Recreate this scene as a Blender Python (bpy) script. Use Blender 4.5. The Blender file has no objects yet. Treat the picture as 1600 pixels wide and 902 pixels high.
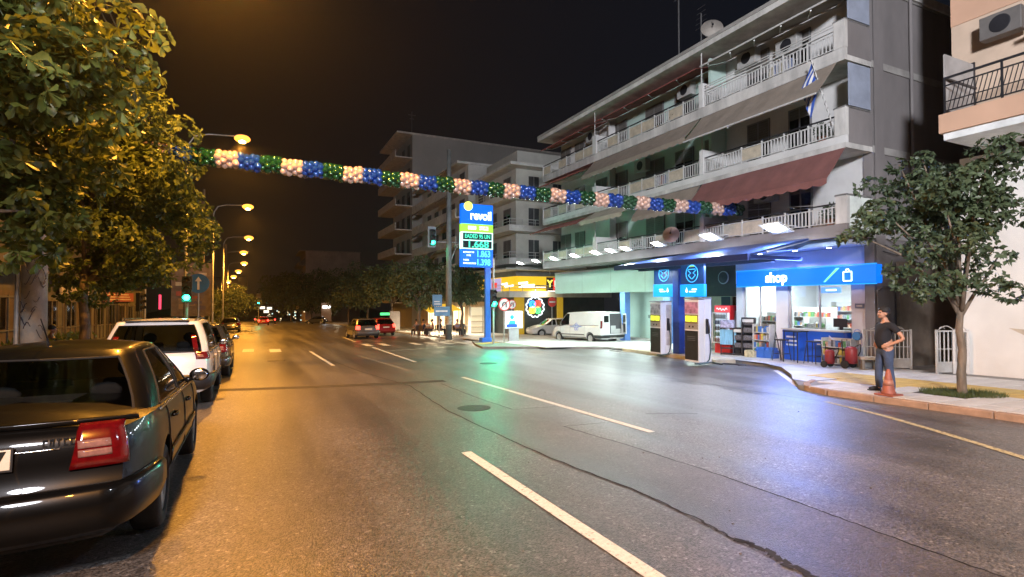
import bpy, bmesh, math, random
import numpy as np
from mathutils import Vector, Matrix, Euler
from math import sin, cos, pi, radians, sqrt, atan2
random.seed(7)
sc = bpy.context.scene
col = sc.collection

# ------------------------------------------------------------------ camera
F, H, SY, SX = 830.0, 1.72, .027, .012           # focal length in photo pixels, eye height, fall of the street
PITCH = math.atan(17 / F); YAW = math.atan(395 / F * cos(PITCH))
cam = bpy.data.objects.new('camera', bpy.data.cameras.new('camera')); col.objects.link(cam)
cam.location = (0, 0, H); cam.rotation_euler = (pi / 2 + PITCH, 0, -YAW)
cam.data.sensor_width = 36; cam.data.lens = F / 1600 * 36
cam.data.clip_start = .05; cam.data.clip_end = 3000
sc.camera = cam
# ------------------------------------------------------------------ night sky
W = bpy.data.worlds.new('World'); sc.world = W; W.use_nodes = True
nt = W.node_tree; nt.nodes.clear()
out = nt.nodes.new('ShaderNodeOutputWorld'); bg = nt.nodes.new('ShaderNodeBackground')
sky = nt.nodes.new('ShaderNodeTexSky'); sky.sky_type = 'NISHITA'; sky.sun_disc = False
sky.sun_elevation = radians(-6); sky.sun_rotation = radians(60)
tcn = nt.nodes.new('ShaderNodeTexCoord'); dot = nt.nodes.new('ShaderNodeVectorMath'); dot.operation = 'DOT_PRODUCT'
dot.inputs[1].default_value = (.80, -.60, 0)        # from the sodium-lit side of town to the darker side
rng = nt.nodes.new('ShaderNodeMapRange'); rng.inputs['From Min'].default_value = -.75; rng.inputs['From Max'].default_value = .25
ramp = nt.nodes.new('ShaderNodeMix'); ramp.data_type = 'RGBA'
ramp.inputs['A'].default_value = (.0080, .0048, .0028, 1); ramp.inputs['B'].default_value = (.0044, .0054, .0088, 1)
add = nt.nodes.new('ShaderNodeMix'); add.data_type = 'RGBA'; add.blend_type = 'ADD'; add.inputs['Factor'].default_value = 1
dim = nt.nodes.new('ShaderNodeMix'); dim.data_type = 'RGBA'; dim.blend_type = 'MULTIPLY'; dim.inputs['Factor'].default_value = 1
dim.inputs['B'].default_value = (.05, .05, .05, 1)
L = nt.links.new
L(tcn.outputs['Generated'], dot.inputs[0]); L(dot.outputs['Value'], rng.inputs['Value']); L(rng.outputs['Result'], ramp.inputs['Factor'])
L(sky.outputs[0], dim.inputs['A']); L(ramp.outputs['Result'], add.inputs['A']); L(dim.outputs['Result'], add.inputs['B'])
L(add.outputs['Result'], bg.inputs['Color']); bg.inputs['Strength'].default_value = 1.0; L(bg.outputs[0], out.inputs[0])
sc.view_settings.view_transform = 'Standard'; sc.view_settings.look = 'None'
sc.view_settings.exposure = 0.22; sc.view_settings.gamma = 1
sc.cycles.use_denoising = True
sc.cycles.max_bounces = 6; sc.cycles.diffuse_bounces = 3; sc.cycles.glossy_bounces = 3; sc.cycles.transmission_bounces = 4
sc.cycles.transparent_max_bounces = 6; sc.cycles.caustics_reflective = False; sc.cycles.caustics_refractive = False
sc.cycles.sample_clamp_indirect = 3

SODIUM = (1.0, .40, .045); COOL = (.80, .95, 1.0)
K_SOD, K_FLOOD = 7000, 350        # watts

def lamp(kind, loc, color, watts, parent=None, size=.3, rot=(0, 0, 0), spot=None, blend=.6, name='lamp_light'):
    d = bpy.data.lights.new(name, kind); d.color = color; d.energy = watts
    if kind == 'AREA': d.shape = 'DISK'; d.size = size
    else: d.shadow_soft_size = size
    if kind == 'SPOT': d.spot_size = radians(spot or 120); d.spot_blend = blend
    o = bpy.data.objects.new(name, d); col.objects.link(o); o.location = loc; o.rotation_euler = rot
    if parent: o.parent = parent
    return o

# moonless night: one very faint sun lamp stands for the last light of the sky
sn = bpy.data.lights.new('sun', 'SUN'); sn.energy = .004; sn.angle = radians(10); sn.color = (.6, .7, 1)
so = bpy.data.objects.new('sun', sn); col.objects.link(so); so.rotation_euler = (radians(35), 0, radians(60))

# ------------------------------------------------------------------ geometry of the place from sightlines
FW = Vector((sin(YAW) * cos(PITCH), cos(YAW) * cos(PITCH), sin(PITCH))); RT = Vector((cos(YAW), -sin(YAW), 0)); UP = RT.cross(FW)
CAM = Vector((0, 0, H))
def ray(x, y): return FW + RT * ((x - 800) / F) - UP * ((y - 451) / F)
def G(x, y, h=0.0):                 # where a sightline meets the street (h above it)
    d = ray(x, y); return CAM + d * ((h - H) / (d.z + SY * d.y + SX * d.x))
def atX(x, y, X): d = ray(x, y); return CAM + d * (X / d.x)
def atY(x, y, Y): d = ray(x, y); return CAM + d * (Y / d.y)
def YX(x, X): return atX(x, 466, X).y
def gz(x, y): return -SY * y - SX * x

# ------------------------------------------------------------------ materials
MATS = {}
def mat(name, c, rough=.6, metal=0, var=.2, scale=2.0, bump=0, bscale=40, spec=.5, emit=None, es=0, trans=0, coat=0, stretch=None, alpha=1, c2=None):
    if name in MATS: return MATS[name]
    m = bpy.data.materials.new(name); m.use_nodes = True; n = m.node_tree; b = n.nodes['Principled BSDF']; l = n.links.new
    b.inputs['Roughness'].default_value = rough; b.inputs['Metallic'].default_value = metal
    b.inputs['Specular IOR Level'].default_value = spec; b.inputs['Coat Weight'].default_value = coat
    b.inputs['Transmission Weight'].default_value = trans; b.inputs['Alpha'].default_value = alpha
    tc = n.nodes.new('ShaderNodeTexCoord'); mp = n.nodes.new('ShaderNodeMapping'); l(tc.outputs['Object'], mp.inputs[0])
    if stretch: mp.inputs['Scale'].default_value = stretch
    nz = n.nodes.new('ShaderNodeTexNoise'); nz.inputs['Scale'].default_value = scale; nz.inputs['Detail'].default_value = 6; nz.inputs['Roughness'].default_value = .62
    l(mp.outputs[0], nz.inputs['Vector'])
    rp = n.nodes.new('ShaderNodeMapRange'); rp.inputs['From Min'].default_value = .32; rp.inputs['From Max'].default_value = .68
    l(nz.outputs['Fac'], rp.inputs['Value'])
    mx = n.nodes.new('ShaderNodeMix'); mx.data_type = 'RGBA'
    a = [max(0, v * (1 - var)) for v in c[:3]]; d = list(c2[:3]) if c2 else [min(1, v * (1 + var)) for v in c[:3]]
    mx.inputs['A'].default_value = (*a, 1); mx.inputs['B'].default_value = (*d, 1)
    l(rp.outputs[0], mx.inputs['Factor']); l(mx.outputs['Result'], b.inputs['Base Color'])
    if bump:
        n2 = n.nodes.new('ShaderNodeTexNoise'); n2.inputs['Scale'].default_value = bscale; n2.inputs['Detail'].default_value = 4; l(mp.outputs[0], n2.inputs['Vector'])
        bp = n.nodes.new('ShaderNodeBump'); bp.inputs['Strength'].default_value = bump; bp.inputs['Distance'].default_value = .02
        l(n2.outputs['Fac'], bp.inputs['Height']); l(bp.outputs[0], b.inputs['Normal'])
    if emit: b.inputs['Emission Color'].default_value = (*emit, 1); b.inputs['Emission Strength'].default_value = es
    MATS[name] = m; return m
def glow(name, c, es): return mat(name, tuple(v * .25 for v in c), .5, emit=c, es=es, var=.02)

def asphalt_mat(name='asphalt', base=(.084, .079, .076), sm=1.0):
    m = bpy.data.materials.new(name); m.use_nodes = True; n = m.node_tree; b = n.nodes['Principled BSDF']; l = n.links.new
    tc = n.nodes.new('ShaderNodeTexCoord')
    def noise(scale, vec, det=5, ro=.6):
        q = n.nodes.new('ShaderNodeTexNoise'); q.inputs['Scale'].default_value = scale; q.inputs['Detail'].default_value = det; q.inputs['Roughness'].default_value = ro; l(vec, q.inputs['Vector']); return q.outputs['Fac']
    def rngn(v, a, c, lo, hi):
        q = n.nodes.new('ShaderNodeMapRange'); q.inputs['From Min'].default_value = a; q.inputs['From Max'].default_value = c; q.inputs['To Min'].default_value = lo; q.inputs['To Max'].default_value = hi; l(v, q.inputs['Value']); return q.outputs[0]
    def mth(op, a, c):
        q = n.nodes.new('ShaderNodeMath'); q.operation = op; l(a, q.inputs[0])
        if isinstance(c, float): q.inputs[1].default_value = c
        else: l(c, q.inputs[1])
        return q.outputs[0]
    O = tc.outputs['Object']
    mp = n.nodes.new('ShaderNodeMapping'); mp.inputs['Scale'].default_value = (1.3, .045, 1); l(O, mp.inputs[0])
    streak = rngn(noise(1.0, mp.outputs[0], 2, .5), .3, .7, .68, 1.34)
    big = rngn(noise(.35, O), .3, .7, .72, 1.22); blot = rngn(noise(3.5, O, 8, .7), .3, .7, .86, 1.14)
    vor = n.nodes.new('ShaderNodeTexVoronoi'); vor.inputs['Scale'].default_value = 70; l(O, vor.inputs['Vector'])
    sep = n.nodes.new('ShaderNodeSeparateColor'); l(vor.outputs['Color'], sep.inputs[0])
    grit = rngn(sep.outputs[0], 0, 1, 1 - .68 * sm, 1 + .75 * sm); v2 = n.nodes.new('ShaderNodeTexVoronoi'); v2.inputs['Scale'].default_value = 38; l(O, v2.inputs['Vector'])
    s2 = n.nodes.new('ShaderNodeSeparateColor'); l(v2.outputs['Color'], s2.inputs[0]); peb = rngn(s2.outputs[1], .92, 1, 1.0, 1 + 1.1 * sm)
    t = mth('MULTIPLY', mth('MULTIPLY', mth('MULTIPLY', mth('MULTIPLY', streak, big), blot), grit), peb)
    mx = n.nodes.new('ShaderNodeVectorMath'); mx.operation = 'SCALE'; mx.inputs[0].default_value = base; l(t, mx.inputs['Scale'])
    l(mx.outputs[0], b.inputs['Base Color'])
    ro = rngn(streak, .68, 1.34, .30, .44); l(ro, b.inputs['Roughness'])
    b.inputs['Specular IOR Level'].default_value = .62
    hh = mth('ADD', rngn(vor.outputs['Distance'], 0, .6, 1, 0), mth('MULTIPLY', noise(260, O), .5))
    bp = n.nodes.new('ShaderNodeBump'); bp.inputs['Strength'].default_value = .38; bp.inputs['Distance'].default_value = .006; l(hh, bp.inputs['Height']); l(bp.outputs[0], b.inputs['Normal'])
    return m
def paint_mark(name, c, wear=.5):
    m = mat(name, c, .6, var=.12, scale=30, bump=.3, bscale=120); n = m.node_tree; l = n.links.new
    b = n.nodes['Principled BSDF']; src = b.inputs['Base Color'].links[0].from_socket
    tc = n.nodes.new('ShaderNodeTexCoord'); q = n.nodes.new('ShaderNodeTexNoise'); q.inputs['Scale'].default_value = 22; q.inputs['Detail'].default_value = 9; q.inputs['Roughness'].default_value = .75
    l(tc.outputs['Object'], q.inputs['Vector']); r = n.nodes.new('ShaderNodeMapRange'); r.inputs['From Min'].default_value = wear; r.inputs['From Max'].default_value = wear + .1; l(q.outputs['Fac'], r.inputs['Value'])
    x = n.nodes.new('ShaderNodeMix'); x.data_type = 'RGBA'; l(r.outputs[0], x.inputs['Factor']); l(src, x.inputs['A']); x.inputs['B'].default_value = (.07, .065, .06, 1); l(x.outputs['Result'], b.inputs['Base Color'])
    return m
def leaf_mat(name, c, c2, tr=.35):
    m = mat(name, c, .45, var=.3, scale=1.3, c2=c2, spec=.4); b = m.node_tree.nodes['Principled BSDF']
    n = m.node_tree; t = n.nodes.new('ShaderNodeBsdfTranslucent'); mx = n.nodes.new('ShaderNodeMixShader'); mx.inputs[0].default_value = tr
    o = [q for q in n.nodes if q.type == 'OUTPUT_MATERIAL'][0]; src = b.inputs['Base Color'].links[0].from_socket
    n.links.new(src, t.inputs[0]); n.links.new(b.outputs[0], mx.inputs[1]); n.links.new(t.outputs[0], mx.inputs[2]); n.links.new(mx.outputs[0], o.inputs[0]); return m
def glass_mat(name, tint, refl=.5, a=.45):
    m = bpy.data.materials.new(name); m.use_nodes = True; n = m.node_tree; n.nodes.clear()
    o = n.nodes.new('ShaderNodeOutputMaterial'); t = n.nodes.new('ShaderNodeBsdfTransparent'); g = n.nodes.new('ShaderNodeBsdfGlossy'); f = n.nodes.new('ShaderNodeFresnel'); mx = n.nodes.new('ShaderNodeMixShader')
    t.inputs[0].default_value = (*tint, 1); g.inputs['Roughness'].default_value = .03; f.inputs[0].default_value = 1.5
    nz = n.nodes.new('ShaderNodeTexNoise'); nz.inputs['Scale'].default_value = 3; mr = n.nodes.new('ShaderNodeMapRange'); mr.inputs['To Min'].default_value = .02; mr.inputs['To Max'].default_value = .10
    n.links.new(nz.outputs['Fac'], mr.inputs['Value']); n.links.new(mr.outputs[0], g.inputs['Roughness'])
    n.links.new(f.outputs[0], mx.inputs[0]); n.links.new(t.outputs[0], mx.inputs[1]); n.links.new(g.outputs[0], mx.inputs[2]); n.links.new(mx.outputs[0], o.inputs[0]); MATS[name] = m; return m

ASPH = asphalt_mat()
CONC = mat('concrete', (.30, .29, .27), .8, bump=.3, scale=1.2, var=.25)
WHITEW = mat('white_render', (.62, .62, .60), .75, var=.14, scale=.8, bump=.15)
STAINW = mat('stained_render', (.52, .51, .48), .8, var=.32, scale=1.4, bump=.2, stretch=(1, 1, .35))
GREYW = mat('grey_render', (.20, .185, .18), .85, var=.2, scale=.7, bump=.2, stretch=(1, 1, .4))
TEALW = mat('teal_tone_render', (.46, .61, .55), .75, var=.08, scale=.9)
WMET = mat('white_metal', (.55, .55, .53), .45, var=.12, scale=6)
GALV = mat('galvanised_steel', (.36, .36, .35), .45, .6, var=.2, scale=5)
DARKM = mat('dark_metal', (.03, .03, .035), .45, .3, var=.2)
BLACK = mat('black_plastic', (.015, .015, .017), .5, var=.3, scale=8)
RUBBER = mat('rubber', (.018, .018, .018), .85, var=.3, scale=10, bump=.3)
BLUE = mat('blue_enamel', (.012, .09, .55), .35, var=.06)
NAVY = mat('navy_enamel', (.012, .022, .10), .4, var=.1)
SHUT = mat('dark_shutter', (.05, .055, .06), .6, var=.3, scale=3)
WOODB = mat('bark', (.16, .125, .09), .9, var=.4, scale=9, bump=.9, bscale=22, stretch=(1, 1, .3))
GLASSD = glass_mat('dark_glass', (.30, .32, .33))
GLASSC = glass_mat('clear_glass', (.92, .95, .95))
CHROME = mat('chrome', (.7, .7, .7), .15, 1, var=.05)
REDP = mat('red_enamel', (.55, .02, .02), .4, var=.1)
YELP = mat('yellow_enamel', (.75, .50, .02), .45, var=.06)

# ------------------------------------------------------------------ mesh helpers
class MB:
    def __init__(s): s.v = []; s.f = []
    def add(s, vs, fs):
        b = len(s.v); s.v += [tuple(v) for v in vs]; s.f += [tuple(i + b for i in f) for f in fs]; return s
    def box(s, x0, x1, y0, y1, z0, z1):
        return s.add([(x0, y0, z0), (x1, y0, z0), (x1, y1, z0), (x0, y1, z0), (x0, y0, z1), (x1, y0, z1), (x1, y1, z1), (x0, y1, z1)],
                     [(0, 3, 2, 1), (4, 5, 6, 7), (0, 1, 5, 4), (1, 2, 6, 5), (2, 3, 7, 6), (3, 0, 4, 7)])
    def tube(s, pts, r, n=8, r1=None, cap=True):
        pts = [Vector(p) for p in pts]; m = len(pts); b = len(s.v); r1 = r if r1 is None else r1
        up = None
        for i, p in enumerate(pts):
            d = (pts[min(i + 1, m - 1)] - pts[max(i - 1, 0)]).normalized()
            if up is None: up = Vector((0, 0, 1)) if abs(d.z) < .9 else Vector((1, 0, 0))
            a = d.cross(up).normalized(); c = a.cross(d).normalized(); up = c
            if a.length < .5: a = Vector((1, 0, 0))
            rr = r + (r1 - r) * i / max(1, m - 1) if not isinstance(r, (list, tuple)) else r[i]
            for k in range(n):
                t = 2 * pi * k / n; s.v.append(tuple(p + (a * cos(t) + c * sin(t)) * rr))
        for i in range(m - 1):
            for k in range(n):
                k2 = (k + 1) % n; s.f.append((b + i * n + k, b + i * n + k2, b + (i + 1) * n + k2, b + (i + 1) * n + k))
        if cap:
            s.f.append(tuple(b + k for k in range(n))[::-1]); s.f.append(tuple(b + (m - 1) * n + k for k in range(n)))
        return s
    def lathe(s, prof, n=24, axis='z', c=(0, 0, 0)):
        b = len(s.v); m = len(prof)
        for (r, h) in prof:
            for k in range(n):
                t = 2 * pi * k / n
                p = (r * cos(t), r * sin(t), h) if axis == 'z' else (h, r * cos(t), r * sin(t)) if axis == 'x' else (r * sin(t), h, r * cos(t))
                s.v.append((p[0] + c[0], p[1] + c[1], p[2] + c[2]))
        for i in range(m - 1):
            for k in range(n):
                k2 = (k + 1) % n; s.f.append((b + i * n + k, b + i * n + k2, b + (i + 1) * n + k2, b + (i + 1) * n + k))
        if prof[0][0] > 1e-4: s.f.append(tuple(b + k for k in range(n))[::-1])
        if prof[-1][0] > 1e-4: s.f.append(tuple(b + (m - 1) * n + k for k in range(n)))
        return s
    def ball(s, c, r, n=10, sc_=(1, 1, 1)):
        m = n // 2 + 1; b = len(s.v)
        for i in range(m):
            a = -pi / 2 + pi * i / (m - 1)
            for k in range(n):
                t = 2 * pi * k / n; s.v.append((c[0] + r * sc_[0] * cos(a) * cos(t), c[1] + r * sc_[1] * cos(a) * sin(t), c[2] + r * sc_[2] * sin(a)))
        for i in range(m - 1):
            for k in range(n):
                k2 = (k + 1) % n; s.f.append((b + i * n + k, b + i * n + k2, b + (i + 1) * n + k2, b + (i + 1) * n + k))
        return s
    def prism(s, poly, axis, a, b_):   # polygon extruded along axis
        n = len(poly)
        def P(u, v, w): return (w, u, v) if axis == 'x' else (u, w, v) if axis == 'y' else (u, v, w)
        vs = [P(u, v, a) for u, v in poly] + [P(u, v, b_) for u, v in poly]
        return s.add(vs, [tuple(range(n))[::-1], tuple(range(n, 2 * n))] + [(i, (i + 1) % n, n + (i + 1) % n, n + i) for i in range(n)])
    def grid(s, rows, thick=0):        # rows of points -> sheet; thick along the local normal
        b = len(s.v); R, Cn = len(rows), len(rows[0])
        for r in rows: s.v += [tuple(p) for p in r]
        fs = [(b + i * Cn + j, b + i * Cn + j + 1, b + (i + 1) * Cn + j + 1, b + (i + 1) * Cn + j) for i in range(R - 1) for j in range(Cn - 1)]
        s.f += fs
        return s
    def mesh(s, name, m, smooth=False):
        me = bpy.data.meshes.new(name); me.from_pydata(s.v, [], s.f); me.update()
        bm = bmesh.new(); bm.from_mesh(me); bmesh.ops.recalc_face_normals(bm, faces=bm.faces); bm.to_mesh(me); bm.free()
        if smooth: me.polygons.foreach_set('use_smooth', [True] * len(me.polygons))
        me.materials.append(m); return me
    def build(s, name, m, parent=None, smooth=False, bevel=0, loc=None, rot=None):
        o = bpy.data.objects.new(name, s.mesh(name, m, smooth)); col.objects.link(o)
        if parent: o.parent = parent
        if loc is not None: o.location = loc
        if rot is not None: o.rotation_euler = rot
        if bevel:
            q = o.modifiers.new('edge', 'BEVEL'); q.width = bevel; q.segments = 2; q.limit_method = 'ANGLE'; q.angle_limit = radians(40)
        if smooth: 
            pass
        return o
def tag(o, label=None, cat=None, group=None, kind=None):
    if label: o['label'] = label
    if cat: o['category'] = cat
    if group: o['group'] = group
    if kind: o['kind'] = kind
    return o
def empty(name, loc=(0, 0, 0), rz=0, rx=0):
    o = bpy.data.objects.new(name, None); col.objects.link(o); o.location = loc; o.rotation_euler = (rx, 0, rz); o.empty_display_size = .1; return o
def copy_tree(o, parent=None):
    c = o.copy(); col.objects.link(c)
    if parent: c.parent = parent
    for ch in list(o.children): copy_tree(ch, c)
    return c
def inst(name, me, loc, parent=None, rot=(0, 0, 0), scale=None):
    o = bpy.data.objects.new(name, me); col.objects.link(o); o.location = loc; o.rotation_euler = rot
    if scale is not None: o.scale = scale
    if parent: o.parent = parent
    return o
def text(s, size, m, parent, loc, rot, name='lettering', ext=.006, ax='CENTER', bold=0, sx=1):
    c = bpy.data.curves.new(name, 'FONT'); c.body = s; c.size = size; c.extrude = ext; c.offset = bold; c.align_x = ax; c.align_y = 'CENTER'
    o = bpy.data.objects.new(name, c); col.objects.link(o); c.materials.append(m); o.location = loc; o.rotation_euler = rot; o.parent = parent; o.scale = (sx, 1, 1)
    bpy.context.view_layer.update(); me = bpy.data.meshes.new_from_object(o.evaluated_get(bpy.context.evaluated_depsgraph_get())); q = bpy.data.objects.new(name, me); col.objects.link(q)
    if not me.materials: me.materials.append(m)
    q.location = o.location; q.rotation_euler = o.rotation_euler; q.scale = o.scale; q.parent = parent; bpy.data.objects.remove(o); return q
def scribble(mb, axis, u0, u1, v0, v1, w0, w1, n, seed=1):
    '''unreadable worn lettering: rows of short strokes'''
    q = random.Random(seed); st = (u1 - u0) / n
    for k in range(n):
        a = u0 + st * k + st * .12; b = a + st * .68; t = (v1 - v0) * .2; c = q.randrange(4); bars = [(a, a + t, v0, v1)] if c != 3 else []
        if c in (0, 1): bars += [(a, b, v0, v0 + t)]
        if c in (1, 2, 3): bars += [(a, b, v1 - t, v1)]
        if c in (0, 2): bars += [(b - t, b, v0, v1)]
        if c == 3: bars += [((a + b) / 2 - t / 2, (a + b) / 2 + t / 2, v0, v1)]
        for i, (p, r, s, e) in enumerate(bars):
            e_ = .0006 * i
            if axis == 'y': mb.box(p, r, w0 - e_, w1, s, e)
            else: mb.box(w0 - e_, w1 + e_, p, r, s, e)
    return mb
def sag(a, b, d, n=14):
    a = Vector(a); b = Vector(b); return [a.lerp(b, t / n) - Vector((0, 0, 4 * d * (t / n) * (1 - t / n))) for t in range(n + 1)]
def baked(o):                       # apply modifiers
    dg = bpy.context.evaluated_depsgraph_get(); me = bpy.data.meshes.new_from_object(o.evaluated_get(dg)); o.modifiers.clear(); o.data = me; return o
TR = (pi / 2, 0, 0)                 # text facing the camera side (-Y)
TX = (pi / 2, 0, -pi / 2)           # text facing the street (-X)

# ================================================================== THE SETTING
def sheet(name, poly, m, h, parent=None, thick=0):
    mb = MB(); n = len(poly)
    top = [(x, y, gz(x, y) + h) for x, y in poly]
    mb.add(top, [tuple(range(n))])
    if thick:
        mb.add([(x, y, gz(x, y) + h - thick) for x, y in poly] + top, [(i, (i + 1) % n, n + (i + 1) % n, n + i) for i in range(n)])
    o = mb.build(name, m, parent)
    if not parent: o['kind'] = 'structure'
    return o
EARTH = mat('earth', (.06, .055, .05), .9, bump=.4, scale=.5)
sheet('ground', [(-500, -80), (500, -80), (500, 900), (-500, 900)], EARTH, -.012)
KX = 11.0                                             # kerb line on the far side
sheet('road_surface', [(-3.3, -30), (45, -30), (45, 420), (-3.3, 420)], ASPH, 0)

def strip(name, pts, w, m, h=.006, kind='structure'):
    mb = MB(); pts = [Vector((p.x, p.y, 0)) for p in pts]; rows = []
    for i, p in enumerate(pts):
        d = (pts[min(i + 1, len(pts) - 1)] - pts[max(i - 1, 0)]).normalized(); nrm = Vector((-d.y, d.x, 0)) * w * .5
        ww = random.uniform(.75, 1.25) if w < .06 else 1
        rows.append([(q.x, q.y, gz(q.x, q.y) + h) for q in (p - nrm * ww, p + nrm * ww)])
    mb.grid(rows); o = mb.build(name, m); o['kind'] = kind; return o
def subdiv(pts, n, jit=0):
    r = []
    for a, b in zip(pts[:-1], pts[1:]):
        for k in range(n): r.append(a.lerp(b, k / n) + Vector((random.uniform(-jit, jit), random.uniform(-jit, jit), 0)))
    return r + [pts[-1]]
WPAINT = paint_mark('road_paint_white', (.62, .62, .58), .56)
YPAINT = paint_mark('road_paint_yellow', (.50, .42, .22), .50)
SEAM = mat('seam_tar', (.018, .016, .014), .7, var=.4, scale=8)
PATCH = mat('trench_asphalt', (.030, .027, .025), .6, var=.3, scale=6, bump=.5, bscale=160)
strip('road_marking', [Vector((2.36, y, 0)) for y in (-1.5, 1, 3, 6.3)], .13, WPAINT)
strip('road_marking', [Vector((5.22, 6.19, 0)), Vector((5.10, 13.9, 0))], .12, WPAINT)
strip('road_marking', [Vector((5.2, 19.2, 0)), Vector((5.5, 28.9, 0))], .13, WPAINT)
strip('road_marking', [Vector((5.6, 35, 0)), Vector((6.0, 44, 0))], .14, WPAINT)
strip('road_marking', [Vector((2.3, 19, 0)), Vector((2.2, 27, 0))], .12, WPAINT)
strip('road_marking', subdiv([G(1290, 628), G(1380, 650), G(1460, 673), G(1600, 716), G(1700, 750)], 3), .12, YPAINT)
strip('road_marking', subdiv([G(1212, 579), G(1228, 590), G(1245, 603), G(1270, 613)], 3), .14, WPAINT)
strip('road_marking', [G(560, 556), G(640, 580)], .1, paint_mark('road_paint_old', (.30, .29, .26), .46))
strip('trench_patch', [Vector((-2.2, 14.2, 0)), Vector((1.0, 13.6, 0)), Vector((3.0, 13.4, 0)), Vector((4.4, 13.35, 0))], .42, PATCH, .004)
for nm, pp, jit, w in (
    ('seam', [(470, 545), (560, 580), (640, 603), (700, 643), (860, 716), (1000, 770), (1090, 812), (1150, 845)], .015, .022),
    ('seam_edge', [(1150, 845), (1180, 853), (1225, 880), (1290, 915)], .03, .06),
    ('seam', [(690, 600), (745, 622), (800, 640)], .01, .02), ('seam', [(800, 640), (868, 636)], .01, .02),
    ('seam', [(880, 667), (945, 661)], .01, .02), ('seam', [(880, 667), (1000, 702), (1160, 755), (1300, 806), (1420, 850), (1600, 915)], .012, .02),
    ('seam', [(1010, 647), (1090, 647)], .02, .025), ('seam', [(900, 580), (1040, 590), (1180, 612), (1300, 630)], .03, .02)):
    strip('road_' + nm, subdiv([G(*p) for p in pp], 12, jit), w, SEAM, .0055)
ASPH2 = asphalt_mat('asphalt_patch', (.070, .064, .061), .6)
sheet('worn_asphalt_patch', [(p.x, p.y) for p in (G(690, 638), G(860, 716), G(1000, 770), G(1150, 845), G(1290, 915), G(1620, 922), G(1300, 806), G(1160, 755), G(1000, 702), G(880, 667), G(868, 636), G(800, 640), G(745, 622))], ASPH2, .0035)
MH = mat('cast_iron', (.05, .045, .04), .5, .5, var=.3, scale=12, bump=.5, bscale=60)
for mx_, my_ in ((3.6, 9.2), (7.4, 17.5), (.6, 22.0)):
    o = MB().lathe([(.31, .004), (.31, .010), (.001, .010)], 28).build('manhole_cover', MH, None, loc=(mx_, my_, gz(mx_, my_))); o.rotation_euler = (-math.atan(SY), 0, 0); o['kind'] = 'structure'
# crosswalk bars
for px_, py_ in ((388, 548), (430, 548)):
    p = G(px_, py_); strip('crosswalk_bar', [p - Vector((0, 1.2, 0)), p + Vector((0, 1.2, 0))], .5, WPAINT)
for k in range(9):
    x = 5.6 + k * .95
    if k in (2,): continue
    strip('crosswalk_bar', [Vector((x, 30.2, 0)), Vector((x + .1, 32.6, 0))], .42, WPAINT)
strip('road_marking', [Vector((5.5, 25.6, 0)), Vector((9.6, 27.6, 0))], .10, WPAINT)
strip('road_marking', [G(1000, 572), G(880, 560), G(760, 552)], .1, paint_mark('road_paint_old2', (.34, .34, .32), .48))

# ---- far pavement (right), slabs, kerb
PAVE = mat('pavement_base', (.20, .195, .185), .8, bump=.3, scale=2)
SLABW = mat('pale_paving', (.52, .52, .50), .6, var=.16, scale=1.1, bump=.15)
SLABY = mat('yellow_tactile_paving', (.50, .36, .10), .7, var=.16, scale=2)
KERB = mat('worn_kerb', (.33, .22, .15), .8, var=.3, scale=3, bump=.4)
kerb_pts = [(KX + .05, -6), (KX + .02, 2), (KX, 4.2), (KX, 7.3), (KX + .15, 8.2), (KX + .6, 8.9)]
pave_poly = [(KX + .12, -8), (KX + .12, 7.3), (KX + .3, 8.3), (KX + 1.1, 9.0), (13.0, 9.7), (14.6, 11.2), (15.2, 12.2), (15.4, 13.0), (16.2, 21.8), (14.0, 23.5), (10.4, 25.4), (11.1, 28.2), (12.2, 31.5), (26, 36), (26, -8)]
pv = sheet('right_pavement', pave_poly, PAVE, .10, thick=.14)
sheet('forecourt_apron', [(12.1, 9.05), (13, 9.75), (14.6, 11.3), (15.15, 12.3), (15.35, 13.2), (16.15, 21.5), (17.3, 21.5), (17.3, 8.6), (12.0, 8.6)], mat('apron_concrete', (.46, .46, .44), .55, var=.22, scale=.8, bump=.15), .113)
def kerb_stone(x, y, ln, a, parent, name='kerb_stone'):
    mb = MB().box(-.07, .07, 0, ln - .012, -.10, .118); o = mb.build(name, KERB, parent, bevel=.015)
    o.location = (x, y, gz(x, y)); o.rotation_euler = (-math.atan(SY), 0, a); return o
cur = Vector((KX + .05, -6, 0)); segs = []
for k in range(14): segs.append((KX + .04, -5.9 + k * .95, 0))
for x, y, a in segs: kerb_stone(x, y, .95, a, pv)
kerb_stone(KX + .05, 7.42, .7, -.35, pv); kerb_stone(KX + .29, 8.06, .6, -.9, pv); kerb_stone(KX + .76, 8.42, .8, -1.15, pv)
slab = MB().box(-.238, .238, -.238, .238, -.02, .02).mesh('slab', SLABW); slaby = MB().box(-.238, .238, -.238, .238, -.02, .02).mesh('slab_y', SLABY)
TX0, TY0 = 12.93, 5.86                               # street tree
for i in range(11):
    for j in range(20):
        x = KX + .12 + .27 + i * .5; y = -.3 + j * .5
        if x > 17.2 or (y > 8.0 and x < 11.9) or (y > 8.6 and x < 13): continue
        if abs(x - TX0) < .62 and abs(y - TY0) < .62: continue
        yel = 4 <= i <= 6 if y < 7 else (3 <= i <= 6)
        inst('paving_slab', slaby if yel else slab, (x, y, gz(x, y) + .104 + random.uniform(-.002, .003)), pv, (-math.atan(SY), math.atan(SX), 0))
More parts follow.
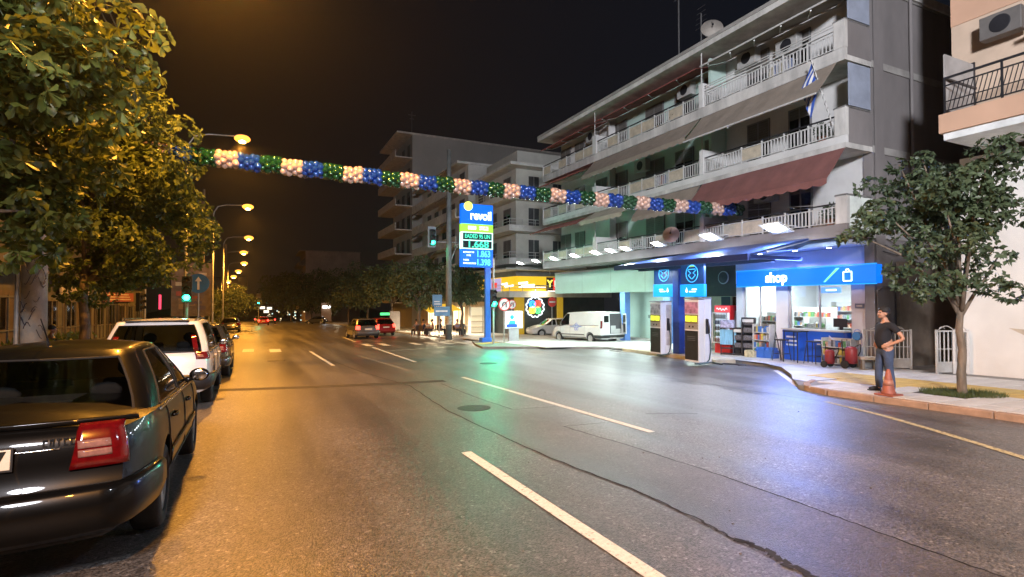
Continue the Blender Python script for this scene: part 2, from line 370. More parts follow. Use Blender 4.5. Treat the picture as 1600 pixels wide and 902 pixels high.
# forecourt slabs, large cast panels
FORE = mat('forecourt_concrete', (.50, .50, .48), .55, var=.2, scale=.7, bump=.15)
fsl = MB().box(-.735, .735, -.99, .99, -.02, .02).mesh('fslab', FORE)
for i in range(7):
    for j in range(13):
        x = 13.6 + i * 1.5; y = 10.0 + j * 2.02
        if x < 15.4 and y < 14: continue
        if x < 16.0 and 12 < y < 22.5: continue
        if y > 22.5 and x < 12.6: continue
        if y > 34.6 or (y < 11.5 and x > 16.0) or (16.9 < x and y < 15.6): continue
        inst('forecourt_slab', fsl, (x, y, gz(x, y) + .108 + random.uniform(-.002, .002)), pv, (-math.atan(SY), math.atan(SX), 0))
p = [G(775, 541), G(830, 541)]
strip('tactile_strip', [Vector((11.0, 27.4, 0)), Vector((12.9, 29.2, 0)), Vector((14.6, 29.6, 0))], .7, SLABY, .115)
# tree pit and grass
sheet('tree_pit_soil', [(TX0 - .6, TY0 - .6), (TX0 + .6, TY0 - .6), (TX0 + .6, TY0 + .6), (TX0 - .6, TY0 + .6)], EARTH, .108)
rg = np.random.default_rng(3)
def grass(name, cx, cy, r, n, h0, m, label):
    v = []; f = []
    for k in range(n):
        a = rg.uniform(0, 2 * pi); q = r * sqrt(rg.uniform(0, 1)); x = cx + q * cos(a) * 1.05; y = cy + q * sin(a) * 1.05; z = gz(x, y) + .10
        hh = h0 * rg.uniform(.4, 1.2); b = rg.uniform(0, 2 * pi); w = .006; lx, ly = rg.uniform(-.5, .5, 2) * hh; i = len(v)
        v += [(x - w * cos(b), y - w * sin(b), z), (x + w * cos(b), y + w * sin(b), z), (x + lx, y + ly, z + hh)]; f.append((i, i + 1, i + 2))
    mb = MB(); mb.v = v; mb.f = f; return tag(mb.build(name, m), label, 'grass', kind='stuff')
GRS = leaf_mat('grass_blades', (.05, .075, .02), (.10, .13, .04))
grass('grass', TX0 - .02, TY0, .66, 2600, .10, GRS, 'short tufts of grass in the soil square round the pavement tree')
# café pavement beyond the side street
sheet('side_pavement', [(12.2, 36.0), (14, 34.6), (30, 38.5), (30, 140), (13.6, 140), (12.6, 60)], mat('far_paving', (.36, .35, .33), .6, var=.2, scale=.8), .10, thick=.14)
# ---- near pavement (left)
lp = sheet('left_pavement', [(-40, -20), (-2.75, -20), (-2.75, 26.5), (-2.2, 28), (-2.2, 31), (-2.75, 33), (-3.0, 52), (-40, 60)], mat('left_paving', (.16, .15, .14), .75, var=.3, scale=1.2, bump=.3), .12, thick=.15)
sheet('left_pavement', [(-40, 62), (-3.1, 58), (-4.2, 120), (-12, 260), (-60, 260)], MATS['left_paving'], .12, thick=.15)
for k in range(26):
    y = -2 + k * 1.1; kerb_stone(-2.68, y, 1.1, 0, lp)
for k in range(7): kerb_stone(-2.95, 33 + k * 1.8, 1.8, .01, lp)
# far hill-less horizon: dark ground fades; distant dark terrace closes the street
def hills():
    mb = MB(); rows = []
    for k in range(41):
        x = -400 + k * 22; z = gz(x, 620); hgt = 6 + 5 * sin(k * .9) + 4 * sin(k * .37 + 1)
        rows.append([(x, 600 + 20 * sin(k), z - 6), (x, 620 + 20 * sin(k), z + hgt), (x, 700, z - 6)])
    mb.grid(rows); o = mb.build('hills', mat('dark_hill', (.03, .03, .03), .9)); o['kind'] = 'structure'
hills()
# ================================================================== TREES
def leaf_shape(kind):
    if kind == 'obovate': return np.array([(0, 0, 0), (-.16, .45, .03), (-.24, .78, .02), (0, 1, -.06), (.24, .78, .02), (.16, .45, .03)]), [(0, 1, 2, 3), (0, 3, 4, 5)]
    return np.array([(0, 0, 0), (-.27, .42, .05), (0, 1, -.04), (.27, .42, .05)]), [(0, 1, 2), (0, 2, 3)]
def frames(d, rg):                   # rotation matrices with y axis along d
    d = d / np.linalg.norm(d, axis=1, keepdims=True); r = rg.normal(size=d.shape); x = np.cross(d, r); x /= np.linalg.norm(x, axis=1, keepdims=True); return x, d, np.cross(x, d)
def foliage_points(rg, clumps, n, centre, rad):
    """points spread over clumps: (cx,cy,cz,r)"""
    cl = np.array(clumps); w = cl[:, 3] ** 2; idx = rg.choice(len(cl), n, p=w / w.sum())
    d = rg.normal(size=(n, 3)); d /= np.linalg.norm(d, axis=1, keepdims=True); r = rg.uniform(.35, 1, n) ** .5
    p = cl[idx, :3] + d * (r * cl[idx, 3])[:, None] * np.array([1, 1, .72]); return p, d
def leaves_mesh(name, pts, dirs, size, shape, m, rg, jitter=.3):
    S, fc = shape; n = len(pts); sz = size * rg.uniform(1 - jitter, 1 + jitter, n); X, Y, Z = frames(dirs, rg)
    V = pts[:, None, :] + sz[:, None, None] * (S[None, :, 0:1] * X[:, None, :] + S[None, :, 1:2] * Y[:, None, :] + S[None, :, 2:3] * Z[:, None, :])
    V = V.reshape(-1, 3); k = len(S); f = np.array(fc); nf, nv = f.shape
    Fa = (np.arange(n)[:, None, None] * k + f[None]).reshape(-1, nv)
    me = bpy.data.meshes.new(name); me.vertices.add(len(V)); me.vertices.foreach_set('co', V.astype(np.float32).ravel())
    me.loops.add(Fa.size); me.loops.foreach_set('vertex_index', Fa.ravel().astype(np.int32))
    me.polygons.add(len(Fa)); me.polygons.foreach_set('loop_start', np.arange(0, Fa.size, nv, dtype=np.int32)); me.update(calc_edges=True); me.materials.append(m); return me
def make_clumps(rg, c, r, n, cr, flat=1.0, hollow=.45):
    out = []
    for k in range(n):
        d = rg.normal(size=3); d /= np.linalg.norm(d); q = rg.uniform(hollow, 1)
        out.append((c[0] + d[0] * r[0] * q, c[1] + d[1] * r[1] * q, c[2] + d[2] * r[2] * q * flat, cr * rg.uniform(.6, 1.25)))
    return out
def branches(mb, base, top, clumps, rg, r0, nb, r1=.03):
    base = Vector(base); top = Vector(top)
    trunk = [base.lerp(top, t) + Vector((rg.uniform(-.04, .04), rg.uniform(-.04, .04), 0)) * (1 if 0 < t < 1 else 0) for t in (0, .25, .5, .75, 1)]
    mb.tube([base - Vector((0, 0, .06))] + trunk, [r0 * 1.35] + [r0 * (1 - .35 * t) for t in (0, .25, .5, .75, 1)], 12)
    sel = [clumps[i] for i in rg.permutation(len(clumps))[:nb]]
    for c in sel:
        e = Vector(c[:3]); st = base.lerp(top, rg.uniform(.85, 1.0)); mid = st.lerp(e, .5) + Vector((rg.uniform(-.1, .1), rg.uniform(-.1, .1), (e - st).length * .12))
        mb.tube([st, st.lerp(mid, .5) + Vector((0, 0, .03)), mid, mid.lerp(e, .5), e], [r0 * .48, r0 * .4, r0 * .3, r0 * .2, r1 * .5], 7)
def tree(name, base, top, centre, rad, nclump, cr, nleaf, lsize, shape, m, label, group=None, seed=1, r0=.12, nb=7, whorl=0, single=0, extra=None, bark=None, hollow=.45):
    rg = np.random.default_rng(seed); root = empty(name, base); B = Vector(base)
    loc = lambda p: (p[0] - B.x, p[1] - B.y, p[2] - B.z)
    cl = make_clumps(rg, loc(centre), rad, nclump, cr, hollow=hollow) + [(*loc(e[:3]), e[3]) for e in (extra or [])]
    mb = MB(); branches(mb, (0, 0, 0), loc(top), cl, rg, r0, nb); mb.build('trunk', bark or WOODB, root, smooth=True)
    def gen(n):
        if whorl:
            p, d = foliage_points(rg, cl, n // whorl, None, None)
            d = d * .7 + np.array([0, 0, .15]); d /= np.linalg.norm(d, axis=1, keepdims=True)
            x, _, z = frames(d, rg); P = np.repeat(p, whorl, 0); D = np.repeat(d, whorl, 0); a = np.tile(np.arange(whorl) * 2 * pi / whorl, len(p)) + np.repeat(rg.uniform(0, 6, len(p)), whorl)
            D2 = np.repeat(x, whorl, 0) * np.cos(a)[:, None] + np.repeat(z, whorl, 0) * np.sin(a)[:, None] + D * .35 + np.array([0, 0, -.55]) + rg.normal(size=P.shape) * .12
            return P, D2
        p, d = foliage_points(rg, cl, n, None, None); return p, d * .8 + rg.normal(size=p.shape) * .5 + np.array([0, 0, -.45])
    P, D = gen(nleaf)
    if single:                                  # the leaves that show largest: objects of their own
        wp = P + np.array(base); dist = np.linalg.norm(wp - np.array([0, 0, H]), axis=1); x = wp[:, 0] / np.maximum(wp[:, 1], .1)
        vis = np.where((x > -1.25) & (x < -.30), dist, 99); near = np.argsort(vis)[:single]
        lm = leaves_mesh('leaf', np.zeros((1, 3)), np.array([[0, 1., 0]]), lsize, shape, m, np.random.default_rng(1), 0)
        X, Y, Z = frames(D[near], rg)
        for i, k in enumerate(near):
            M_ = Matrix((X[i], Y[i], Z[i])).transposed().to_euler(); s = float(rg.uniform(.8, 1.25)); inst('leaf', lm, tuple(P[k]), root, M_, (s, s, s))
        keep = np.ones(len(P), bool); keep[near] = False; P, D = P[keep], D[keep]
    o = bpy.data.objects.new('crown', leaves_mesh('crown', P, D, lsize, shape, m, rg)); col.objects.link(o); o.parent = root; o['kind'] = 'stuff'
    return tag(root, label, 'tree', group)
OB, DI = leaf_shape('obovate'), leaf_shape('diamond')
LF1 = leaf_mat('leaves_chestnut', (.085, .125, .024), (.175, .210, .05)); LF2 = leaf_mat('leaves_broad', (.075, .120, .028), (.155, .195, .05))
LF3 = leaf_mat('leaves_street', (.050, .085, .045), (.125, .170, .085)); LF4 = leaf_mat('leaves_far', (.075, .11, .05), (.15, .19, .08))
def gp(x, y, h=.12): return (x, y, gz(x, y) + h)
def tree_b(name, x, y, hh, th, c, r, *a, **k): b = gp(x, y); return tree(name, b, (x, y, b[2] + th), (x + c[0], y + c[1], b[2] + hh + c[2]), r, *a, **k)
tree_b('leafy_tree', -4.25, 9.9, 5.1, 3.0, (.15, -.6, .1), (1.9, 2.2, 2.4), 50, .78, 24000, .165, OB, LF1,
       'big leaved tree hanging over the black saloon at the left edge', seed=4, r0=.16, whorl=6, single=280, extra=[(*(CAM + ray(a, b) * z), r) for a, b, z, r in ((55, 385, 8.2, .45), (70, 330, 8.0, .5), (45, 290, 7.8, .55), (95, 300, 8.2, .5), (120, 245, 8.2, .5), (150, 240, 8.4, .4), (60, 230, 7.8, .5), (20, 380, 7.6, .5), (165, 275, 8.4, .3), (30, 330, 7.4, .5), (110, 350, 8.4, .3))] + [(-1.9, 9.2, 5.0, .6), (-1.75, 9.3, 5.6, .6), (-2.0, 9.0, 4.3, .5), (-2.25, 7.0, 5.3, .6), (-2.2, 8.0, 6.1, .7), (-2.9, 6.2, 4.4, .55), (-2.45, 7.6, 6.9, .7), (-2.7, 8.8, 7.6, .8), (-3.2, 5.8, 5.4, .7), (-3.4, 6.0, 3.6, .45), (-2.5, 7.6, 4.2, .5), (-2.3, 8.2, 4.7, .55)])
tree_b('leafy_tree', -3.85, 16.2, 4.3, 2.6, (.6, 0, .25), (2.0, 1.8, 2.2), 50, .74, 28000, .135, OB, LF2,
       'round dense tree on the left pavement whose crown hides one end of the balloon garland', seed=9, r0=.13, whorl=5, extra=[(-3.4, 16.0, 7.0, .7), (-2.8, 16.1, 6.5, .7), (-1.75, 16.0, 4.2, .65), (-1.5, 16.0, 3.5, .6), (-1.7, 16.2, 2.8, .5), (-2.3, 16, 2.4, .5), (-1.95, 15.4, 5.3, .6), (-1.8, 15.3, 5.9, .5), (-2.3, 15, 6.3, .5), (-1.35, 16, 3.2, .35)])
tree_b('street_tree', TX0, TY0, 3.55, 1.75, (-.05, .25, .42), (1.4, 1.55, 1.3), 42, .36, 8200, .125, DI, LF3,
       'sparse young tree in a grassy soil square beside the standing man', seed=21, r0=.085, nb=12, whorl=5, hollow=.25,
       extra=[(*(CAM + ray(a, b) * z), r) for a, b, z, r in ((1338, 366, 11.2, .30), (1360, 345, 11.0, .38), (1325, 375, 11.4, .18), (1420, 440, 10.6, .36), (1450, 455, 10.4, .34), (1480, 440, 10.6, .36), (1400, 420, 10.8, .25), (1545, 440, 10.4, .36), (1575, 455, 10.2, .30), (1580, 260, 10.5, .5), (1600, 330, 10.5, .4), (1560, 400, 10.7, .3), (1590, 230, 10.2, .4), (1450, 390, 10.8, .5), (1500, 400, 10.8, .5))])
TRG = 'trees of the café pavement'
for i, (px_, z_, h_, r_, lab) in enumerate([(655, 44, 3.9, 2.6, 'tree over the café tables beside the tall concrete mast'), (612, 56, 4.4, 3.0, 'second tree along the café pavement, over the grey and red cars'),
        (575, 68, 5.0, 3.4, 'third tree along the café pavement with its crown over the road edge'), (545, 86, 5.6, 3.8, 'farthest tree of the café pavement row'), (722, 41, 3.6, 1.7, 'slim tree between the price pylon and the concrete mast')]):
    d = ray(px_, 466); p = CAM + d * z_
    tree_b('pavement_tree', p.x, p.y, h_, h_ * .62, (0, 0, .3), (r_, r_, r_ * .85), 22, r_ * .38, 3600, .30, DI, LF4, lab, TRG, seed=30 + i, r0=.14, nb=5)
for i, (px_, z_, h_, r_, lab) in enumerate([(518, 118, 6.5, 5.0, 'dark tree mass right of the small lit sign far down the street'), (487, 135, 7.5, 6.2, 'tall dark tree at the middle of the far end of the street'), (455, 150, 8.0, 6.5, 'dark spreading tree behind the far traffic queue'), (432, 190, 9.5, 7, 'farthest dark tree above the red tail lights'),
        (362, 62, 3.0, 2.3, 'low tree with yellow-green crown beside the second visible lamp post'), (352, 84, 4.0, 3.0, 'small tree behind the low yellow-green one on the left'), (340, 74, 3.0, 2.4, 'dim tree left of the grey kiosk')]):
    d = ray(px_, 466); p = CAM + d * z_
    tree_b('distant_tree', p.x, p.y, h_, h_ * .5, (0, 0, 0), (r_, r_, r_ * .9), 20, r_ * .4, 2600, r_ * .12, DI, LF4, lab, 'trees far along the street', seed=50 + i, r0=.2, nb=4)
# ================================================================== BUILDINGS
def wpos(o):
    v = Vector((0, 0, 0))
    while o: v = v + o.location; o = o.parent
    return v
def wb(mb, name, m, parent, **k):
    o = mb.build(name, m, parent, **k); o.location = -wpos(parent); return o
def bx(parent, name, m, *b, bevel=0): return wb(MB().box(*b), name, m, parent, bevel=bevel)

AWRED = mat('red_awning', (.20, .085, .075), .85, var=.15, scale=2); AWTAN = mat('tan_awning', (.27, .225, .18), .85, var=.15, scale=2); AWLR = mat('left_red_awning', (.30, .085, .07), .85, var=.15, scale=2); AWDK = mat('dark_red_awning', (.26, .07, .06), .85, var=.15, scale=2)
CREAMP = mat('cream_rail_panel', (.50, .44, .34), .6, var=.2, scale=4)
BAL = MB().box(-.016, .016, -.016, .016, 0, 1).mesh('baluster', WMET)

def window(parent, X, y0, y1, z0, z1, shut=.5, face='x'):
    """recessed opening facing the street: frame, dark pane, rolling shutter partly down"""
    w = bx(parent, 'window', SHUT, X - .02, X + .02, y0, y1, z0, z1)
    fr = MB(); t = .05
    fr.box(X - .05, X - .021, y0, y0 + t, z0, z1); fr.box(X - .05, X - .021, y1 - t, y1, z0, z1); fr.box(X - .05, X - .021, y0 + t, y1 - t, z1 - t, z1); ym = (y0 + y1) / 2; fr.box(X - .048, X - .021, ym - .025, ym + .025, z0, z1 - t)
    wb(fr, 'window_frame', mat('window_frame_grey', (.20, .20, .20), .5), w)
    bx(w, 'pane', GLASSD, X - .034, X - .026, y0 + t, y1 - t, z0 + .02, z1 - t)
    if shut:
        zs = z1 - (z1 - z0) * shut; sl = MB(); n = max(3, int((z1 - zs) / .09))
        for k in range(n): a = zs + (z1 - zs) * k / n; sl.box(X - .046, X - .038, y0 + t, ym - .03, a + .008, a + (z1 - zs) / n); sl.box(X - .046, X - .038, ym + .03, y1 - t, a + .008, a + (z1 - zs) / n)
        wb(sl, 'rolling_shutter', mat('shutter_slats', (.13, .12, .11), .6), w)
    return w
def awning(parent, X, y0, y1, z, drop, outw, m, valance=.22, narm=3, bar=False, zig=True):
    R, Cn = 5, 16; rows = []
    for i in range(R + 1):
        t = i / R; rows.append([(X - outw * t, y0 + (y1 - y0) * j / Cn, z - drop * t - .05 * sin(pi * t) * (.6 + .4 * sin(j * 1.9))) for j in range(Cn + 1)])
    a = wb(MB().grid(rows), 'awning', m, parent)
    q = a.modifiers.new('cloth', 'SOLIDIFY'); q.thickness = .012
    if valance:
        n = int((y1 - y0) / .07); vb = MB(); e = [(y0 + (y1 - y0) * j / n) for j in range(n + 1)]; xe = X - outw - .005; ze = z - drop
        vb.grid([[(xe, y, ze) for y in e], [(xe - .01, y, ze - valance * (.72 + .28 * abs(sin(j * pi / 6)))) for j, y in enumerate(e)]])
        v = wb(vb, 'valance', m, a); q = v.modifiers.new('cloth', 'SOLIDIFY'); q.thickness = .01
    if bar: wb(MB().tube([(X - outw - .02, y0, z - drop), (X - outw - .02, y1, z - drop)], .03, 8), 'front_bar', WMET, a)
    for k in range(narm):
        y = y0 + (y1 - y0) * (k + .6) / narm; el = (X - outw * .5, y + .62, z - drop * .5 - .10)
        wb(MB().tube([(X - .03, y - .05, z - .12), el, (X - outw + .03, y + .05, z - drop - .05)], .026, 6), 'awning_arm', WMET, a)
    return a
def railing(parent, X, y0, y1, z0, z1, panels=(), single=False, m=None, double=False, face=-1):
    m = m or WMET; r = MB(); n = max(1, round((y1 - y0) / .85)); st = (y1 - y0) / n
    for k in range(n + 1): r.box(X - .022, X + .022, y0 + st * k - .022, y0 + st * k + .022, z0, z1 + .01)
    r.box(X - .018, X + .018, y0, y1, z0 + .05, z0 + .08); r.box(X - .018, X + .018, y0, y1, z1 - .09, z1 - .06)
    R = wb(r, 'railing', m, parent)
    wb(MB().box(X - .028, X + .028, y0 - .01, y1 + .01, z1 + .012, z1 + .05), 'handrail', DARKM if not double else m, R)
    if double: wb(MB().tube([(X, y0, z1 + .16), (X, y1, z1 + .16)], .016, 6).tube([(X, y0, z1 + .24), (X, y1, z1 + .24)], .016, 6), 'guard_bar', m, R)
    js = MB()
    for k in range(n):
        if k in panels: bx(R, 'rail_panel', CREAMP, X - .008, X + .008, y0 + st * k + .03, y0 + st * (k + 1) - .03, z0 + .09, z1 - .10); continue
        q = max(2, int(st / .115))
        for j in range(1, q):
            y = y0 + st * k + st * j / q
            if single: o = inst('baluster', BAL, (X, y, z0 + .08), R, (0, 0, 0), (1, 1, z1 - .09 - z0 - .08)); o.location = Vector((X, y, z0 + .08)) - wpos(R)
            else: js.box(X - .012, X + .012, y - .012, y + .012, z0 + .08, z1 - .09)
    if js.v: tag(wb(js, 'balusters', m, R), kind='stuff')
    return R
def dish(parent, c, r, m, name='satellite_dish', aim=(-.6, -.75, .3)):
    a = Vector(aim).normalized(); q = a.to_track_quat('Z', 'Y'); mb = MB(); pr = [(r * t, .28 * r * t * t) for t in (0.02, .25, .5, .75, 1)] + [(r * 1.0, .30 * r)]
    mb.lathe(pr, 28); o = mb.build(name, m, parent, smooth=True); o.location = Vector(c) - (wpos(parent) if parent else Vector()); o.rotation_euler = q.to_euler()
    s = o.modifiers.new('t', 'SOLIDIFY'); s.thickness = .012
    MB().tube([(0, r * .9, r * .2), (0, 0, r * .75)], .012, 6).box(-.03, .03, -.03, .03, r * .72, r * .86).tube([(0, 0, -.02), (0, -.05, -.15), (0, -.35, -.3)], .02, 6).build('dish_arm', DARKM, o)
    return o

# ---------------- the apartment block over the filling station
XF, XW, YC = 15.7, 17.05, 9.9
YD1, YD2, YE = 15.6, 23.0, 28.6
FZ = [3.60, 6.245, 8.886]; ZR = 11.45
ab = empty('apartment_block', (XW, YC, gz(XW, YC)))
tag(ab, 'long pale apartment block with red and tan awnings above the filling station', 'building')
bx(ab, 'wall', WHITEW, XW, 29, YC + .30, YD1, FZ[0], ZR)
bx(ab, 'wall', TEALW, XW + .012, 29, YD1 + .003, YD2, FZ[0], ZR)  # teal light on the middle flats is put into this wall colour
bx(ab, 'wall', WHITEW, XW - .02, 29, YD2 + .003, YE, FZ[0], ZR)
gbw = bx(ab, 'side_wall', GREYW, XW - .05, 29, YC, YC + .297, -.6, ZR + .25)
for k, z in enumerate(FZ + [ZR - .05]):
    bx(gbw, 'floor_band', CONC, XW - .075, 29, YC - .035, YC - .003, z - .02, z + .20)
bx(gbw, 'corner_column', GREYW, XW - .02, XW + .45, YC - .05, YC - .037, -.5, ZR)
rf = bx(ab, 'roof_slab', STAINW, XF - .22, 29, YC - .10, YE + .25, ZR + .002, ZR + .29)
bx(rf, 'roof_edge', CONC, XF - .25, XF - .222, YC - .10, YE + .25, ZR + .20, ZR + .33)
for k, z in enumerate(FZ):
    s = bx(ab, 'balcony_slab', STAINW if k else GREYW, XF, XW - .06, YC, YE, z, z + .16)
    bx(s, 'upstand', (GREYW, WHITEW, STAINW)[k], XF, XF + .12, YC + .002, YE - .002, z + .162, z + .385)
    # end pier and side parapet
    bx(s, 'end_pier', STAINW, XF - .004, XF + .13, YC - .003, YC + .34, z + .39, z + 1.22)
    bx(s, 'side_parapet', mat('painted_lit_panel', (.60, .66, .62), .7) if k == 0 else GREYW, XF + .134, XW - .08, YC, YC + .10, z + .164, z + 1.20)  # lowest panel's lit look is put into a paler colour
    wb(MB().tube([(XF + .06, YC + .05, z + 1.26), (XW - .1, YC + .05, z + 1.26)], .03, 8).tube([(XF + .06, YC + .4, z + 1.255), (XF + .06, YC + .05, z + 1.26)], .03, 8), 'coping_rail', GALV, s)
    far = z + .385; top = far + .60
    railing(s, XF + .05, YC + .36, YD1 - .14, far, top, panels=[(3,), (3, 6), (3, 4)][2 - k] if k < 2 else (), single=True, double=(k == 2))
    railing(s, XF + .05, YD1 + .16, YD2 - .2, far, top, panels=(1, 3, 4, 6) if k else (0, 2, 5), single=False)
    railing(s, XF + .05, YD2 + .2, YE - .05, far, top, panels=(0, 1, 3, 5), single=False)
    # partitions between flats
    bx(s, 'partition', WHITEW, XF - .02, XW - .065, YD1 - .10, YD1 + .10, z + .39, z + 1.35)
    bx(s, 'partition', TEALW, XF + .45, XW - .065, YD1 - .06, YD1 + .06, z + 1.36, z + 2.45)
    bx(s, 'partition', WHITEW, XF - .02, XW - .065, YD2 - .16, YD2 + .16, z + .39, z + 1.35)
    bx(s, 'partition', WHITEW, XF + .9, XW - .065, YD2 - .06, YD2 + .06, z + 1.36, z + 2.45)
    wb(MB().tube([(XF + .03, YD1, z + 1.36), (XF + .03, YD1, z + 2.62)], .025, 8), 'drain_pipe', WMET, s)
    wb(MB().tube([(XF + .03, YD2, z + 1.36), (XF + .03, YD2, z + 2.62)], .025, 8), 'drain_pipe', WMET, s)
    wb(MB().tube([(XF + .04, YE - .02, z + .2), (XF + .04, YE - .02, z + 1.1)], .04, 8), 'end_post', WMET, s)
    wy = lambda a, b: sorted((YX(a, XW), YX(b, XW)))
    for (a, b, sh) in ((1236, 1272, .2), (1171, 1206, .45), (1104, 1131, .8)):
        y0, y1 = wy(a, b); window(ab, XW - .003, y0, y1, z + .17, z + 2.2, sh)
    for (a, b, sh) in ((1057, 1086, .3), (1011, 1039, .5), (955, 981, .4)) + (((932, 950, 1),) if k == 1 else ()):
        y0, y1 = wy(a, b); window(ab, XW + .002, y0, y1, z + .17, z + 2.15, sh)
    for (a, b, sh) in ((878, 893, .5), (900, 915, .9)):
        y0, y1 = wy(a, b); window(ab, XW - .025, y0, y1, z + .17, z + 2.1, sh)
# frosted windbreaks at the end of the upper balconies
for z in FZ[1:]:
    pz = bx(ab, 'windbreak', mat('frosted_panel', (.30, .34, .42), .4, var=.15), XF + .2, XW - .1, YC + .02, YC + .05, z + 1.3, z + 2.60)
awning(ab, XF - .02, YC + .02, YD1 - .05, FZ[1] - .02, .98, .85, AWRED, narm=3)
awning(ab, XF - .02, YC + .25, YD1 - .05, FZ[2] - .03, 1.08, .95, AWTAN, .04, narm=1, bar=True)
awning(ab, XW - .08, YC + .3, YD1 - .12, ZR - .10, .50, 1.42, AWTAN, .03, narm=5, bar=True)
awning(ab, XW - .08, YD1 + .15, YD2 - .2, ZR - .10, .46, 1.40, AWDK, .05, narm=4)
awning(ab, XF, YD1 + .1, YD2 + .05, FZ[2] - .03, .80, .75, AWTAN, narm=3)
awning(ab, XF, YD1 + .1, 19.2, FZ[1] - .03, .82, .6, AWTAN, narm=2)
awning(ab, XF, 19.4, YD2 - .1, FZ[1] - .03, .55, 1.0, mat('pale_awning', (.42, .38, .30), .85), narm=2)
awning(ab, XW - .08, YD2 + .25, YE - .05, ZR - .10, .50, 1.42, AWLR, .05, narm=3)
for z in FZ[1:]: awning(ab, XF + .4, YD2 + .25, YE - .05, z - .04, .52, 1.30, AWLR, .06, narm=3)
# clutter on the balconies and the roof
def ac_unit(c, parent=None, face='x'):
    x, y, z = c; o = MB().box(-.16, .16, -.42, .42, 0, .58).build('air_conditioner', mat('ac_casing', (.42, .42, .40), .5), parent, bevel=.02)
    MB().lathe([(.02, -.172), (.2, -.168), (.22, -.163)], 20, 'x', (0, 0, .29)).build('fan_grille', DARKM, o)
    o.location = Vector(c) - (wpos(parent) if parent else Vector()); return o
ac_unit((XW - .22, 14.3, FZ[2] + 1.75), ab); ac_unit((XW - .22, 12.6, FZ[2] + 1.5), ab)
p = atX(1112, 42, XF + .3); dd = dish(None, (p.x, p.y, ZR + .85), .42, mat('old_dish', (.35, .32, .28), .7)); tag(dd, 'old round satellite dish standing on the roof edge against the night sky', 'satellite dish')
tag(MB().tube([(0, 0, 0), (0, 0, .5)], .03, 8).build('dish_post', GALV, None, loc=(p.x + .25, p.y + .2, ZR + .3)), 'short steel post holding the roof satellite dish', 'post')
dd2 = dish(None, atX(1049, 368, XF - .35), .34, mat('pinkish_dish', (.42, .30, .26), .7), aim=(-.75, -.6, .25)); tag(dd2, 'pinkish satellite dish on the lowest balcony rail above the canopy', 'satellite dish')
for px_, top, lab in ((1061, -70, 'tall lattice aerial mast on the roof, left of the round dish'), (1096, 20, 'thin aerial rod standing just left of the roof dish')):
    p = atX(px_, 100, 17.5); am = MB().tube([(0, 0, 0), (0, 0, 4.6 if top < 0 else 2.6)], .035, 6)
    for k in range(5): am.tube([(0, -.35 + .03 * k, 2.0 + k * .22 + (2 if top < 0 else 0)), (0, .35 - .03 * k, 2.0 + k * .22 + (2 if top < 0 else 0))], .008, 4)
    tag(am.build('roof_aerial', mat('aerial_metal', (.10, .10, .10), .6), None, loc=(17.5, p.y, ZR + .28)), lab, 'aerial')
# flag hanging at an angle from the second balcony corner
flag = empty('flag', (XF - .05, YX(1306, XF), 7.0)); tag(flag, 'blue and white striped flag hanging from a spiral-wrapped pole on the corner balcony', 'flag')
pt, pb = Vector((-.45, .35, 2.05)), Vector((0, 0, 0))
MB().tube([pb, pt], .02, 8).build('flag_pole', WMET, flag)
sp = [pb.lerp(pt, t / 60) + Vector((.026 * cos(t * 1.1), .026 * sin(t * 1.1), 0)) for t in range(61)]; MB().tube(sp, .008, 4).build('spiral_wrap', BLACK, flag)
FB, FWm = mat('flag_blue', (.02, .07, .33), .8), mat('flag_white', (.62, .62, .62), .8)
for k in range(9):
    rows = []
    for i in range(11):
        t = i / 10; row = []
        for j in (0, 1):
            q = (k + j) / 9; top = pb.lerp(pt, .95 - .40 * q); row.append((top.x - .06 * t + .05 * sin(q * 11 + t * 4), top.y + .03 + .42 * t * (1 - .3 * t), top.z - .80 * t + .03 * sin(q * 9 + t * 2)))
        rows.append(row)
    MB().grid(rows).build('flag_stripe', FWm if k % 2 else FB, flag)
# household things out on the balconies
def laundry(x, y, z, n, label, seed):
    root = empty('laundry_rack', (x, y, z)); MB().tube([(0, -.5, .8), (0, .5, .8)], .01, 5).tube([(.2, -.5, .8), (.2, .5, .8)], .01, 5).tube([(0, -.5, .8), (.2, -.5, 0)], .01, 5).tube([(.2, -.5, .8), (0, -.5, 0)], .01, 5).tube([(0, .5, .8), (.2, .5, 0)], .01, 5).tube([(.2, .5, .8), (0, .5, 0)], .01, 5).build('rack', WMET, root); q = random.Random(seed)
    for k in range(n):
        y0 = -.48 + k * .96 / n; w = .8 / n; c = [(.55, .55, .58), (.25, .30, .45), (.45, .22, .20), (.50, .46, .34)][q.randrange(4)]
        rows = [[(-.015 + .02 * sin(j * 2 + i), y0 + w * j / 4, .8 - i * .1 * q.uniform(.9, 1.1)) for j in range(5)] for i in range(5)]; MB().grid(rows).build('garment', mat('cloth_%d' % int(c[0] * 100), c, .9), root).modifiers.new('t', 'SOLIDIFY').thickness = .006
    return tag(root, label, 'laundry rack')
laundry(XF + .45, 12.4, FZ[2] + .17, 5, 'laundry rack on the top corner balcony', 1); laundry(XF + .45, 18.3, FZ[1] + .17, 4, 'laundry rack on the second balcony of the middle flats', 2); laundry(XF + .5, 14.4, FZ[0] + .17, 5, 'laundry rack on the lowest corner balcony', 3)
for (y, z, lab) in ((17.6, FZ[2], 'air conditioner on the top wall of the middle flats'), (20.6, FZ[1], 'air conditioner beside the middle balcony doors'), (24.9, FZ[2], 'air conditioner on the top wall of the far flats'), (13.6, FZ[0], 'air conditioner behind the lowest corner balcony')): tag(ac_unit((XW - .2, y, z + 1.7)), lab, 'air conditioner')
wb(MB().tube([(XW + 1.9, YC - .09, .2), (XW + 1.9, YC - .09, ZR)], .05, 8), 'drain_pipe', GREYW, gbw)
cb = MB()
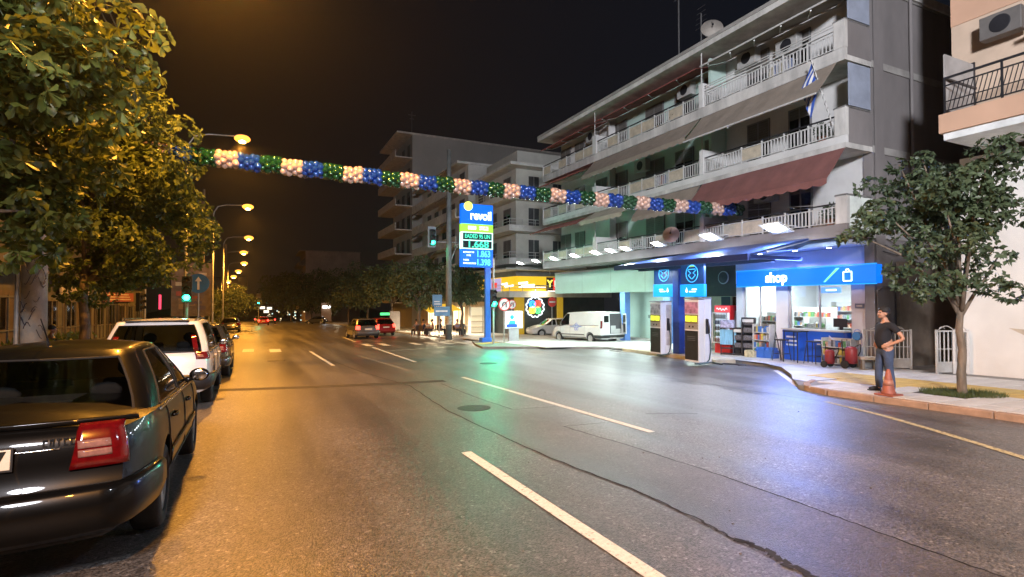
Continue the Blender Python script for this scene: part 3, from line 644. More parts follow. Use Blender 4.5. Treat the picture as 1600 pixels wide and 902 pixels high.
for k in range(3): cb.tube([(XW + .3 + k * .1, YC - .06, 3.2 + k * .2), (XW + 1.0, YC - .06, 3.1 + k * .15), (XW + 1.8, YC - .06, 3.3 + k * .1), (XW + 3.6, YC - .06, 3.05 + k * .2)], .012, 5)
wb(cb, 'cables', BLACK, gbw)
# plants in the lowest balcony corner
rgp = np.random.default_rng(5)
def potted(x, y, z, label, r=.28, n=420):
    root = empty('potted_plant', (x, y, z)); MB().lathe([(.10, 0), (.13, .2), (.145, .2), (.145, .23)], 16).build('pot', mat('terracotta', (.35, .13, .07), .8), root)
    d = rgp.normal(size=(n, 3)); d /= np.linalg.norm(d, axis=1, keepdims=True); P = d * r * rgp.uniform(.3, 1, (n, 1)) + np.array([0, 0, .42]); o = bpy.data.objects.new('leaves', leaves_mesh('leaves', P, d + rgp.normal(size=P.shape) * .4, .08, DI, LF3, rgp)); col.objects.link(o); o.parent = root; return tag(root, label, 'plant')
potted(XF + .35, 17.4, FZ[2] + .17, 'tall potted plant on the top balcony of the middle flats', .32); potted(XF + .4, 20.0, FZ[0] + .17, 'potted plant on the lowest balcony of the middle flats', .30); potted(XF + .35, YC + .75, FZ[0] + .39, 'bushy potted plant at the right end of the lowest balcony'); potted(XF + .35, YC + 1.0, FZ[1] + .39, 'potted plant at the right end of the middle balcony', .22)

# ---------------- ground floor : shop, dark bay, deep forecourt with pale green fascia
gf = empty('station_ground_floor', (XW, 12, gz(XW, 12))); tag(gf, 'white lit station shop front and pale green forecourt recess under the flats', 'building')
SX0 = 17.25; SYA, SYB = YC + .32, 15.35
WHT = mat('shop_white', (.74, .76, .78), .5, var=.05)
zg = gz(SX0, 12.5) + .12
bx(gf, 'wall', WHT, SX0 + .002, SX0 + .25, SYA, SYA + .55, zg - .3, 2.30); bx(gf, 'wall', WHT, SX0, SX0 + .25, 13.05, 13.55, zg - .3, 2.25)
bx(gf, 'wall', WHT, SX0, SX0 + .25, 15.05, SYB, zg - .3, 2.3)
bx(gf, 'wall', mat('lilac_upper_wall', (.60, .62, .74), .5, var=.04), SX0 - .02, SX0 + .3, SYA, SYB, 2.32, 3.40)
bx(gf, 'back_wall', WHT, 22, 22.2, SYA, SYB, zg - .4, 3.4); bx(gf, 'side_wall', WHT, SX0 + .26, 22, SYB - .1, SYB, zg - .4, 3.4)
bx(gf, 'shop_ceiling', WHT, SX0 + .31, 22, SYA, SYB - .11, 2.75, 2.9); bx(gf, 'shop_floor', mat('shop_tiles', (.55, .55, .52), .3), SX0 - .02, 22, SYA, SYB - .11, zg - .3, zg + .01)
for (a, b) in ((SYA + .56, 13.04), (13.56, 15.04)):
    fr = MB(); fr.box(SX0 + .08, SX0 + .14, a, a + .05, zg, 2.3); fr.box(SX0 + .08, SX0 + .14, b - .05, b, zg, 2.3); fr.box(SX0 + .08, SX0 + .14, a + .05, b - .05, 2.24, 2.3); fr.box(SX0 + .08, SX0 + .14, a + .05, b - .05, zg, zg + .06); m_ = (a + b) / 2; fr.box(SX0 + .082, SX0 + .138, m_ - .025, m_ + .025, zg + .06, 2.24)
    w = wb(fr, 'shop_window', WMET, gf); bx(w, 'pane', GLASSC, SX0 + .105, SX0 + .113, a + .05, b - .05, zg + .06, 2.24)
# soffit with downlights
sf = bx(gf, 'soffit', mat('soffit_panel', (.55, .62, .80), .5), 16.05, SX0 - .021, SYA - .1, SYB, 3.41, 3.56)
bx(sf, 'soffit_edge', mat('pale_blue_edge', (.35, .55, .85), .4), 16.0, 16.045, SYA - .1, SYB, 3.37, 3.58)
SPOT = glow('spot_lens', (.85, .92, 1), 18)
for y in (11.0, 12.2, 13.6):
    d_ = wb(MB().lathe([(.09, 3.375), (.09, 3.409)], 16, c=(16.5, y, 0)), 'downlight', WMET, sf); wb(MB().lathe([(.07, 3.366), (.07, 3.372)], 16, c=(16.5, y, 0)), 'lens', SPOT, d_)
    lamp('SPOT', (16.5, y, 3.34), (.75, .82, 1), 70, size=.06, rot=(0, 0, 0), spot=130, name='downlight_light')
ceil_l = glow('shop_panel_light', (.93, .98, 1), 4)
for y in (11.6, 14.2):
    bx(gf, 'ceiling_light', ceil_l, 18.2, 18.8, y - .5, y + .5, 2.715, 2.745); bx(gf, 'ceiling_light', ceil_l, 20.2, 20.8, y - .5, y + .5, 2.715, 2.745)
lamp('AREA', (18.9, 11.9, 2.68), (.9, .97, 1), 300, size=2.0, name='shop_light'); lamp('AREA', (18.9, 14.3, 2.68), (.9, .97, 1), 150, size=1.4, name='shop_light')
# lit shop sign
LB = glow('sign_blue', (.0, .16, .95), 1.15); LBD = glow('sign_blue_edge', (.02, .35, .85), 1.2); LW = glow('sign_white', (.85, 1, 1), 3.2); LG = glow('sign_green', (.22, 1, .30), 1.2)
za, zb_ = 2.22, 2.80
sg = empty('shop_sign', (16.9, 12.5, 2.5)); tag(sg, 'long glowing blue sign reading shop above the station shop windows', 'sign')
wb(MB().box(16.86, 17.2, YC - .12, 15.0, za, zb_), 'sign_box', LB, sg, bevel=.03)
wb(MB().box(16.855, 16.90, YC - .13, 15.01, za - .03, za - .004).box(16.855, 16.90, YC - .13, 15.01, zb_ + .004, zb_ + .03), 'sign_edge', LBD, sg)
text('shop', .50, LW, sg, (-.05, YX(1213, 16.86) - 12.5, .0), TX, bold=.012, sx=.92)
y_ = YX(1300, 16.86); wb(MB().prism([(y_ + .22, za + .07), (y_ + .28, za + .07), (y_ - .16, zb_ - .07), (y_ - .26, zb_ - .07)], 'x', 16.845, 16.858), 'slash_mark', LG, sg)
y_ = YX(1325, 16.86); bag = MB()
for a, b in (((-.13, .09), (.13, .09)), ((.13, .09), (.13, .38)), ((.13, .38), (-.13, .38)), ((-.13, .38), (-.13, .09))): bag.tube([(16.845, y_ + a[0], za + a[1]), (16.845, y_ + b[0], za + b[1])], .016, 6)
bag.tube([(16.845, y_ - .05, za + .38), (16.845, y_ - .04, za + .46), (16.845, y_ + .04, za + .46), (16.845, y_ + .05, za + .38)], .013, 6); wb(bag, 'bag_symbol', LW, sg)
lamp('AREA', (16.6, 12.4, 2.5), (.14, .26, 1), 210, size=1.5, rot=(0, pi / 2, 0), name='sign_glow_light')
# dark bay left of the shop and the pale green recess
bx(gf, 'dark_fascia', BLACK, 17.3, 17.6, 15.36, 17.9, 1.85, 3.40)
lg = empty('round_logo', (17.28, 16.0, 2.62)); tag(lg, 'round grey emblem on the black fascia left of the shop', 'sign'); lg.rotation_euler = (0, 0, 0)
y_ = YX(1131, 17.28)
lg.location = (17.28, y_, 2.62)
MB().lathe([(.27, -.03), (.27, -.001)], 32, 'x').build('disc', mat('logo_grey', (.38, .44, .45), .5), lg); MB().lathe([(.21, -.045), (.23, -.045), (.23, -.031), (.21, -.031)], 32, 'x').build('ring', DARKM, lg)
MB().box(-.044, -.032, -.13, -.05, -.12, .1).box(-.044, -.032, .05, .13, -.12, .1).box(-.044, -.032, -.13, .13, .101, .15).build('mark', DARKM, lg)
bx(gf, 'door_frame', WMET, 18.3, 18.36, 15.4, 15.5, -.6, 1.84); bx(gf, 'door_frame', WMET, 18.3, 18.36, 16.5, 16.6, -.6, 1.84); bx(gf, 'door_frame', WMET, 18.302, 18.358, 15.51, 16.49, 1.2, 1.27); bx(gf, 'door_pane', GLASSD, 18.32, 18.34, 15.5, 16.5, 1.28, 1.84)
bx(gf, 'dark_column', NAVY, 18.4, 18.6, 16.62, 17.2, -.7, 1.84)
bx(gf, 'back_wall', mat('bay_back_wall', (.62, .66, .60), .6), 19.6, 19.8, 15.36, 19.4, -.8, 3.4)
bx(gf, 'back_wall', TEALW, 22.1, 22.3, 19.4, 29.3, -1.2, 3.4); bx(gf, 'divider_wall', TEALW, 19.0, 22.09, 19.41, 19.55, -1.0, 3.4)
bx(gf, 'recess_ceiling', TEALW, 17.32, 22.09, 17.95, 29.3, 2.45, 2.60)
fa = bx(gf, 'fascia', mat('fascia_green', (.42, .62, .56), .45, var=.05), 17.0, 17.3, 18.0, 29.35, 2.09, 3.36)
wb(MB().box(16.97, 16.998, 18.0, 29.35, 3.30, 3.40), 'fascia_trim', WMET, fa)
for y in (20.6, 23.4, 26.2): bx(fa, 'fascia_joint', mat('joint_dark_strip', (.20, .30, .27), .6), 16.996, 16.9995, y, y + .02, 2.1, 3.29)  # darker strips mark the fascia joints
for y in (22.9, 26.9): bx(gf, 'blue_column', mat('column_blue', (.10, .20, .50), .5), 20.6, 21.0, y, y + .5, -1.2, 2.44)
SIGNG = mat('wall_stencil', (.16, .22, .20), .6)
for y in (20.3, 21.2, 24.6, 25.6): 
    bx(gf, 'wall_bracket', SIGNG, 22.06, 22.095, y, y + .07, .5, 1.3)
for y in (21.6, 22.0, 25.9, 26.3): bx(gf, 'wall_notice', SIGNG, 22.06, 22.095, y, y + .16, .55, .75)
bx(gf, 'step', CONC, 21.4, 22.09, 19.6, 29, -1.05, -.72)

# ---------------- right building (cream and peach) with black railing
RX, RYE = 17.5, 7.9
rb = empty('corner_house', (RX, RYE, gz(RX, RYE))); tag(rb, 'peach house with cream ground floor and black balcony railing at the right edge', 'building')
CRW = mat('cream_render', (.76, .76, .72), .8, var=.10, scale=.6, bump=.2); PEA = mat('peach_render', (.58, .36, .24), .8, var=.1, scale=.6, bump=.15)
bx(rb, 'wall', CRW, RX, 30, -12, RYE, -.6, 5.6)
CRM = mat('light_peach', (.60, .46, .34), .8, var=.08)
sh = MB(); 
bx(rb, 'upper_wall', CRM, RX - .35, 30, -12, RYE - .02, 6.42, 20)
st_ = atX(1495, 120, RX - .36); 
for (za_, zb2) in ((9.2, 10.2), (13, 14)): bx(rb, 'colour_band', PEA, RX - .375, RX - .352, -12, RYE - .02, za_, zb2)
bs = bx(rb, 'balcony_slab', PEA, 15.55, RX - .01, -12, 7.45, 5.92, 6.40); bx(bs, 'cornice', mat('cornice_white', (.72, .74, .72), .6), 15.62, RX - .012, -12, 7.38, 5.74, 5.915)
r_ = MB(); rz = 6.41
for k in range(12):
    y = 7.35 - k * 1.15; r_.box(15.62, 15.66, y - .02, y + .02, rz, rz + .88)
r_.box(15.615, 15.665, -6, 7.37, rz + .88, rz + .93); r_.box(15.622, 15.658, -6, 7.37, rz + .70, rz + .73); r_.box(15.622, 15.658, -6, 7.37, rz + .06, rz + .09); r_.box(15.622, 15.658, -6, 7.37, rz + .30, rz + .32)
r_.box(15.66, RX - .37, 7.32, 7.36, rz + .88, rz + .93); r_.box(15.66, RX - .37, 7.322, 7.358, rz + .06, rz + .09)
RR = wb(r_, 'railing', DARKM, bs)
bk = MB().box(-.008, .008, -.008, .008, 0, 1).mesh('rail_bar', DARKM)
for k in range(70):
    y = 7.28 - k * .095
    o = inst('rail_bar', bk, (0, 0, 0), RR, (radians(14), 0, 0), (1, 1, .62)); o.location = Vector((15.64, y, rz + .09)) - wpos(RR)
bx(rb, 'screen_panel', mat('screen_grey', (.40, .38, .36), .6), 15.7, RX - .4, 7.36, 7.40, rz + .1, rz + 1.55)
wb(MB().box(RX - .44, RX - .38, 7.34, 7.42, rz, rz + 1.6), 'screen_post', DARKM, rb)
acx = atX(1567, 50, RX - .7)
ac = ac_unit((acx.x, acx.y, acx.z - .1), None); tag(ac, 'dark boxy air conditioner hung on the peach wall above the black railing', 'air conditioner'); ac.data.materials[0] = mat('ac_dark', (.14, .13, .12), .6)
bx(rb, 'bracket_beam', mat('beam_grey', (.30, .28, .26), .6), RX - 1.1, RX - .36, 3.4, 6.0, 9.05 - .85, 9.15 - .85); bx(rb, 'column', mat('beam_brown', (.22, .15, .11), .7), RX - 1.4, RX - 1.2, 4.95, 5.1, 6.4, 12)
STN = mat('wall_stain', (.50, .44, .34), .85, var=.15)
wb(MB().add([(RX - .004, 6.9, .98), (RX - .004, 6.5, .95), (RX - .004, 6.25, .70), (RX - .004, 6.1, .42), (RX - .004, 6.3, .5), (RX - .004, 6.6, .82)], [(0, 1, 2, 3, 4, 5)]), 'damp_stain', STN, rb)
# passage between the two houses: dark back, white gates
pg = empty('passage_wall', (20, 9, -.4)); tag(pg, 'dark plastered passage between the flats and the cream house, closed by white gates', 'wall')
wb(MB().box(23, 23.2, RYE + .02, YC - .04, -.6, 7), 'back_wall', GREYW, pg)
wb(MB().box(18.0, 22.9, YC - .16, YC - .055, -.5, 2.9), 'plinth_panel', mat('brown_panel', (.17, .135, .10), .85, var=.25, scale=2), pg)
wb(MB().box(17.0, 17.06, YC - .16, YC - .06, 2.0, 2.1).box(17.0, 22.9, YC - .20, YC - .161, 2.05, 2.12), 'ledge', mat('ledge_dark', (.08, .07, .06), .8), pg)
def gate(x, y, w, h, ang, label):
    root = empty('white_gate', (x, y, gz(x, y) + .11), ang); fr = MB(); t = .025
    fr.box(0, .05, -t, t, 0, h); fr.box(w - .05, w, -t, t, 0, h); fr.box(.05, w - .05, -t, t, h - .06, h - .02); fr.box(.05, w - .05, -t, t, .28, .32); fr.box(.05, w - .05, -t * .9, t * .9, h * .55, h * .55 + .02)
    fr.build('gate_frame', WMET, root); MB().box(.05, w - .05, -.01, .01, .03, .28).build('kick_panel', WMET, root)
    n = int(w / .11)
    bm_ = MB().box(-.011, .011, -.011, .011, 0, h - .38).mesh('bar', WMET)
    for k in range(1, n): inst('gate_bar', bm_, (w * k / n, 0, .32), root)
    MB().tube([(w * .15 + w * .7 * t_, 0, h + .10 * sin(pi * t_)) for t_ in [i / 10 for i in range(11)]], .012, 6).tube([(w * .3 + w * .12 * cos(a), 0, h + .02 + .06 * sin(a)) for a in [i * pi / 6 for i in range(7)]], .009, 6).build('scroll', WMET, root)
    return tag(root, label, 'gate')
def between(a, b, h, label):
    A = G(*a, .11); B = G(*b, .11); d = B - A; return gate(A.x, A.y, Vector((d.x, d.y)).length, h, atan2(d.y, d.x), label)
A1 = G(1425, 577, .11); gate(A1.x, A1.y, 1.35, 1.18, radians(148), 'white metal gate leaf with bars, just right of the standing man')
A2 = G(1463, 584, .11); gate(A2.x, A2.y, .62, 1.2, radians(-20), 'white metal gate leaf hinged near the cream wall, behind the young tree')
A3 = G(1489, 584, .11); gate(A3.x, A3.y, .35, 1.2, radians(-50), 'narrow white gate piece folded against the cream wall corner')

# ---------------- buildings beyond the side street
def block(name, label, x, y0, y1, ztop, depth, base, floors, wallm, slabm, proj=1.2, seed=1, win=True, endbal=False, awn=(), skip_front=False, roofm=None, railm=None):
    rg = random.Random(seed); root = empty(name, (x, y0, base)); tag(root, label, 'building')
    bx(root, 'wall', wallm, x, x + depth, y0, y1, base, ztop)
    fh = (ztop - base - 3.6) / floors
    bx(root, 'roof_slab', roofm or slabm, x - proj * .9, x + depth + .1, y0 - (proj if endbal else .1), y1 + .1, ztop + .002, ztop + .25)
    for k in range(floors):
        z = base + 3.6 + k * fh; ye = y0 - proj if endbal else y0
        s = bx(root, 'balcony_slab', slabm, x - proj, x - .003, ye, y1, z, z + .16)
        bx(s, 'parapet', slabm, x - proj, x - proj + .1, ye, y1, z + .163, z + (.5 if endbal else .95))
        if endbal:
            bx(s, 'balcony_slab_end', slabm, x, x + depth, ye, y0 - .003, z, z + .155); bx(s, 'parapet', slabm, x - proj + .11, x + depth, ye, ye + .1, z + .163, z + .5)
            wb(MB().tube([(x - proj + .05, y1, z + 1.0), (x - proj + .05, ye + .05, z + 1.0), (x + depth, ye + .05, z + 1.0)], .03, 6).tube([(x - proj + .05, y1, z + .75), (x - proj + .05, ye + .05, z + .75), (x + depth, ye + .05, z + .75)], .02, 6), 'handrail', WMET, s)
            ps = MB()
            for q in range(6): ps.box(x - proj + .03 + q * 1.2, x - proj + .07 + q * 1.2, ye + .03, ye + .07, z + .5, z + 1.0)
            for q in range(8): ps.box(x - proj + .03, x - proj + .07, ye + .04 + q * 1.4, ye + .08 + q * 1.4, z + .5, z + 1.0)
            wb(ps, 'rail_posts', WMET, s)
            for q in range(2):
                xx = x + 1.2 + q * 2.4; w = bx(root, 'window', SHUT, xx, xx + 1.0, y0 - .03, y0 + .01, z + .2, z + 2.2); bx(w, 'window_frame', WMET, xx + .48, xx + .52, y0 - .045, y0 - .031, z + .2, z + 2.2)
        if win:
            n = int((y1 - y0) / 3.0)
            for q in range(n):
                yy = y0 + 1 + q * 3.0; window(root, x - .003, yy, yy + 1.5, z + .2, z + 2.25, rg.choice([0, .3, .6, 1]))
        for q in awn:
            if rg.random() < .6: awning(root, x - proj + .02, y0 + q, y0 + q + 3.4, z - .03 + fh, .6, .8, rg.choice([AWTAN, AWRED, AWTAN]), .12, narm=0)
    return root
G2 = mat('block_cream', (.58, .58, .52), .8, var=.15, scale=.5); G2S = mat('block_slab', (.68, .69, .65), .7, var=.15)
block('flats', 'cream corner flats with wraparound balconies above the yellow tobacco shop', 19.7, 40.6, 50.0, 12.9, 9, -1.7, 4, G2, G2S, 1.2, 2, endbal=True, awn=(1,))
b2p = bx(bpy.data.objects['flats'], 'roof_room', G2, 20.5, 26, 42, 49, 13.16, 14.9)
block('flats', 'stepped white flats with long balconies between the corner flats and the tall tower', 19.3, 51, 68, 15.6, 10, -2.0, 5, mat('block_white', (.60, .60, .56), .8, var=.2, scale=.5), mat('slab_white', (.66, .66, .62), .7, var=.2), 1.4, 5, awn=(1, 6, 11))
tw = block('tower_block', 'tallest dim tower block with a blank side wall and corner balconies', 18.2, 69, 80, 23.6, 24, -2.4, 7, mat('tower_grey', (.44, .41, .37), .85, var=.12, scale=.25), mat('tower_slab', (.60, .54, .48), .8, var=.2), 2.3, 6, awn=())
for px_, y_, hh, lab in ((640, 69, 3.0, 'chimney and aerial on the corner of the tower roof'), (811, 60, 5.2, 'thin aerial standing behind the corner flats')):
    p = atY(px_ + 4, 466, y_); tag(MB().tube([(0, 0, 0), (0, 0, hh)], .05, 6).box(-.5, .5, -.04, .04, hh - .5, hh - .44).box(-.3, .3, -.04, .04, hh - 1.0, hh - .94).build('aerial', MATS['aerial_metal'], None, loc=(p.x, y_ + .5, 23.84 if px_ == 640 else 15.0)), lab, 'aerial')
block('flats', 'dim brown apartment house right of the far trees', 11.0, 150, 170, 14.5, 14, -4.6, 4, mat('far_brown', (.45, .32, .24), .85, var=.2, scale=.3), mat('far_brown_slab', (.34, .26, .20), .8), 1.6, 8)
block('flats', 'small pinkish house facade far away at the left of the street end', -14.0, 215, 225, 9.5, 10, -6.2, 4, mat('far_pink', (.34, .22, .17), .85, var=.2, scale=.3), MATS['far_brown_slab'], 1.6, 9)
lh = bpy.data.objects['flats.003'] if 'flats.003' in bpy.data.objects else None

# ---------------- corner tobacco shop with yellow fascia
ys = empty('corner_shop', (19.5, 40.3, -1.5)); tag(ys, 'corner shop with a bright yellow wraparound fascia and dark glazed walls', 'shop')
YEL = glow('fascia_yellow', (1.0, .60, .02), .85); CB = 40.28
def P_(x, y): return atY(x, y, CB - .6)
ztp, zbt = P_(830, 432).z, P_(830, 458).z
xc = P_(807, 440).x
fy = wb(MB().box(xc, 28.5, CB - .6, CB - .25, zbt, ztp).box(xc, xc + .35, CB - .249, 56, zbt, ztp), 'yellow_fascia', YEL, ys)
wb(MB().box(xc - .02, 28.5, CB - .64, CB - .602, ztp, ztp + .45).box(xc - .06, xc - .003, CB - .64, 56, ztp + .002, ztp + .45).box(xc - .04, 28.5, CB - .7, CB - .55, zbt - .12, zbt - .004), 'fascia_border', mat('fascia_grey', (.18, .18, .18), .5), ys)
wb(MB().box(xc - 1.6, 28.5, CB - 2.0, 56, ztp + .46, ztp + .58), 'flat_canopy', mat('canopy_pale', (.50, .52, .50), .6), ys)
DKW = mat('dark_shopfront', (.05, .055, .06), .35, var=.3)
bx(ys, 'front_wall', DKW, xc + .3, 28.5, CB, CB + .2, -1.7, zbt - .13); bx(ys, 'street_wall', DKW, xc + .30, xc + .5, CB + .21, 50, -1.9, zbt - .13)
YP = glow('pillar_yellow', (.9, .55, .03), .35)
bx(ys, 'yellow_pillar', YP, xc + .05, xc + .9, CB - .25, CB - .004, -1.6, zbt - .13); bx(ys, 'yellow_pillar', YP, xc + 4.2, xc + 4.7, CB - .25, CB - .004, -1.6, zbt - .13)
rb_ = P_(862, 446); red = glow('lettering_red', (.9, .04, .02), 1.1); wls = glow('lettering_white', (1, .95, .85), 2.4)
bx(fy, 'letter_board', mat('board_dark', (.05, .03, .03), .5), rb_.x - .55, rb_.x + .75, CB - .66, CB - .641, zbt + .05, ztp - .05)
def wtext(s, size, m, parent, loc, rot, **k): o = text(s, size, m, parent, (0, 0, 0), rot, **k); o.location = Vector(loc) - wpos(parent); return o
zm_ = (ztp + zbt) / 2; yll = glow('lettering_yellow', (1, .85, .1), 1.6)
bx(fy, 'red_square', red, rb_.x + .10, rb_.x + .70, CB - .672, CB - .662, zbt + .25, ztp - .12)
wtext('Y', .82, yll, fy, (rb_.x - .22, CB - .68, zm_ + .08), TR, bold=.03); wtext('E', .72, wls, fy, (rb_.x + .40, CB - .685, zm_ + .08), TR, bold=.02)
bx(fy, 'board_footer', wls, rb_.x - .45, rb_.x + .65, CB - .672, CB - .662, zbt + .10, zbt + .20)
x1_ = P_(822, 447).x
for dx, dz, ln in ((-.30, .14, .42), (.15, -.06, .62)): wb(MB().tube([(x1_ + dx - ln, CB - .64, zm_ + dz - .05), (x1_ + dx + ln, CB - .64, zm_ + dz + .03)], .085, 8), 'script_mark', wls, fy)
y1_ = YX(793, xc)
for dy, dz, ln in ((.5, .12, .5), (-.4, -.06, .8)): wb(MB().tube([(xc - .03, y1_ + dy - ln, zm_ + dz), (xc - .03, y1_ + dy + ln, zm_ + dz - .05)], .085, 8), 'script_mark', wls, fy)
y2_ = YX(776, xc); bx(fy, 'letter_board', glow('board_lilac', (.55, .45, .75), .8), xc - .05, xc - .004, y2_ - 1.0, y2_ + 1.2, zbt + .08, ztp - .08); bx(fy, 'board_print', red, xc - .062, xc - .053, y2_ - .2, y2_ + .9, zm_ - .2, zm_ + .25)
bx(fy, 'dark_line', MATS['board_dark'], xc + .2, rb_.x - .6, CB - .607, CB - .6025, zm_ - .14, zm_ - .09); bx(fy, 'pale_line', wls, xc + .2, rb_.x - .6, CB - .607, CB - .6025, zm_ - .24, zm_ - .18)
# flower sign: ring of coloured rings
fc_ = atY(836, 480, CB - .1)
fs = empty('flower_sign', fc_); tag(fs, 'glowing flower emblem of coloured rings with a white outline on the dark shop wall', 'sign')
def ring(mb, cx, cz, r, t=.05, y=0): mb.tube([(cx + r * cos(a), y, cz + r * sin(a)) for a in [i * 2 * pi / 18 for i in range(19)]], t, 6)
cols = [glow('neon_red', (1, .05, .03), 3), glow('neon_yellow', (1, .75, .05), 3), glow('neon_green', (.1, .9, .2), 2.2), glow('neon_blue', (.03, .25, 1), 3)]; wn = MB()
for k in range(4):
    a = pi / 4 + k * pi / 2; mb = MB(); ring(mb, .36 * cos(a), .36 * sin(a), .26, .06); ring(mb, .36 * cos(a), .36 * sin(a), .12, .05); mb.build('coloured_ring', [cols[0], cols[3], cols[1], cols[2]][k], fs)
for k in range(12):
    a = k * pi / 6 + .26; wn.tube([(.80 * cos(a + t) * (1 + .10 * cos(t * 8)), -.02, .80 * sin(a + t) * (1 + .10 * cos(t * 8))) for t in (-.24, -.12, 0, .12, .24)], .045, 6)
wn.build('white_outline', glow('neon_white', (.85, .95, 1), 2.5), fs)
lamp('AREA', (xc + 2, CB - 1.3, zbt + .3), (1, .82, .5), 90, size=1.5, rot=(0, 0, 0), name='fascia_light')

# ---------------- left side: shopfronts behind the trees
LX = -9.5
ls = empty('shop_row', (LX, 24, gz(LX, 24) + .12)); tag(ls, 'dim row of small shop fronts behind the parked cars and the left trees', 'building')
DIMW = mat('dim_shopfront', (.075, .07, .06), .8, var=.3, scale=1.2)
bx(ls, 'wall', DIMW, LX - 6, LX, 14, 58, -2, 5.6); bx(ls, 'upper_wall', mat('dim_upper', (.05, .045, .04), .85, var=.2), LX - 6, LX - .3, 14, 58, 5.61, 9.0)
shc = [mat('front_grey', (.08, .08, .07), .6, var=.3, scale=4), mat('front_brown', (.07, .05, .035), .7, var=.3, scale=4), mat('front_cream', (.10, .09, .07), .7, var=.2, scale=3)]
for k in range(14):
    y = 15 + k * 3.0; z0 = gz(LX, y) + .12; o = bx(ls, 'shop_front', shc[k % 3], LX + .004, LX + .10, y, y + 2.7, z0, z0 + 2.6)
    fr = MB()
    for q in range(4): fr.box(LX + .101, LX + .16, y + .05 + q * .85, y + .12 + q * .85, z0 + .1, z0 + 2.4)
    fr.box(LX + .101, LX + .158, y + .12, y + 2.6, z0 + 2.3, z0 + 2.37); fr.box(LX + .101, LX + .158, y + .12, y + 2.6, z0 + .9, z0 + .95); wb(fr, 'frame', shc[(k + 2) % 3], o)
    bx(o, 'pane', GLASSD, LX + .11, LX + .12, y + .15, y + 1.6, z0 + 1.0, z0 + 2.28)
bx(ls, 'cornice', DIMW, LX + .01, LX + .7, 14, 58, 2.9, 3.15)
sgn = empty('faded_sign', (LX + .3, 27, 1.9)); tag(sgn, 'faded pale signboard with dark letters over the shop fronts between the left trees', 'sign')
yy = [YX(95, LX + .25), YX(140, LX + .25)]; wb(MB().box(LX + .2, LX + .28, min(yy), max(yy), 1.9, 2.6), 'board', mat('board_pale', (.42, .38, .33), .7), sgn)
dkl = mat('letters_dark', (.05, .04, .035), .7)
ym_ = sum(yy) / 2; yh = (max(yy) - min(yy)) * .42; wb(scribble(scribble(MB(), 'x', ym_ - yh, ym_ + yh, 2.28, 2.54, LX + .281, LX + .29, 7, 3), 'x', ym_ - yh, ym_ + yh, 1.98, 2.2, LX + .281, LX + .29, 8, 5), 'worn_letters', dkl, sgn) 
sg2 = empty('red_sign', (LX + .3, 35, 1.9)); tag(sg2, 'faded red signboard with pale lines under the left tree crown', 'sign')
yy = [YX(163, LX + .25), YX(208, LX + .25)]; zz = 1.55; wb(MB().box(LX + .2, LX + .28, min(yy), max(yy), zz, zz + .65), 'board', mat('board_red', (.25, .05, .04), .7), sg2)
lw = MB()
for k in range(3): lw.box(LX + .281, LX + .29, min(yy) + .5, max(yy) - 1 - k * .4, zz + .12 + k * .18, zz + .20 + k * .18)
wb(lw, 'text_lines', MATS['board_pale'], sg2)
# slatted white awning seen between trunk and crown
sa = empty('slatted_canopy', (-7.2, 17.5, 2.6)); tag(sa, 'small canopy of pale slats over the shop fronts beside the concrete pole', 'canopy')
pc = MB().box(-.9, .9, -.07, .07, -.02, .02).mesh('canopy_slat', mat('slat_pale', (.45, .45, .40), .6))
for k in range(6): inst('canopy_slat', pc, (0, -.6 + k * .3, .22 - k * .09), sa, (radians(25), radians(8), 0))
# billboard and boards beyond the signal
bb = empty('advert_hoarding', (-7.0, 47, -1)); tag(bb, 'large dim advertising hoarding with pale and dark shapes behind the blue arrow sign', 'hoarding')
c0, c1 = atY(268, 410, 47), atY(333, 500, 47)
MB()
wb(MB().box(c0.x, c1.x, 47, 47.15, c1.z + .3, c0.z), 'panel', mat('hoarding_dim', (.16, .13, .12), .7, var=.35, scale=3), bb)
hc = [mat('h_a', (.45, .42, .38), .6), mat('h_b', (.35, .08, .07), .6), mat('h_c', (.10, .09, .16), .6), mat('h_d', (.30, .22, .15), .6)]
rr = random.Random(4)
for k in range(16):
    x = rr.uniform(c0.x + .2, c1.x - .9); z = rr.uniform(c1.z + .5, c0.z - .5); w, h = rr.uniform(.25, .8), rr.uniform(.12, .4); wb(MB().box(x, x + w, 46.985 - k * .002, 46.99 - k * .002, z, z + h), 'print_patch', hc[k % 4], bb)
for x in (c0.x + .4, c1.x - .3): wb(MB().box(x - .06, x + .06, 47.16, 47.3, gz(x, 47), c0.z - .3), 'post', GALV, bb)
# ================================================================== THE FILLING STATION
# canopy
CX = 14.0
cy0, cy1 = 12.0, 19.05; cz = 2.98
cn = empty('station_canopy', (15.5, 16.4, gz(15.5, 16.4))); tag(cn, 'dark blue lean-to canopy with a lit edge over the fuel pumps', 'canopy')
wb(MB().box(CX, CX + .12, cy0, cy1, cz, cz + .20), 'fascia', NAVY, cn)
LBL = glow('canopy_light_strip', (.45, .78, 1), 5.0)
wb(MB().add([(CX + .1, cy0, cz + .20), (CX + .1, cy1, cz + .20), (16.3, cy1 + .8, 3.55), (16.9, 11.0, 4.0), (16.9, 10.6, 4.0), (14.6, 11.6, 3.35)], [(0, 1, 2, 3, 4, 5)]), 'soffit', mat('canopy_blue', (.015, .04, .16), .35, var=.1), cn).modifiers.new('t', 'SOLIDIFY').thickness = .06
def strip3(a, b, w=.05): return MB().tube([a, b], w, 6)
wb(strip3((CX + .28, cy0 + .2, cz + .20), (CX + .28, cy1 - 1.2, cz + .20)), 'light_strip', LBL, cn)
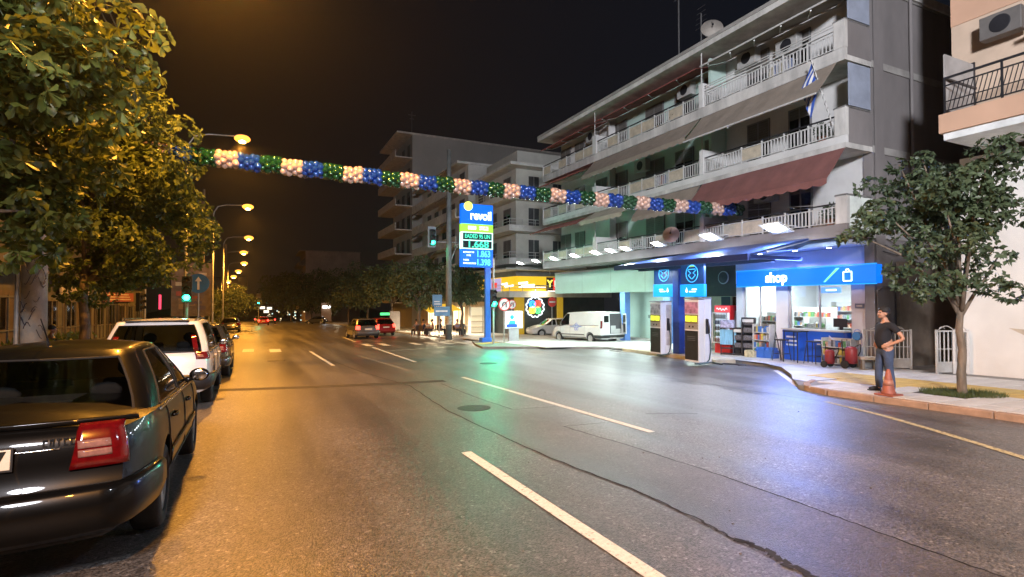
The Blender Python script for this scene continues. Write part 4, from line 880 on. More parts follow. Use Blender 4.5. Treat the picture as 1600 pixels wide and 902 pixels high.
wb(MB().box(CX + .13, 16.6, cy0, cy0 + .1, cz + .05, cz + .17).box(CX + .13, 16.6, cy1 - .1, cy1, cz + .05, cz + .17).box(15.25, 15.4, cy0 + .1, cy1 - .1, cz - .02, cz + .1), 'beam', NAVY, cn)
wb(strip3((CX + .5, 11.7, 3.22), (16.6, 10.9, 3.85), .035), 'edge_tube', mat('edge_pale', (.5, .6, .75), .4), cn)
colx, coly = 15.45, 16.65
wb(MB().box(colx - .16, colx + .16, coly - .18, coly + .18, gz(15.5, 16.6), cz + .05), 'column', mat('column_navy', (.02, .06, .30), .4), cn, bevel=.02)
lamp('AREA', (14.6, 14.2, cz - .05), (.75, .88, 1), 55, size=.5, name='canopy_light'); lamp('AREA', (14.8, 17.6, cz - .05), (.75, .88, 1), 55, size=.5, name='canopy_light')
# hanging lit panels
PAN = glow('poster_navy', (.005, .05, .22), .55); PAB = glow('poster_blue', (.0, .30, .95), 1.3)
def hanging(px0, px1, X, label, n):
    a, b = YX(px1, X), YX(px0, X); root = empty('pump_banner', (X, (a + b) / 2, 1.9)); t_, m_, l_ = atX(px0, 414, X).z, atX(px0, 445, X).z, atX(px0, 464, X).z
    o = wb(MB().box(X, X + .10, a, b, m_ + .012, t_), 'dark_poster', PAN, root); wb(MB().box(X - .03, X + .12, a - .02, b + .02, l_, m_), 'blue_panel', PAB, root, bevel=.02)
    yc = (a + b) / 2; zc = (t_ + m_) / 2 + .02
    cr = glow('crest_line', (.05, .45, 1), 2.0); mb = MB()
    mb.tube([(X - .01, yc + r_ * .30 * cos(q), zc + r_ * .28 * sin(q) * 1.15) for r_, q in [(1, i * 2 * pi / 20) for i in range(21)]], .012, 5)
    for s in (-1, 1): mb.tube([(X - .01, yc + s * .20, zc + .12), (X - .01, yc + s * .06, zc + .02), (X - .01, yc + s * .18, zc - .06), (X - .01, yc + s * .02, zc - .2)], .014, 5)
    mb.tube([(X - .01, yc - .18, zc + .16), (X - .01, yc + .18, zc + .16)], .014, 5); wb(mb, 'crest', cr, root)
    wb(MB().box(X - .006, X - .001, yc - .13, yc + .13, t_ - .11, t_ - .06), 'green_line', glow('poster_green', (.4, .8, .2), .8), root)
    z = (l_ + m_) / 2; ww = MB(); s = 1 if n else -1
    dp = yc + s * .25
    ww.lathe([(.001, -.036), (.055, -.033), (.055, -.031)], 14, 'x', (X, dp, z - .02)); ww.prism([(dp - .045, z), (dp + .045, z), (dp, z + .12)], 'x', X - .036, X - .031)
    ww.box(X - .036, X - .031, min(yc - s * .26, yc - s * .02), max(yc - s * .26, yc - s * .02), z + .02, z + .065).box(X - .036, X - .031, min(yc - s * .22, yc + s * .12), max(yc - s * .22, yc + s * .12), z - .06, z - .02); wb(ww, 'drop_and_text', glow('panel_white', (.8, .95, 1), 2.2), root)
    wb(MB().box(X + .13, X + .16, yc - .02, yc + .02, t_ - .1, 3.2), 'hanger', NAVY, root)
    return tag(root, label, 'sign')
hanging(1022, 1054, 15.35, 'left one of the two dark blue lit banners hanging above the fuel pumps', 0)
hanging(1064, 1100, 14.6, 'right one of the two dark blue lit banners hanging above the fuel pumps', 1)
# pumps
PW = mat('pump_white', (.66, .67, .68), .35, var=.06); PS = mat('pump_silver', (.40, .36, .33), .35, .4, var=.15, scale=3); YLCD = glow('pump_display', (.85, 1, .05), 1.3)
def pump(x, y, label, side):
    z = gz(x, y) + .14; root = empty('fuel_pump', (x, y, z)); h = 2.12
    MB().box(-.33, .33, -.05, .27, 0, h).build('body', PW, root, bevel=.02)
    MB().box(-.325, .325, -.30, -.054, 0, h - .02).build('cabinet', PW, root, bevel=.015)
    MB().box(-.30, .30, -.317, -.303, .06, 1.05).build('lower_door', BLACK, root, bevel=.006)
    MB().box(-.30, .30, -.314, -.304, 1.10, 1.28).build('card_panel', PS, root)
    MB().box(-.30, .30, -.314, -.304, 1.29, 1.60).build('display_panel', mat('display_bezel', (.25, .18, .08), .5), root)
    for s in (-1, 1):
        MB().box(-.12 + s * .14, .12 + s * .14, -.324, -.315, 1.36, 1.55).build('display', YLCD, root); MB().box(-.03 + s * .08, .03 + s * .08, -.322, -.315, 1.16, 1.22).build('key', BLACK, root)
    MB().box(-.30, .30, -.314, -.304, 1.63, 2.02).build('picture_panel', mat('poster_mauve', (.42, .20, .30), .4, var=.5, scale=8) if side else mat('poster_grey', (.34, .33, .36), .4, var=.5, scale=8), root)
    for k in range(3): MB().box(-.18, .18, -.320, -.3175, .72 + k * .06, .735 + k * .06).build('print_line', mat('print_grey', (.12, .13, .14), .6), root)
    if not side: MB().box(.331, .336, -.02, .25, .35, 2.0).build('flank_print', mat('flank_beige', (.42, .38, .36), .5, var=.2, scale=4), root)
    MB().box(.331, .35, .0, .14, .95, 1.45).build('nozzle_boot', BLACK, root, bevel=.01)
    nz = MB().tube([(.36, .07, 1.40), (.41, .07, 1.2), (.40, .09, .98)], .032, 8).tube([(.36, .07, 1.38), (.37, .02, 1.46)], .018, 8)
    nz.build('nozzle', DARKM, root, smooth=True)
    MB().tube([(.40, .09, .98), (.43, .12, .7), (.45, .10, .35), (.47, .02, .10), (.50, -.12, .02), (.52, -.45, .0), (.56, -.7, .01), (.66, -.6, .01), (.60, -.2, .02), (.50, .1, .02)], .02, 8).build('hose', mat('hose_green', (.03, .07, .06), .5), root, smooth=True)
    MB().box(-.345, .345, -.33, .29, h + .002, h + .05).build('top_cap', mat('cap_grey', (.25, .26, .28), .5), root, bevel=.01)
    root.rotation_euler = (0, 0, radians(-90))
    return tag(root, label, 'fuel pump')
P1 = G(1028, 553, .14); P2 = G(1086, 566, .14)
pump(P1.x + .35, P1.y + .2, 'fuel pump left of the navy canopy column', 0); pump(P2.x + .35, P2.y + .2, 'fuel pump right of the navy canopy column', 1)
isl = empty('pump_island', (15.4, 17, gz(15.4, 17))); tag(isl, 'low kerbed concrete island under the fuel pumps', 'island')
ip = [(14.55, 13.9), (15.35, 13.7), (16.3, 20.2), (15.6, 20.6)]
mb = MB(); mb.add([(x, y, gz(x, y)) for x, y in ip] + [(x, y, gz(x, y) + .15) for x, y in ip], [(4, 5, 6, 7), (0, 1, 5, 4), (1, 2, 6, 5), (2, 3, 7, 6), (3, 0, 4, 7)]); wb(mb, 'plinth', mat('island_stone', (.46, .40, .28), .7, var=.2), isl, bevel=.03)
hz = MB(); A = G(975, 549); pts = [(A.x + .0 + .5 * cos(t) * (1 + .3 * sin(3 * t)), A.y - .2 + 1.1 * sin(t), gz(A.x, A.y) + .03 + .01 * sin(5 * t)) for t in [i * .35 for i in range(30)]]
tag(hz.tube(pts, .022, 6).build('air_hose', mat('hose_grey', (.30, .31, .30), .6), smooth=True), 'loose grey hose coiled on the ground at the left end of the pump island', 'hose')
B = G(1128, 569); pts = [(B.x + .5 * sin(t) * .5, B.y - .9 + 1.5 * t / 8 + .2 * cos(t * 2), gz(B.x, B.y) + .03) for t in [i * .4 for i in range(20)]]
tag(MB().tube(pts, .028, 6).build('fuel_hose', BLACK, smooth=True), 'black hose lying on the ground in front of the right fuel pump', 'hose')
bk = empty('bucket', (15.3, 16.0, gz(15.3, 16.0) + .15)); tag(bk, 'blue squeegee bucket at the foot of the canopy column', 'bucket'); MB().lathe([(.10, 0), (.13, .28), (.145, .29), (.12, .27), (.09, .02)], 18).build('pail', BLUE, bk, smooth=True); MB().tube([(0, 0, .1), (.12, .05, .75)], .012, 6).box(-.08, .1, .0, .03, .28, .32).build('squeegee', BLACK, bk)

# flood lights on curved arms
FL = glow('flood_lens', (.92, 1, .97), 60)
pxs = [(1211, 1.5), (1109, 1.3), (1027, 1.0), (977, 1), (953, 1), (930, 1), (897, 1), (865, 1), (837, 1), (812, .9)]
ords = ['first and largest floodlight from the right, above the canopy end', 'second floodlight from the right, above the canopy middle', 'third floodlight from the right, near the canopy left end', 'fourth floodlight from the right, over the pale green fascia', 'fifth floodlight from the right, over the pale green fascia', 'sixth floodlight from the right, over the parked van', 'seventh floodlight from the right, over the parked van', 'eighth floodlight from the right, above the yellow letters', 'ninth floodlight from the right, beside the yellow fascia', 'leftmost small floodlight beside the price pylon']
for i, (px_, sc_) in enumerate(pxs):
    y = YX(px_, 14.8); root = empty('floodlight', (14.8, y, 4.0)); s = 1.5 * sc_  # heads enlarged to imitate the glare of the lamps
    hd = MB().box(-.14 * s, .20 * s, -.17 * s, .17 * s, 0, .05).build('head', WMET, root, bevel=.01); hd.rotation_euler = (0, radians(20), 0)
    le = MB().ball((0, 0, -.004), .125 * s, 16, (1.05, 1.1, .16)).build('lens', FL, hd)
    zt = 3.34 if y > 18 else 3.7
    MB().tube([(.18, 0, .03), (.8, 0, .12), (1.5, 0, .08), (1.95, 0, -.1), (2.15, 0, -.35), (2.2, 0, zt - 4.0)], .022, 8).build('arm', WMET, root, smooth=True)
    tag(root, ords[i], 'floodlight', 'floodlights on arms along the station')
    lamp('SPOT', (14.75, y, 3.93), (.80, 1.0, .95) if i > 2 else (.72, .80, 1.0), K_FLOOD * (1.35 if i < 2 else 1), size=.12, rot=(0, radians(16), 0), spot=160, blend=.9, name='flood_light'); lamp('POINT', (14.7, y, 3.9), (.84, .95, 1.0) if i > 2 else (.74, .80, 1.0), K_FLOOD * .11, size=.12, name='flood_spill')

# price pylon
pyP = G(762, 537, .0); PX_, PY_ = pyP.x, pyP.y
py = empty('price_pylon', (PX_, PY_, gz(PX_, PY_))); tag(py, 'tall blue price pylon with glowing digits, reading revoil', 'price sign')
px2z = lambda yv: atY(745, yv, PY_).z
x0, x1 = atY(720, 466, PY_).x, atY(769, 466, PY_).x; cxp = (x0 + x1) / 2
bx(py, 'post', mat('pylon_blue', (.02, .14, .62), .4, var=.05), PX_ - .14, PX_ + .22, PY_ + .02, PY_ + .22, gz(PX_, PY_) + .2, px2z(417), bevel=.02); bx(py, 'foot', mat('pylon_blue', (.02, .14, .62)), PX_ - .4, PX_ + .25, PY_ - .1, PY_ + .4, gz(PX_, PY_), gz(PX_, PY_) + .35, bevel=.03)
pn = glow('pylon_panel', (.0, .13, .85), 1.3); gn = glow('pylon_green', (.30, .85, .05), 1.5); frm = glow('pylon_frame_white', (.6, 1, .95), 1.6); ledb = mat('led_board', (.003, .012, .02), .4); led = glow('led_cyan', (.08, .95, .62), 1.15); ledg = glow('led_green', (.15, 1, .55), 1.25); wt = glow('pylon_white', (.85, 1, 1), 2.2)
def row(nm, m, a, b, dy=0, xa=0, xb=0): return wb(MB().box(x0 + xa, x1 - xb, PY_ - .12 - dy, PY_ + .25, px2z(b), px2z(a)), nm, m, py, bevel=.01)
row('top_panel', pn, 320, 350.6); row('green_panel', gn, 351, 363, .01); row('price_frame', frm, 363.6, 389.6); row('bottom_panel', pn, 390, 417.5)
row('led_board', ledb, 365, 375.6, .012, .08, .08); row('led_board', ledb, 377.2, 388.4, .012, .08, .08)
YT = PY_ - .145
wtext('revoil', .74, wt, py, (cxp + .22, YT + .02, px2z(338)), TR, bold=.018, sx=.82)
zz_ = px2z(357); wb(scribble(MB(), 'y', cxp - .62, cxp - .08, zz_ - .10, zz_ + .10, YT - .004, YT + .01, 4, 2), 'blurred_word', wt, py); wb(scribble(scribble(MB(), 'y', cxp + .12, cxp + .72, zz_ + .02, zz_ + .11, YT - .004, YT + .01, 6, 4), 'y', cxp + .12, cxp + .72, zz_ - .11, zz_ - .02, YT - .004, YT + .01, 6, 6), 'blurred_word', wt, py)
wtext('EADED 95 UN', .34, led, py, (cxp, YT, px2z(370.3)), TR, bold=.006, sx=.78)
wtext('1.668', .58, led, py, (cxp + .02, YT, px2z(382.8)), TR, bold=.012, sx=1.1)
wtext('1.863', .52, ledg, py, (cxp + .38, YT + .02, px2z(397.5)), TR, bold=.010, sx=.8); wtext('1.398', .52, ledg, py, (cxp + .38, YT + .02, px2z(410.5)), TR, bold=.010, sx=.8)
for k_, (a_1, b_1, yv, n_1) in enumerate(((.10, .80, 395, 8), (.3, .6, 400, 4), (.10, .48, 407, 4), (.10, .92, 412, 9))): wb(scribble(MB(), 'y', x0 + a_1, x0 + b_1, px2z(yv) - .045, px2z(yv) + .045, YT + .008, YT + .03, n_1, 10 + k_), 'small_print', wt, py)
wb(MB().lathe([(.27, PY_ - .18), (.27, PY_ - .14)], 32, 'y', (atY(730, 466, PY_).x, 0, px2z(324))), 'yellow_disc', glow('disc_yellow', (.75, 1, .12), 2.0), py)
lamp('AREA', (cxp, PY_ - .6, px2z(380)), (.10, 1, .62), 90, size=1.2, rot=(radians(-62), 0, 0), name='price_glow')

# tubes added under the recess ceiling to brighten the forecourt
for y in (20.8, 24.0, 27.2):
    tb = bx(bpy.data.objects['station_ground_floor'], 'fill_tube', glow('fill_tube_glow', (.85, 1, .95), 9), 19.4, 19.5, y - .6, y + .6, 2.38, 2.44)
    lamp('AREA', (19.45, y, 2.34), (.82, 1, .95), 190, size=.9, name='recess_fill')
# ================================================================== STREET FURNITURE
SOD = glow('sodium_lens', (1, .62, .14), 55); SOD_HALO = glow('sodium_halo', (1, .40, .05), 2.4)
def street_lamp(x, y, hx, h, label, watts=K_SOD, s=1.0):
    z = gz(x, y) + .12; root = empty('street_lamp', (x, y, z)); dx = hx - x
    MB().tube([(0, 0, 0), (0, 0, 1.0), (0, 0, h - 1.2)], [.11, .09, .06], 10).build('pole', GALV, root, smooth=True)
    MB().tube([(0, 0, h - 1.2), (.04, 0, h - .6), (.3, 0, h - .15), (.9, 0, h + .02), (dx - .3, 0, h + .08)], .035, 8).build('arm', GALV, root, smooth=True)
    MB().ball((dx, 0, h + .12), .25, 12, (1.25, .55, .35)).build('head', GALV, root, smooth=True)
    MB().ball((dx + .02, 0, h - .02), .31 * s, 16, (1.2, .95, .62)).build('halo_bowl', SOD_HALO, root, smooth=True); MB().ball((dx + .02, 0, h - .10 * s), .19 * s, 12, (1.15, 1.3, .75)).build('lens', SOD, root, smooth=True)  # orange outer shell added to imitate the halo round the lamp
    tag(root, label, 'street lamp', 'sodium street lamps along the left pavement')
    if watts: lamp('SPOT', (hx, y, z + h - .42 * s), SODIUM, watts, size=.18, spot=160, blend=.6, name='sodium_light')
    return root
SL = [(378, 215, 29.8, 'nearest visible street lamp, above the left end of the balloon garland'), (387, 322, 46.6, 'second visible street lamp, its curved arm below the garland'), (388.6, 371, 63, 'third street lamp down the left pavement'),
      (380.6, 394, 80, 'fourth street lamp down the left pavement'), (381.4, 411, 98, 'fifth street lamp down the left pavement'), (372.6, 423.5, 116, 'sixth street lamp down the left pavement'), (365, 432, 134, 'seventh street lamp, near the far end'), (356.6, 439.5, 153, 'last and smallest street lamp at the far end')]
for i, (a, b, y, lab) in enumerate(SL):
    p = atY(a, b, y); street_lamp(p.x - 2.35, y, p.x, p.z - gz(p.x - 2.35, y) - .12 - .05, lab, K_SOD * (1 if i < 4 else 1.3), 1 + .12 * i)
# the lamp carried by the concrete mast beside the first tree and the one behind the viewer
wp = (-3.62, 12.2); z0 = gz(*wp) + .12
um = empty('concrete_mast', (*wp, z0)); tag(um, 'thick grey concrete utility pole standing between the two left trees', 'utility pole')
MB().tube([(0, 0, 0), (0, 0, 9.3)], .20, 16, .13).build('shaft', mat('cast_concrete', (.34, .34, .32), .8, bump=.3, scale=4), um, smooth=True)
MB().box(-.7, .7, -.05, .05, 8.9, 9.0).build('crossarm', GALV, um); MB().box(-.26, -.17, -.24, -.12, 2.9, 3.6).build('meter_box', mat('pale_blue_box', (.42, .55, .66), .4), um, bevel=.02)
MB().tube([(-.19, -.17, 0), (-.18, -.16, 2.88)], .035, 8).build('cable_duct', GALV, um)
gr = MB()
for k in range(26):
    a = -pi / 2 + random.uniform(-.9, 1.0); zz = random.uniform(1.3, 2.6); gr.tube([(.203 * cos(a + t), .203 * sin(a + t), zz + .12 * sin(5 * t + k)) for t in (0, .12, .25, .4)], .006, 4)
gr.build('graffiti_scrawl', mat('spray_black', (.04, .04, .06), .6), um)
MB().tube([(0, 0, 8.5), (.5, 0, 9.2), (2.6, 0, 9.4)], .035, 8).build('lamp_arm', GALV, um, smooth=True)
MB().ball((2.8, 0, 9.42), .3, 12, (1.25, .55, .35)).build('lamp_head', GALV, um); MB().ball((2.82, 0, 9.34), .2, 12, (1.25, .8, .42)).build('lens', SOD, um)
lamp('SPOT', (wp[0] + 2.82, wp[1], z0 + 9.15), SODIUM, K_SOD * .9, size=.18, spot=165, blend=.5, name='sodium_light')
lamp('SPOT', (-.4, -5.5, 9.0), SODIUM, K_SOD * .75, size=.18, spot=165, blend=.5, name='sodium_light')
# white street lamp added unseen behind the viewer, for the side wall and road
wl_ = (10.7, -5.2); zl = gz(*wl_) + .1; wlr = empty('street_lamp', (*wl_, zl)); MB().tube([(0, 0, 0), (0, 0, 8.6), (-.5, 0, 9.0), (-1.8, 0, 9.1)], [.1, .06, .04, .035], 10).build('pole', GALV, wlr, smooth=True); MB().box(-2.4, -1.75, -.14, .14, 9.08, 9.16).build('head', GALV, wlr, bevel=.02); MB().box(-2.35, -1.85, -.1, .1, 9.06, 9.078).build('lens', glow('led_white', (.9, .95, 1), 40), wlr)
tag(wlr, 'white street lamp added on the far kerb, unseen behind the viewer', 'street lamp'); lamp('SPOT', (8.6, -5.2, zl + 9.0), (.84, .89, 1.0), 1100, size=.2, spot=165, blend=.5, name='added_led_light')
# floodlight mast added unseen behind the viewer to brighten the facades
ml = (-3.2, -9.0); zm = gz(*ml) + .12; fm = empty('added_flood_mast', (*ml, zm)); MB().tube([(0, 0, 0), (0, 0, 9.6)], .12, 12, .07).box(-.5, .5, -.05, .05, 9.6, 9.68).build('pole', GALV, fm)
tgt = Vector((15.5, 21, 9.6)); fmh = Vector((ml[0] + .2, ml[1] + .35, zm + 9.9)); dd_ = (tgt - fmh); q_ = dd_.to_track_quat('-Z', 'Y').to_euler()
hd_ = MB().box(-.3, .3, -.22, .22, .05, .25).build('head', DARKM, fm, bevel=.02); hd_.location = fmh - fm.location; hd_.rotation_euler = q_; MB().box(-.26, .26, -.18, .18, .03, .045).build('lens', glow('led_white', (.9, .95, 1), 40), hd_)
tag(fm, 'added tall mast with a white floodlight, unseen behind the viewer, brightening the facades', 'added floodlight mast'); lamp('SPOT', fmh, (.90, .90, .98), 34000, size=1.2, rot=q_, spot=104, blend=1.0, name='facade_fill')
# wires from the mast down the street
for k in range(4):
    x = wp[0] - .27 + k * .18; tag(MB().tube(sag((x, wp[1], z0 + 9.05), (x - .1, 62, 7.9), .35, 24), .017, 5).build('overhead_wire', mat('wire_grey', (.16, .14, .12), .6)), ['first overhead wire from the left, running along the left pavement', 'second overhead wire from the left, running along the left pavement', 'third overhead wire from the left, running along the left pavement', 'rightmost overhead wire running along the left pavement'][k], 'wire', 'overhead wires')
for px_, tp, z_, lab in ((319, 296, 52, 'short wooden post top showing right of the round tree crown'), (353, 382, 72, 'thin bare pole left of the fourth street lamp')):
    p = atY(px_, tp, z_); tag(MB().tube([(0, 0, 0), (0, 0, p.z - gz(p.x, z_))], .13, 10, .10).build('wooden_pole', mat('pole_wood', (.22, .16, .10), .8, var=.3), None, loc=(p.x, z_, gz(p.x, z_))), lab, 'pole')
# far side concrete mast with signal arm
mp_ = G(701, 531, .1); my = mp_.y
cm = empty('tall_mast', (mp_.x, my, gz(mp_.x, my) + .1)); tag(cm, 'tall dark mast with a signal arm in front of the café tables', 'utility pole')
ht = atY(703, 235, my).z - cm.location.z
MB().tube([(0, 0, 0), (0, 0, ht)], .22, 14, .14).build('shaft', mat('mast_dark', (.17, .18, .17), .7, var=.3), cm, smooth=True)
MB().lathe([(.23, 1.0), (.225, 1.6)], 14).build('poster_wrap', mat('poster_pale', (.45, .43, .38), .7, var=.3, scale=8), cm)
sgx = atY(676, 378, my); ax_ = sgx.z - cm.location.z
MB().tube([(.9, 0, ax_ + .05), (0, 0, ax_ + .02), (sgx.x - mp_.x + .1, 0, ax_ + .0)], .04, 8).tube([(.05, 0, ax_ - 1.6), (.25, 0, ax_ - .9), (.55, 0, ax_ - .2), (.9, 0, ax_ + .05)], .035, 8).build('signal_arm', GALV, cm, smooth=True)
GRL = glow('signal_green', (.02, 1, .45), 22); DKL = mat('unlit_lens', (.04, .03, .03), .3); REDL = glow('signal_red', (1, .03, .05), 6)
def signal(loc, s, label, lit='green', face=0, board=False, watt=0, parent=None, red=False):
    root = empty('traffic_signal', loc, face); MB().box(-.16 * s, .16 * s, 0, .2 * s, 0, .96 * s).build('housing', BLACK, root, bevel=.02)
    if board: MB().box(-.25 * s, .25 * s, .21 * s, .23 * s, -.1 * s, 1.15 * s).build('back_board', mat('board_rim', (.30, .34, .36), .5), root)
    for k, nm in enumerate(('green', 'amber', 'red')):
        m = GRL if (nm == lit == 'green') else REDL if nm == lit == 'red' else DKL
        MB().lathe([(.001, -.055 * s), (.10 * s, -.03 * s), (.105 * s, -.005)], 16, 'y', (0, 0, (.17 + .31 * k) * s)).build('lens', m, root, smooth=True)
        vis = MB(); z = (.17 + .31 * k) * s; rows = [[(.125 * s * cos(a), yy, z + .125 * s * sin(a)) for a in [i * pi / 10 for i in range(-1, 12)]] for yy in (-.002, -.17 * s)]
        q = vis.grid(rows).build('visor', BLACK, root); q.modifiers.new('t', 'SOLIDIFY').thickness = .006
    if watt:
        a = face; d = Vector((sin(a), -cos(a), 0)) * .12
        lamp('POINT', Vector(loc) + d + Vector((0, 0, .17 * s)), (.02, 1, .5), watt, size=.05, name='signal_light')
    return tag(root, label, 'traffic light')
signal((sgx.x - .02, my - .12, sgx.z - .25), 1.1, 'green traffic light hanging at the end of the mast arm over the road', board=True, watt=90)
# thin signal post beside the pylon
sp_ = G(771, 538, .1); s2 = atY(768, 474, sp_.y - .1)
tag(MB().tube([(0, 0, 0), (0, 0, 4.8)], .055, 10).build('signal_post', GALV, None, loc=(sp_.x, sp_.y, gz(sp_.x, sp_.y) + .1)), 'thin grey signal post right beside the blue price pylon', 'post')
signal((sp_.x - .1, sp_.y - .3, s2.z - .2), 1.0, 'green traffic light low on the thin post beside the price pylon', watt=260)
# near-left signal, arrow sign
lsp = atX(292, 465, -3.0)
tag(MB().tube([(0, 0, 0), (0, 0, lsp.z + 1.0 - gz(-3.0, lsp.y))], .055, 10).build('signal_post', GALV, None, loc=(-3.0, lsp.y + .12, gz(-3.0, lsp.y) + .1)), 'thin signal post on the left pavement behind the white car', 'post')
signal((-3.0, lsp.y - .12, lsp.z - .22), 1.25, 'bright green traffic light glowing above the white car on the left', watt=60)
bs = empty('arrow_sign', atY(310, 443, lsp.y + .6)); tag(bs, 'round blue sign with a white upward arrow beside the bright green light', 'sign')
MB().lathe([(.46, .0), (.46, .02)], 28, 'y').build('disc', mat('road_sign_blue', (.02, .17, .50), .4), bs)
MB().prism([(-.045, -.3), (.045, -.3), (.045, .1), (.14, .1), (0, .32), (-.14, .1), (-.045, .1)], 'y', -.012, -.003).build('arrow', mat('road_sign_white', (.75, .75, .75), .5), bs)
bp_ = bs.location; tag(MB().tube([(0, 0, 0), (0, 0, bp_.z + .5 - gz(bp_.x, bp_.y))], .04, 8).build('sign_post', GALV, None, loc=(bp_.x, bp_.y + .06, gz(bp_.x, bp_.y))), 'slim post holding the round blue arrow sign', 'post')
ls2 = atX(221, 474, -5.2); signal((ls2.x, ls2.y, ls2.z - .4), .95, 'unlit black traffic light seen from the side under the round tree', lit='none', face=radians(75))
tag(MB().tube([(0, 0, 0), (0, 0, 3)], .05, 8).build('signal_post', GALV, None, loc=(ls2.x + .1, ls2.y + .25, gz(ls2.x, ls2.y))), 'post of the unlit side-on traffic light under the round tree', 'post')
rs = atX(250, 470, -8.4); rsg = empty('red_neon_sign', rs); tag(rsg, 'small glowing pink-red sign on the distant shop fronts left of the green light', 'sign'); MB().box(-.05, .05, -.35, .35, -.8, .55).build('panel', glow('neon_pink', (1, .05, .12), 1.6), rsg); MB().box(-.06, -.055, -.4, .4, -.85, .6).build('frame', DARKM, rsg)
# far signals
for a, b, y, lab in ((404, 474, 105, 'tiny green traffic light far down the street'),):
    p = atY(a, b, y); signal((p.x, y, p.z - .2), 2.0, lab, watt=60); tag(MB().tube([(0, 0, 0), (0, 0, p.z - gz(p.x, y))], .06, 8).build('signal_post', GALV, None, loc=(p.x, y + .2, gz(p.x, y))), 'post of the tiny far traffic light', 'post')
# round signs by the pylon and the no-entry sign
def round_sign(px_, py_, y, r, label, kind):
    p = atY(px_, py_, y); root = empty('road_sign', p); RW = mat('sign_red_ref', (.62, .04, .03), .4); WW = MATS['road_sign_white']
    if kind == 'noentry':
        MB().lathe([(r, 0), (r, .02)], 28, 'y').build('disc', RW, root); MB().box(-r * .7, r * .7, -.012, -.003, -r * .16, r * .16).build('bar', WW, root)
    else:
        MB().lathe([(r * .84, -.008), (r * .84, .0)], 28, 'y').build('disc', WW, root); MB().lathe([(r, .001), (r, .02)], 28, 'y').build('rim', RW, root)
        MB().tube([(r * .3, -.02, -r * .45), (r * .3, -.02, r * .1), (r * .15, -.02, r * .32), (-r * .1, -.02, r * .32), (-r * .3, -.02, r * .1), (-r * .3, -.02, -.1)], r * .08, 6).build('arrow', BLACK, root); MB().tube([(-r * .55, -.03, -r * .55), (r * .55, -.03, r * .55)], r * .06, 6).build('slash', RW, root)
    MB().tube([(0, .05, r), (0, .05, gz(p.x, y) - p.z)], .035, 8).build('post', GALV, root); return tag(root, label, 'sign')
MATS['road_sign_white']
round_sign(788, 476, sp_.y + 1.0, .38, 'round red-rimmed sign forbidding a U turn beside the pylon', 'uturn')
round_sign(863, 472, 33.5, .36, 'red no-entry disc above the small white hatchback', 'noentry')
rs_ = round_sign(800, 476, sp_.y + 6, .33, 'second red-rimmed round sign just behind the U turn sign', 'uturn')
bsn = atY(687, 480, my - 2.5); bq = empty('blue_board_sign', bsn); tag(bq, 'two blue direction boards stacked on a post left of the tall mast', 'sign')
MB().box(-.45, .15, 0, .03, .05, .75).build('upper_board', mat('board_blue', (.12, .25, .42), .5), bq); MB().box(-.35, .65, .0, .03, -.55, .03).build('lower_board', MATS['board_blue'], bq)
MB().box(-.35, .05, -.008, -.001, .15, .22).box(-.35, .0, -.008, -.001, .3, .36).box(-.25, .5, -.008, -.001, -.3, -.2).build('print', MATS['road_sign_white'], bq); MB().tube([(0, .06, .75), (0, .06, gz(bsn.x, bsn.y) - bsn.z + .1)], .03, 6).build('post', GALV, bq)
# illuminated advertising totem
tp = atY(803, 522, 29.6); tz = gz(tp.x, 29.6) + .12; tt = empty('advert_totem', (tp.x, 29.6, tz)); tag(tt, 'illuminated white advertising totem with a blue figure beside the pylon', 'totem')
hh = atY(803, 486, 29.6).z - tz; MB().box(-.33, .33, 0, .16, 0, .75).build('leg', mat('totem_grey', (.4, .42, .44), .5), tt); MB().box(-.62, .62, -.02, .18, .76, hh).build('frame', WMET, tt, bevel=.02)
MB().box(-.56, .56, -.035, -.021, .82, hh - .06).build('lit_face', glow('totem_face', (.75, .95, 1), 2.0), tt)
MB().ball((-.15, -.05, hh - .38), .14, 10, (1, .2, 1)).prism([(-.42, .95), (.12, .95), (.05, hh - .6), (-.3, hh - .6)], 'y', -.05, -.036).build('figure_print', glow('totem_blue', (.02, .45, .85), 1.3), tt); MB().box(-.52, .2, -.052, -.0505, .84, 1.05).build('blue_band', glow('totem_deep', (.02, .1, .8), 1.3), tt)
# grey kiosk by the far left trees, cabinet
kp = atX(355, 514, -3.6); k0 = empty('metal_kiosk', (kp.x, kp.y, gz(kp.x, kp.y) + .1)); tag(k0, 'grey metal kiosk box on the left pavement beyond the parked cars', 'kiosk'); MB().box(-1.3, .2, 0, 2.0, 0, 2.2).build('box', mat('kiosk_grey', (.28, .29, .27), .6, var=.2), k0, bevel=.03); MB().box(-1.4, .3, -.1, 2.1, 2.205, 2.3).build('roof', GALV, k0); MB().box(-.5, .1, -.02, -.003, .1, 2.0).build('door', mat('kiosk_door', (.34, .34, .31), .6), k0)

# ---------------- balloon garland across the street
ga = Vector((-4.6, 15.9, 5.55)); gb = Vector(atX(1161, 329, 16.0)); 
tmp = atX(296, 236, -1.5)
gl = empty('balloon_garland', (6, 15.5, 5)); tag(gl, 'garland of blue, green and pink balloons strung across the street', 'balloon garland')
bmesh_src = {}
bm_m = {'b': mat('balloon_blue', (.010, .055, .30), .15, .35, var=.1, coat=.4), 'g': mat('balloon_green', (.008, .060, .020), .15, .35, var=.1, coat=.4), 'p': mat('balloon_pink', (.50, .34, .27), .22, .15, var=.08, coat=.4)}
for k_, m_ in bm_m.items():
    bmesh_src[k_] = MB().ball((0, 0, .128), .098, 10, (1, 1, 1.15)).mesh('balloon_' + k_, m_, True)
axis = gb - ga; Ln = axis.length; step = .130; ncl = int(Ln / step); A0 = axis.normalized(); far_ = {'b': MB(), 'g': MB(), 'p': MB()}
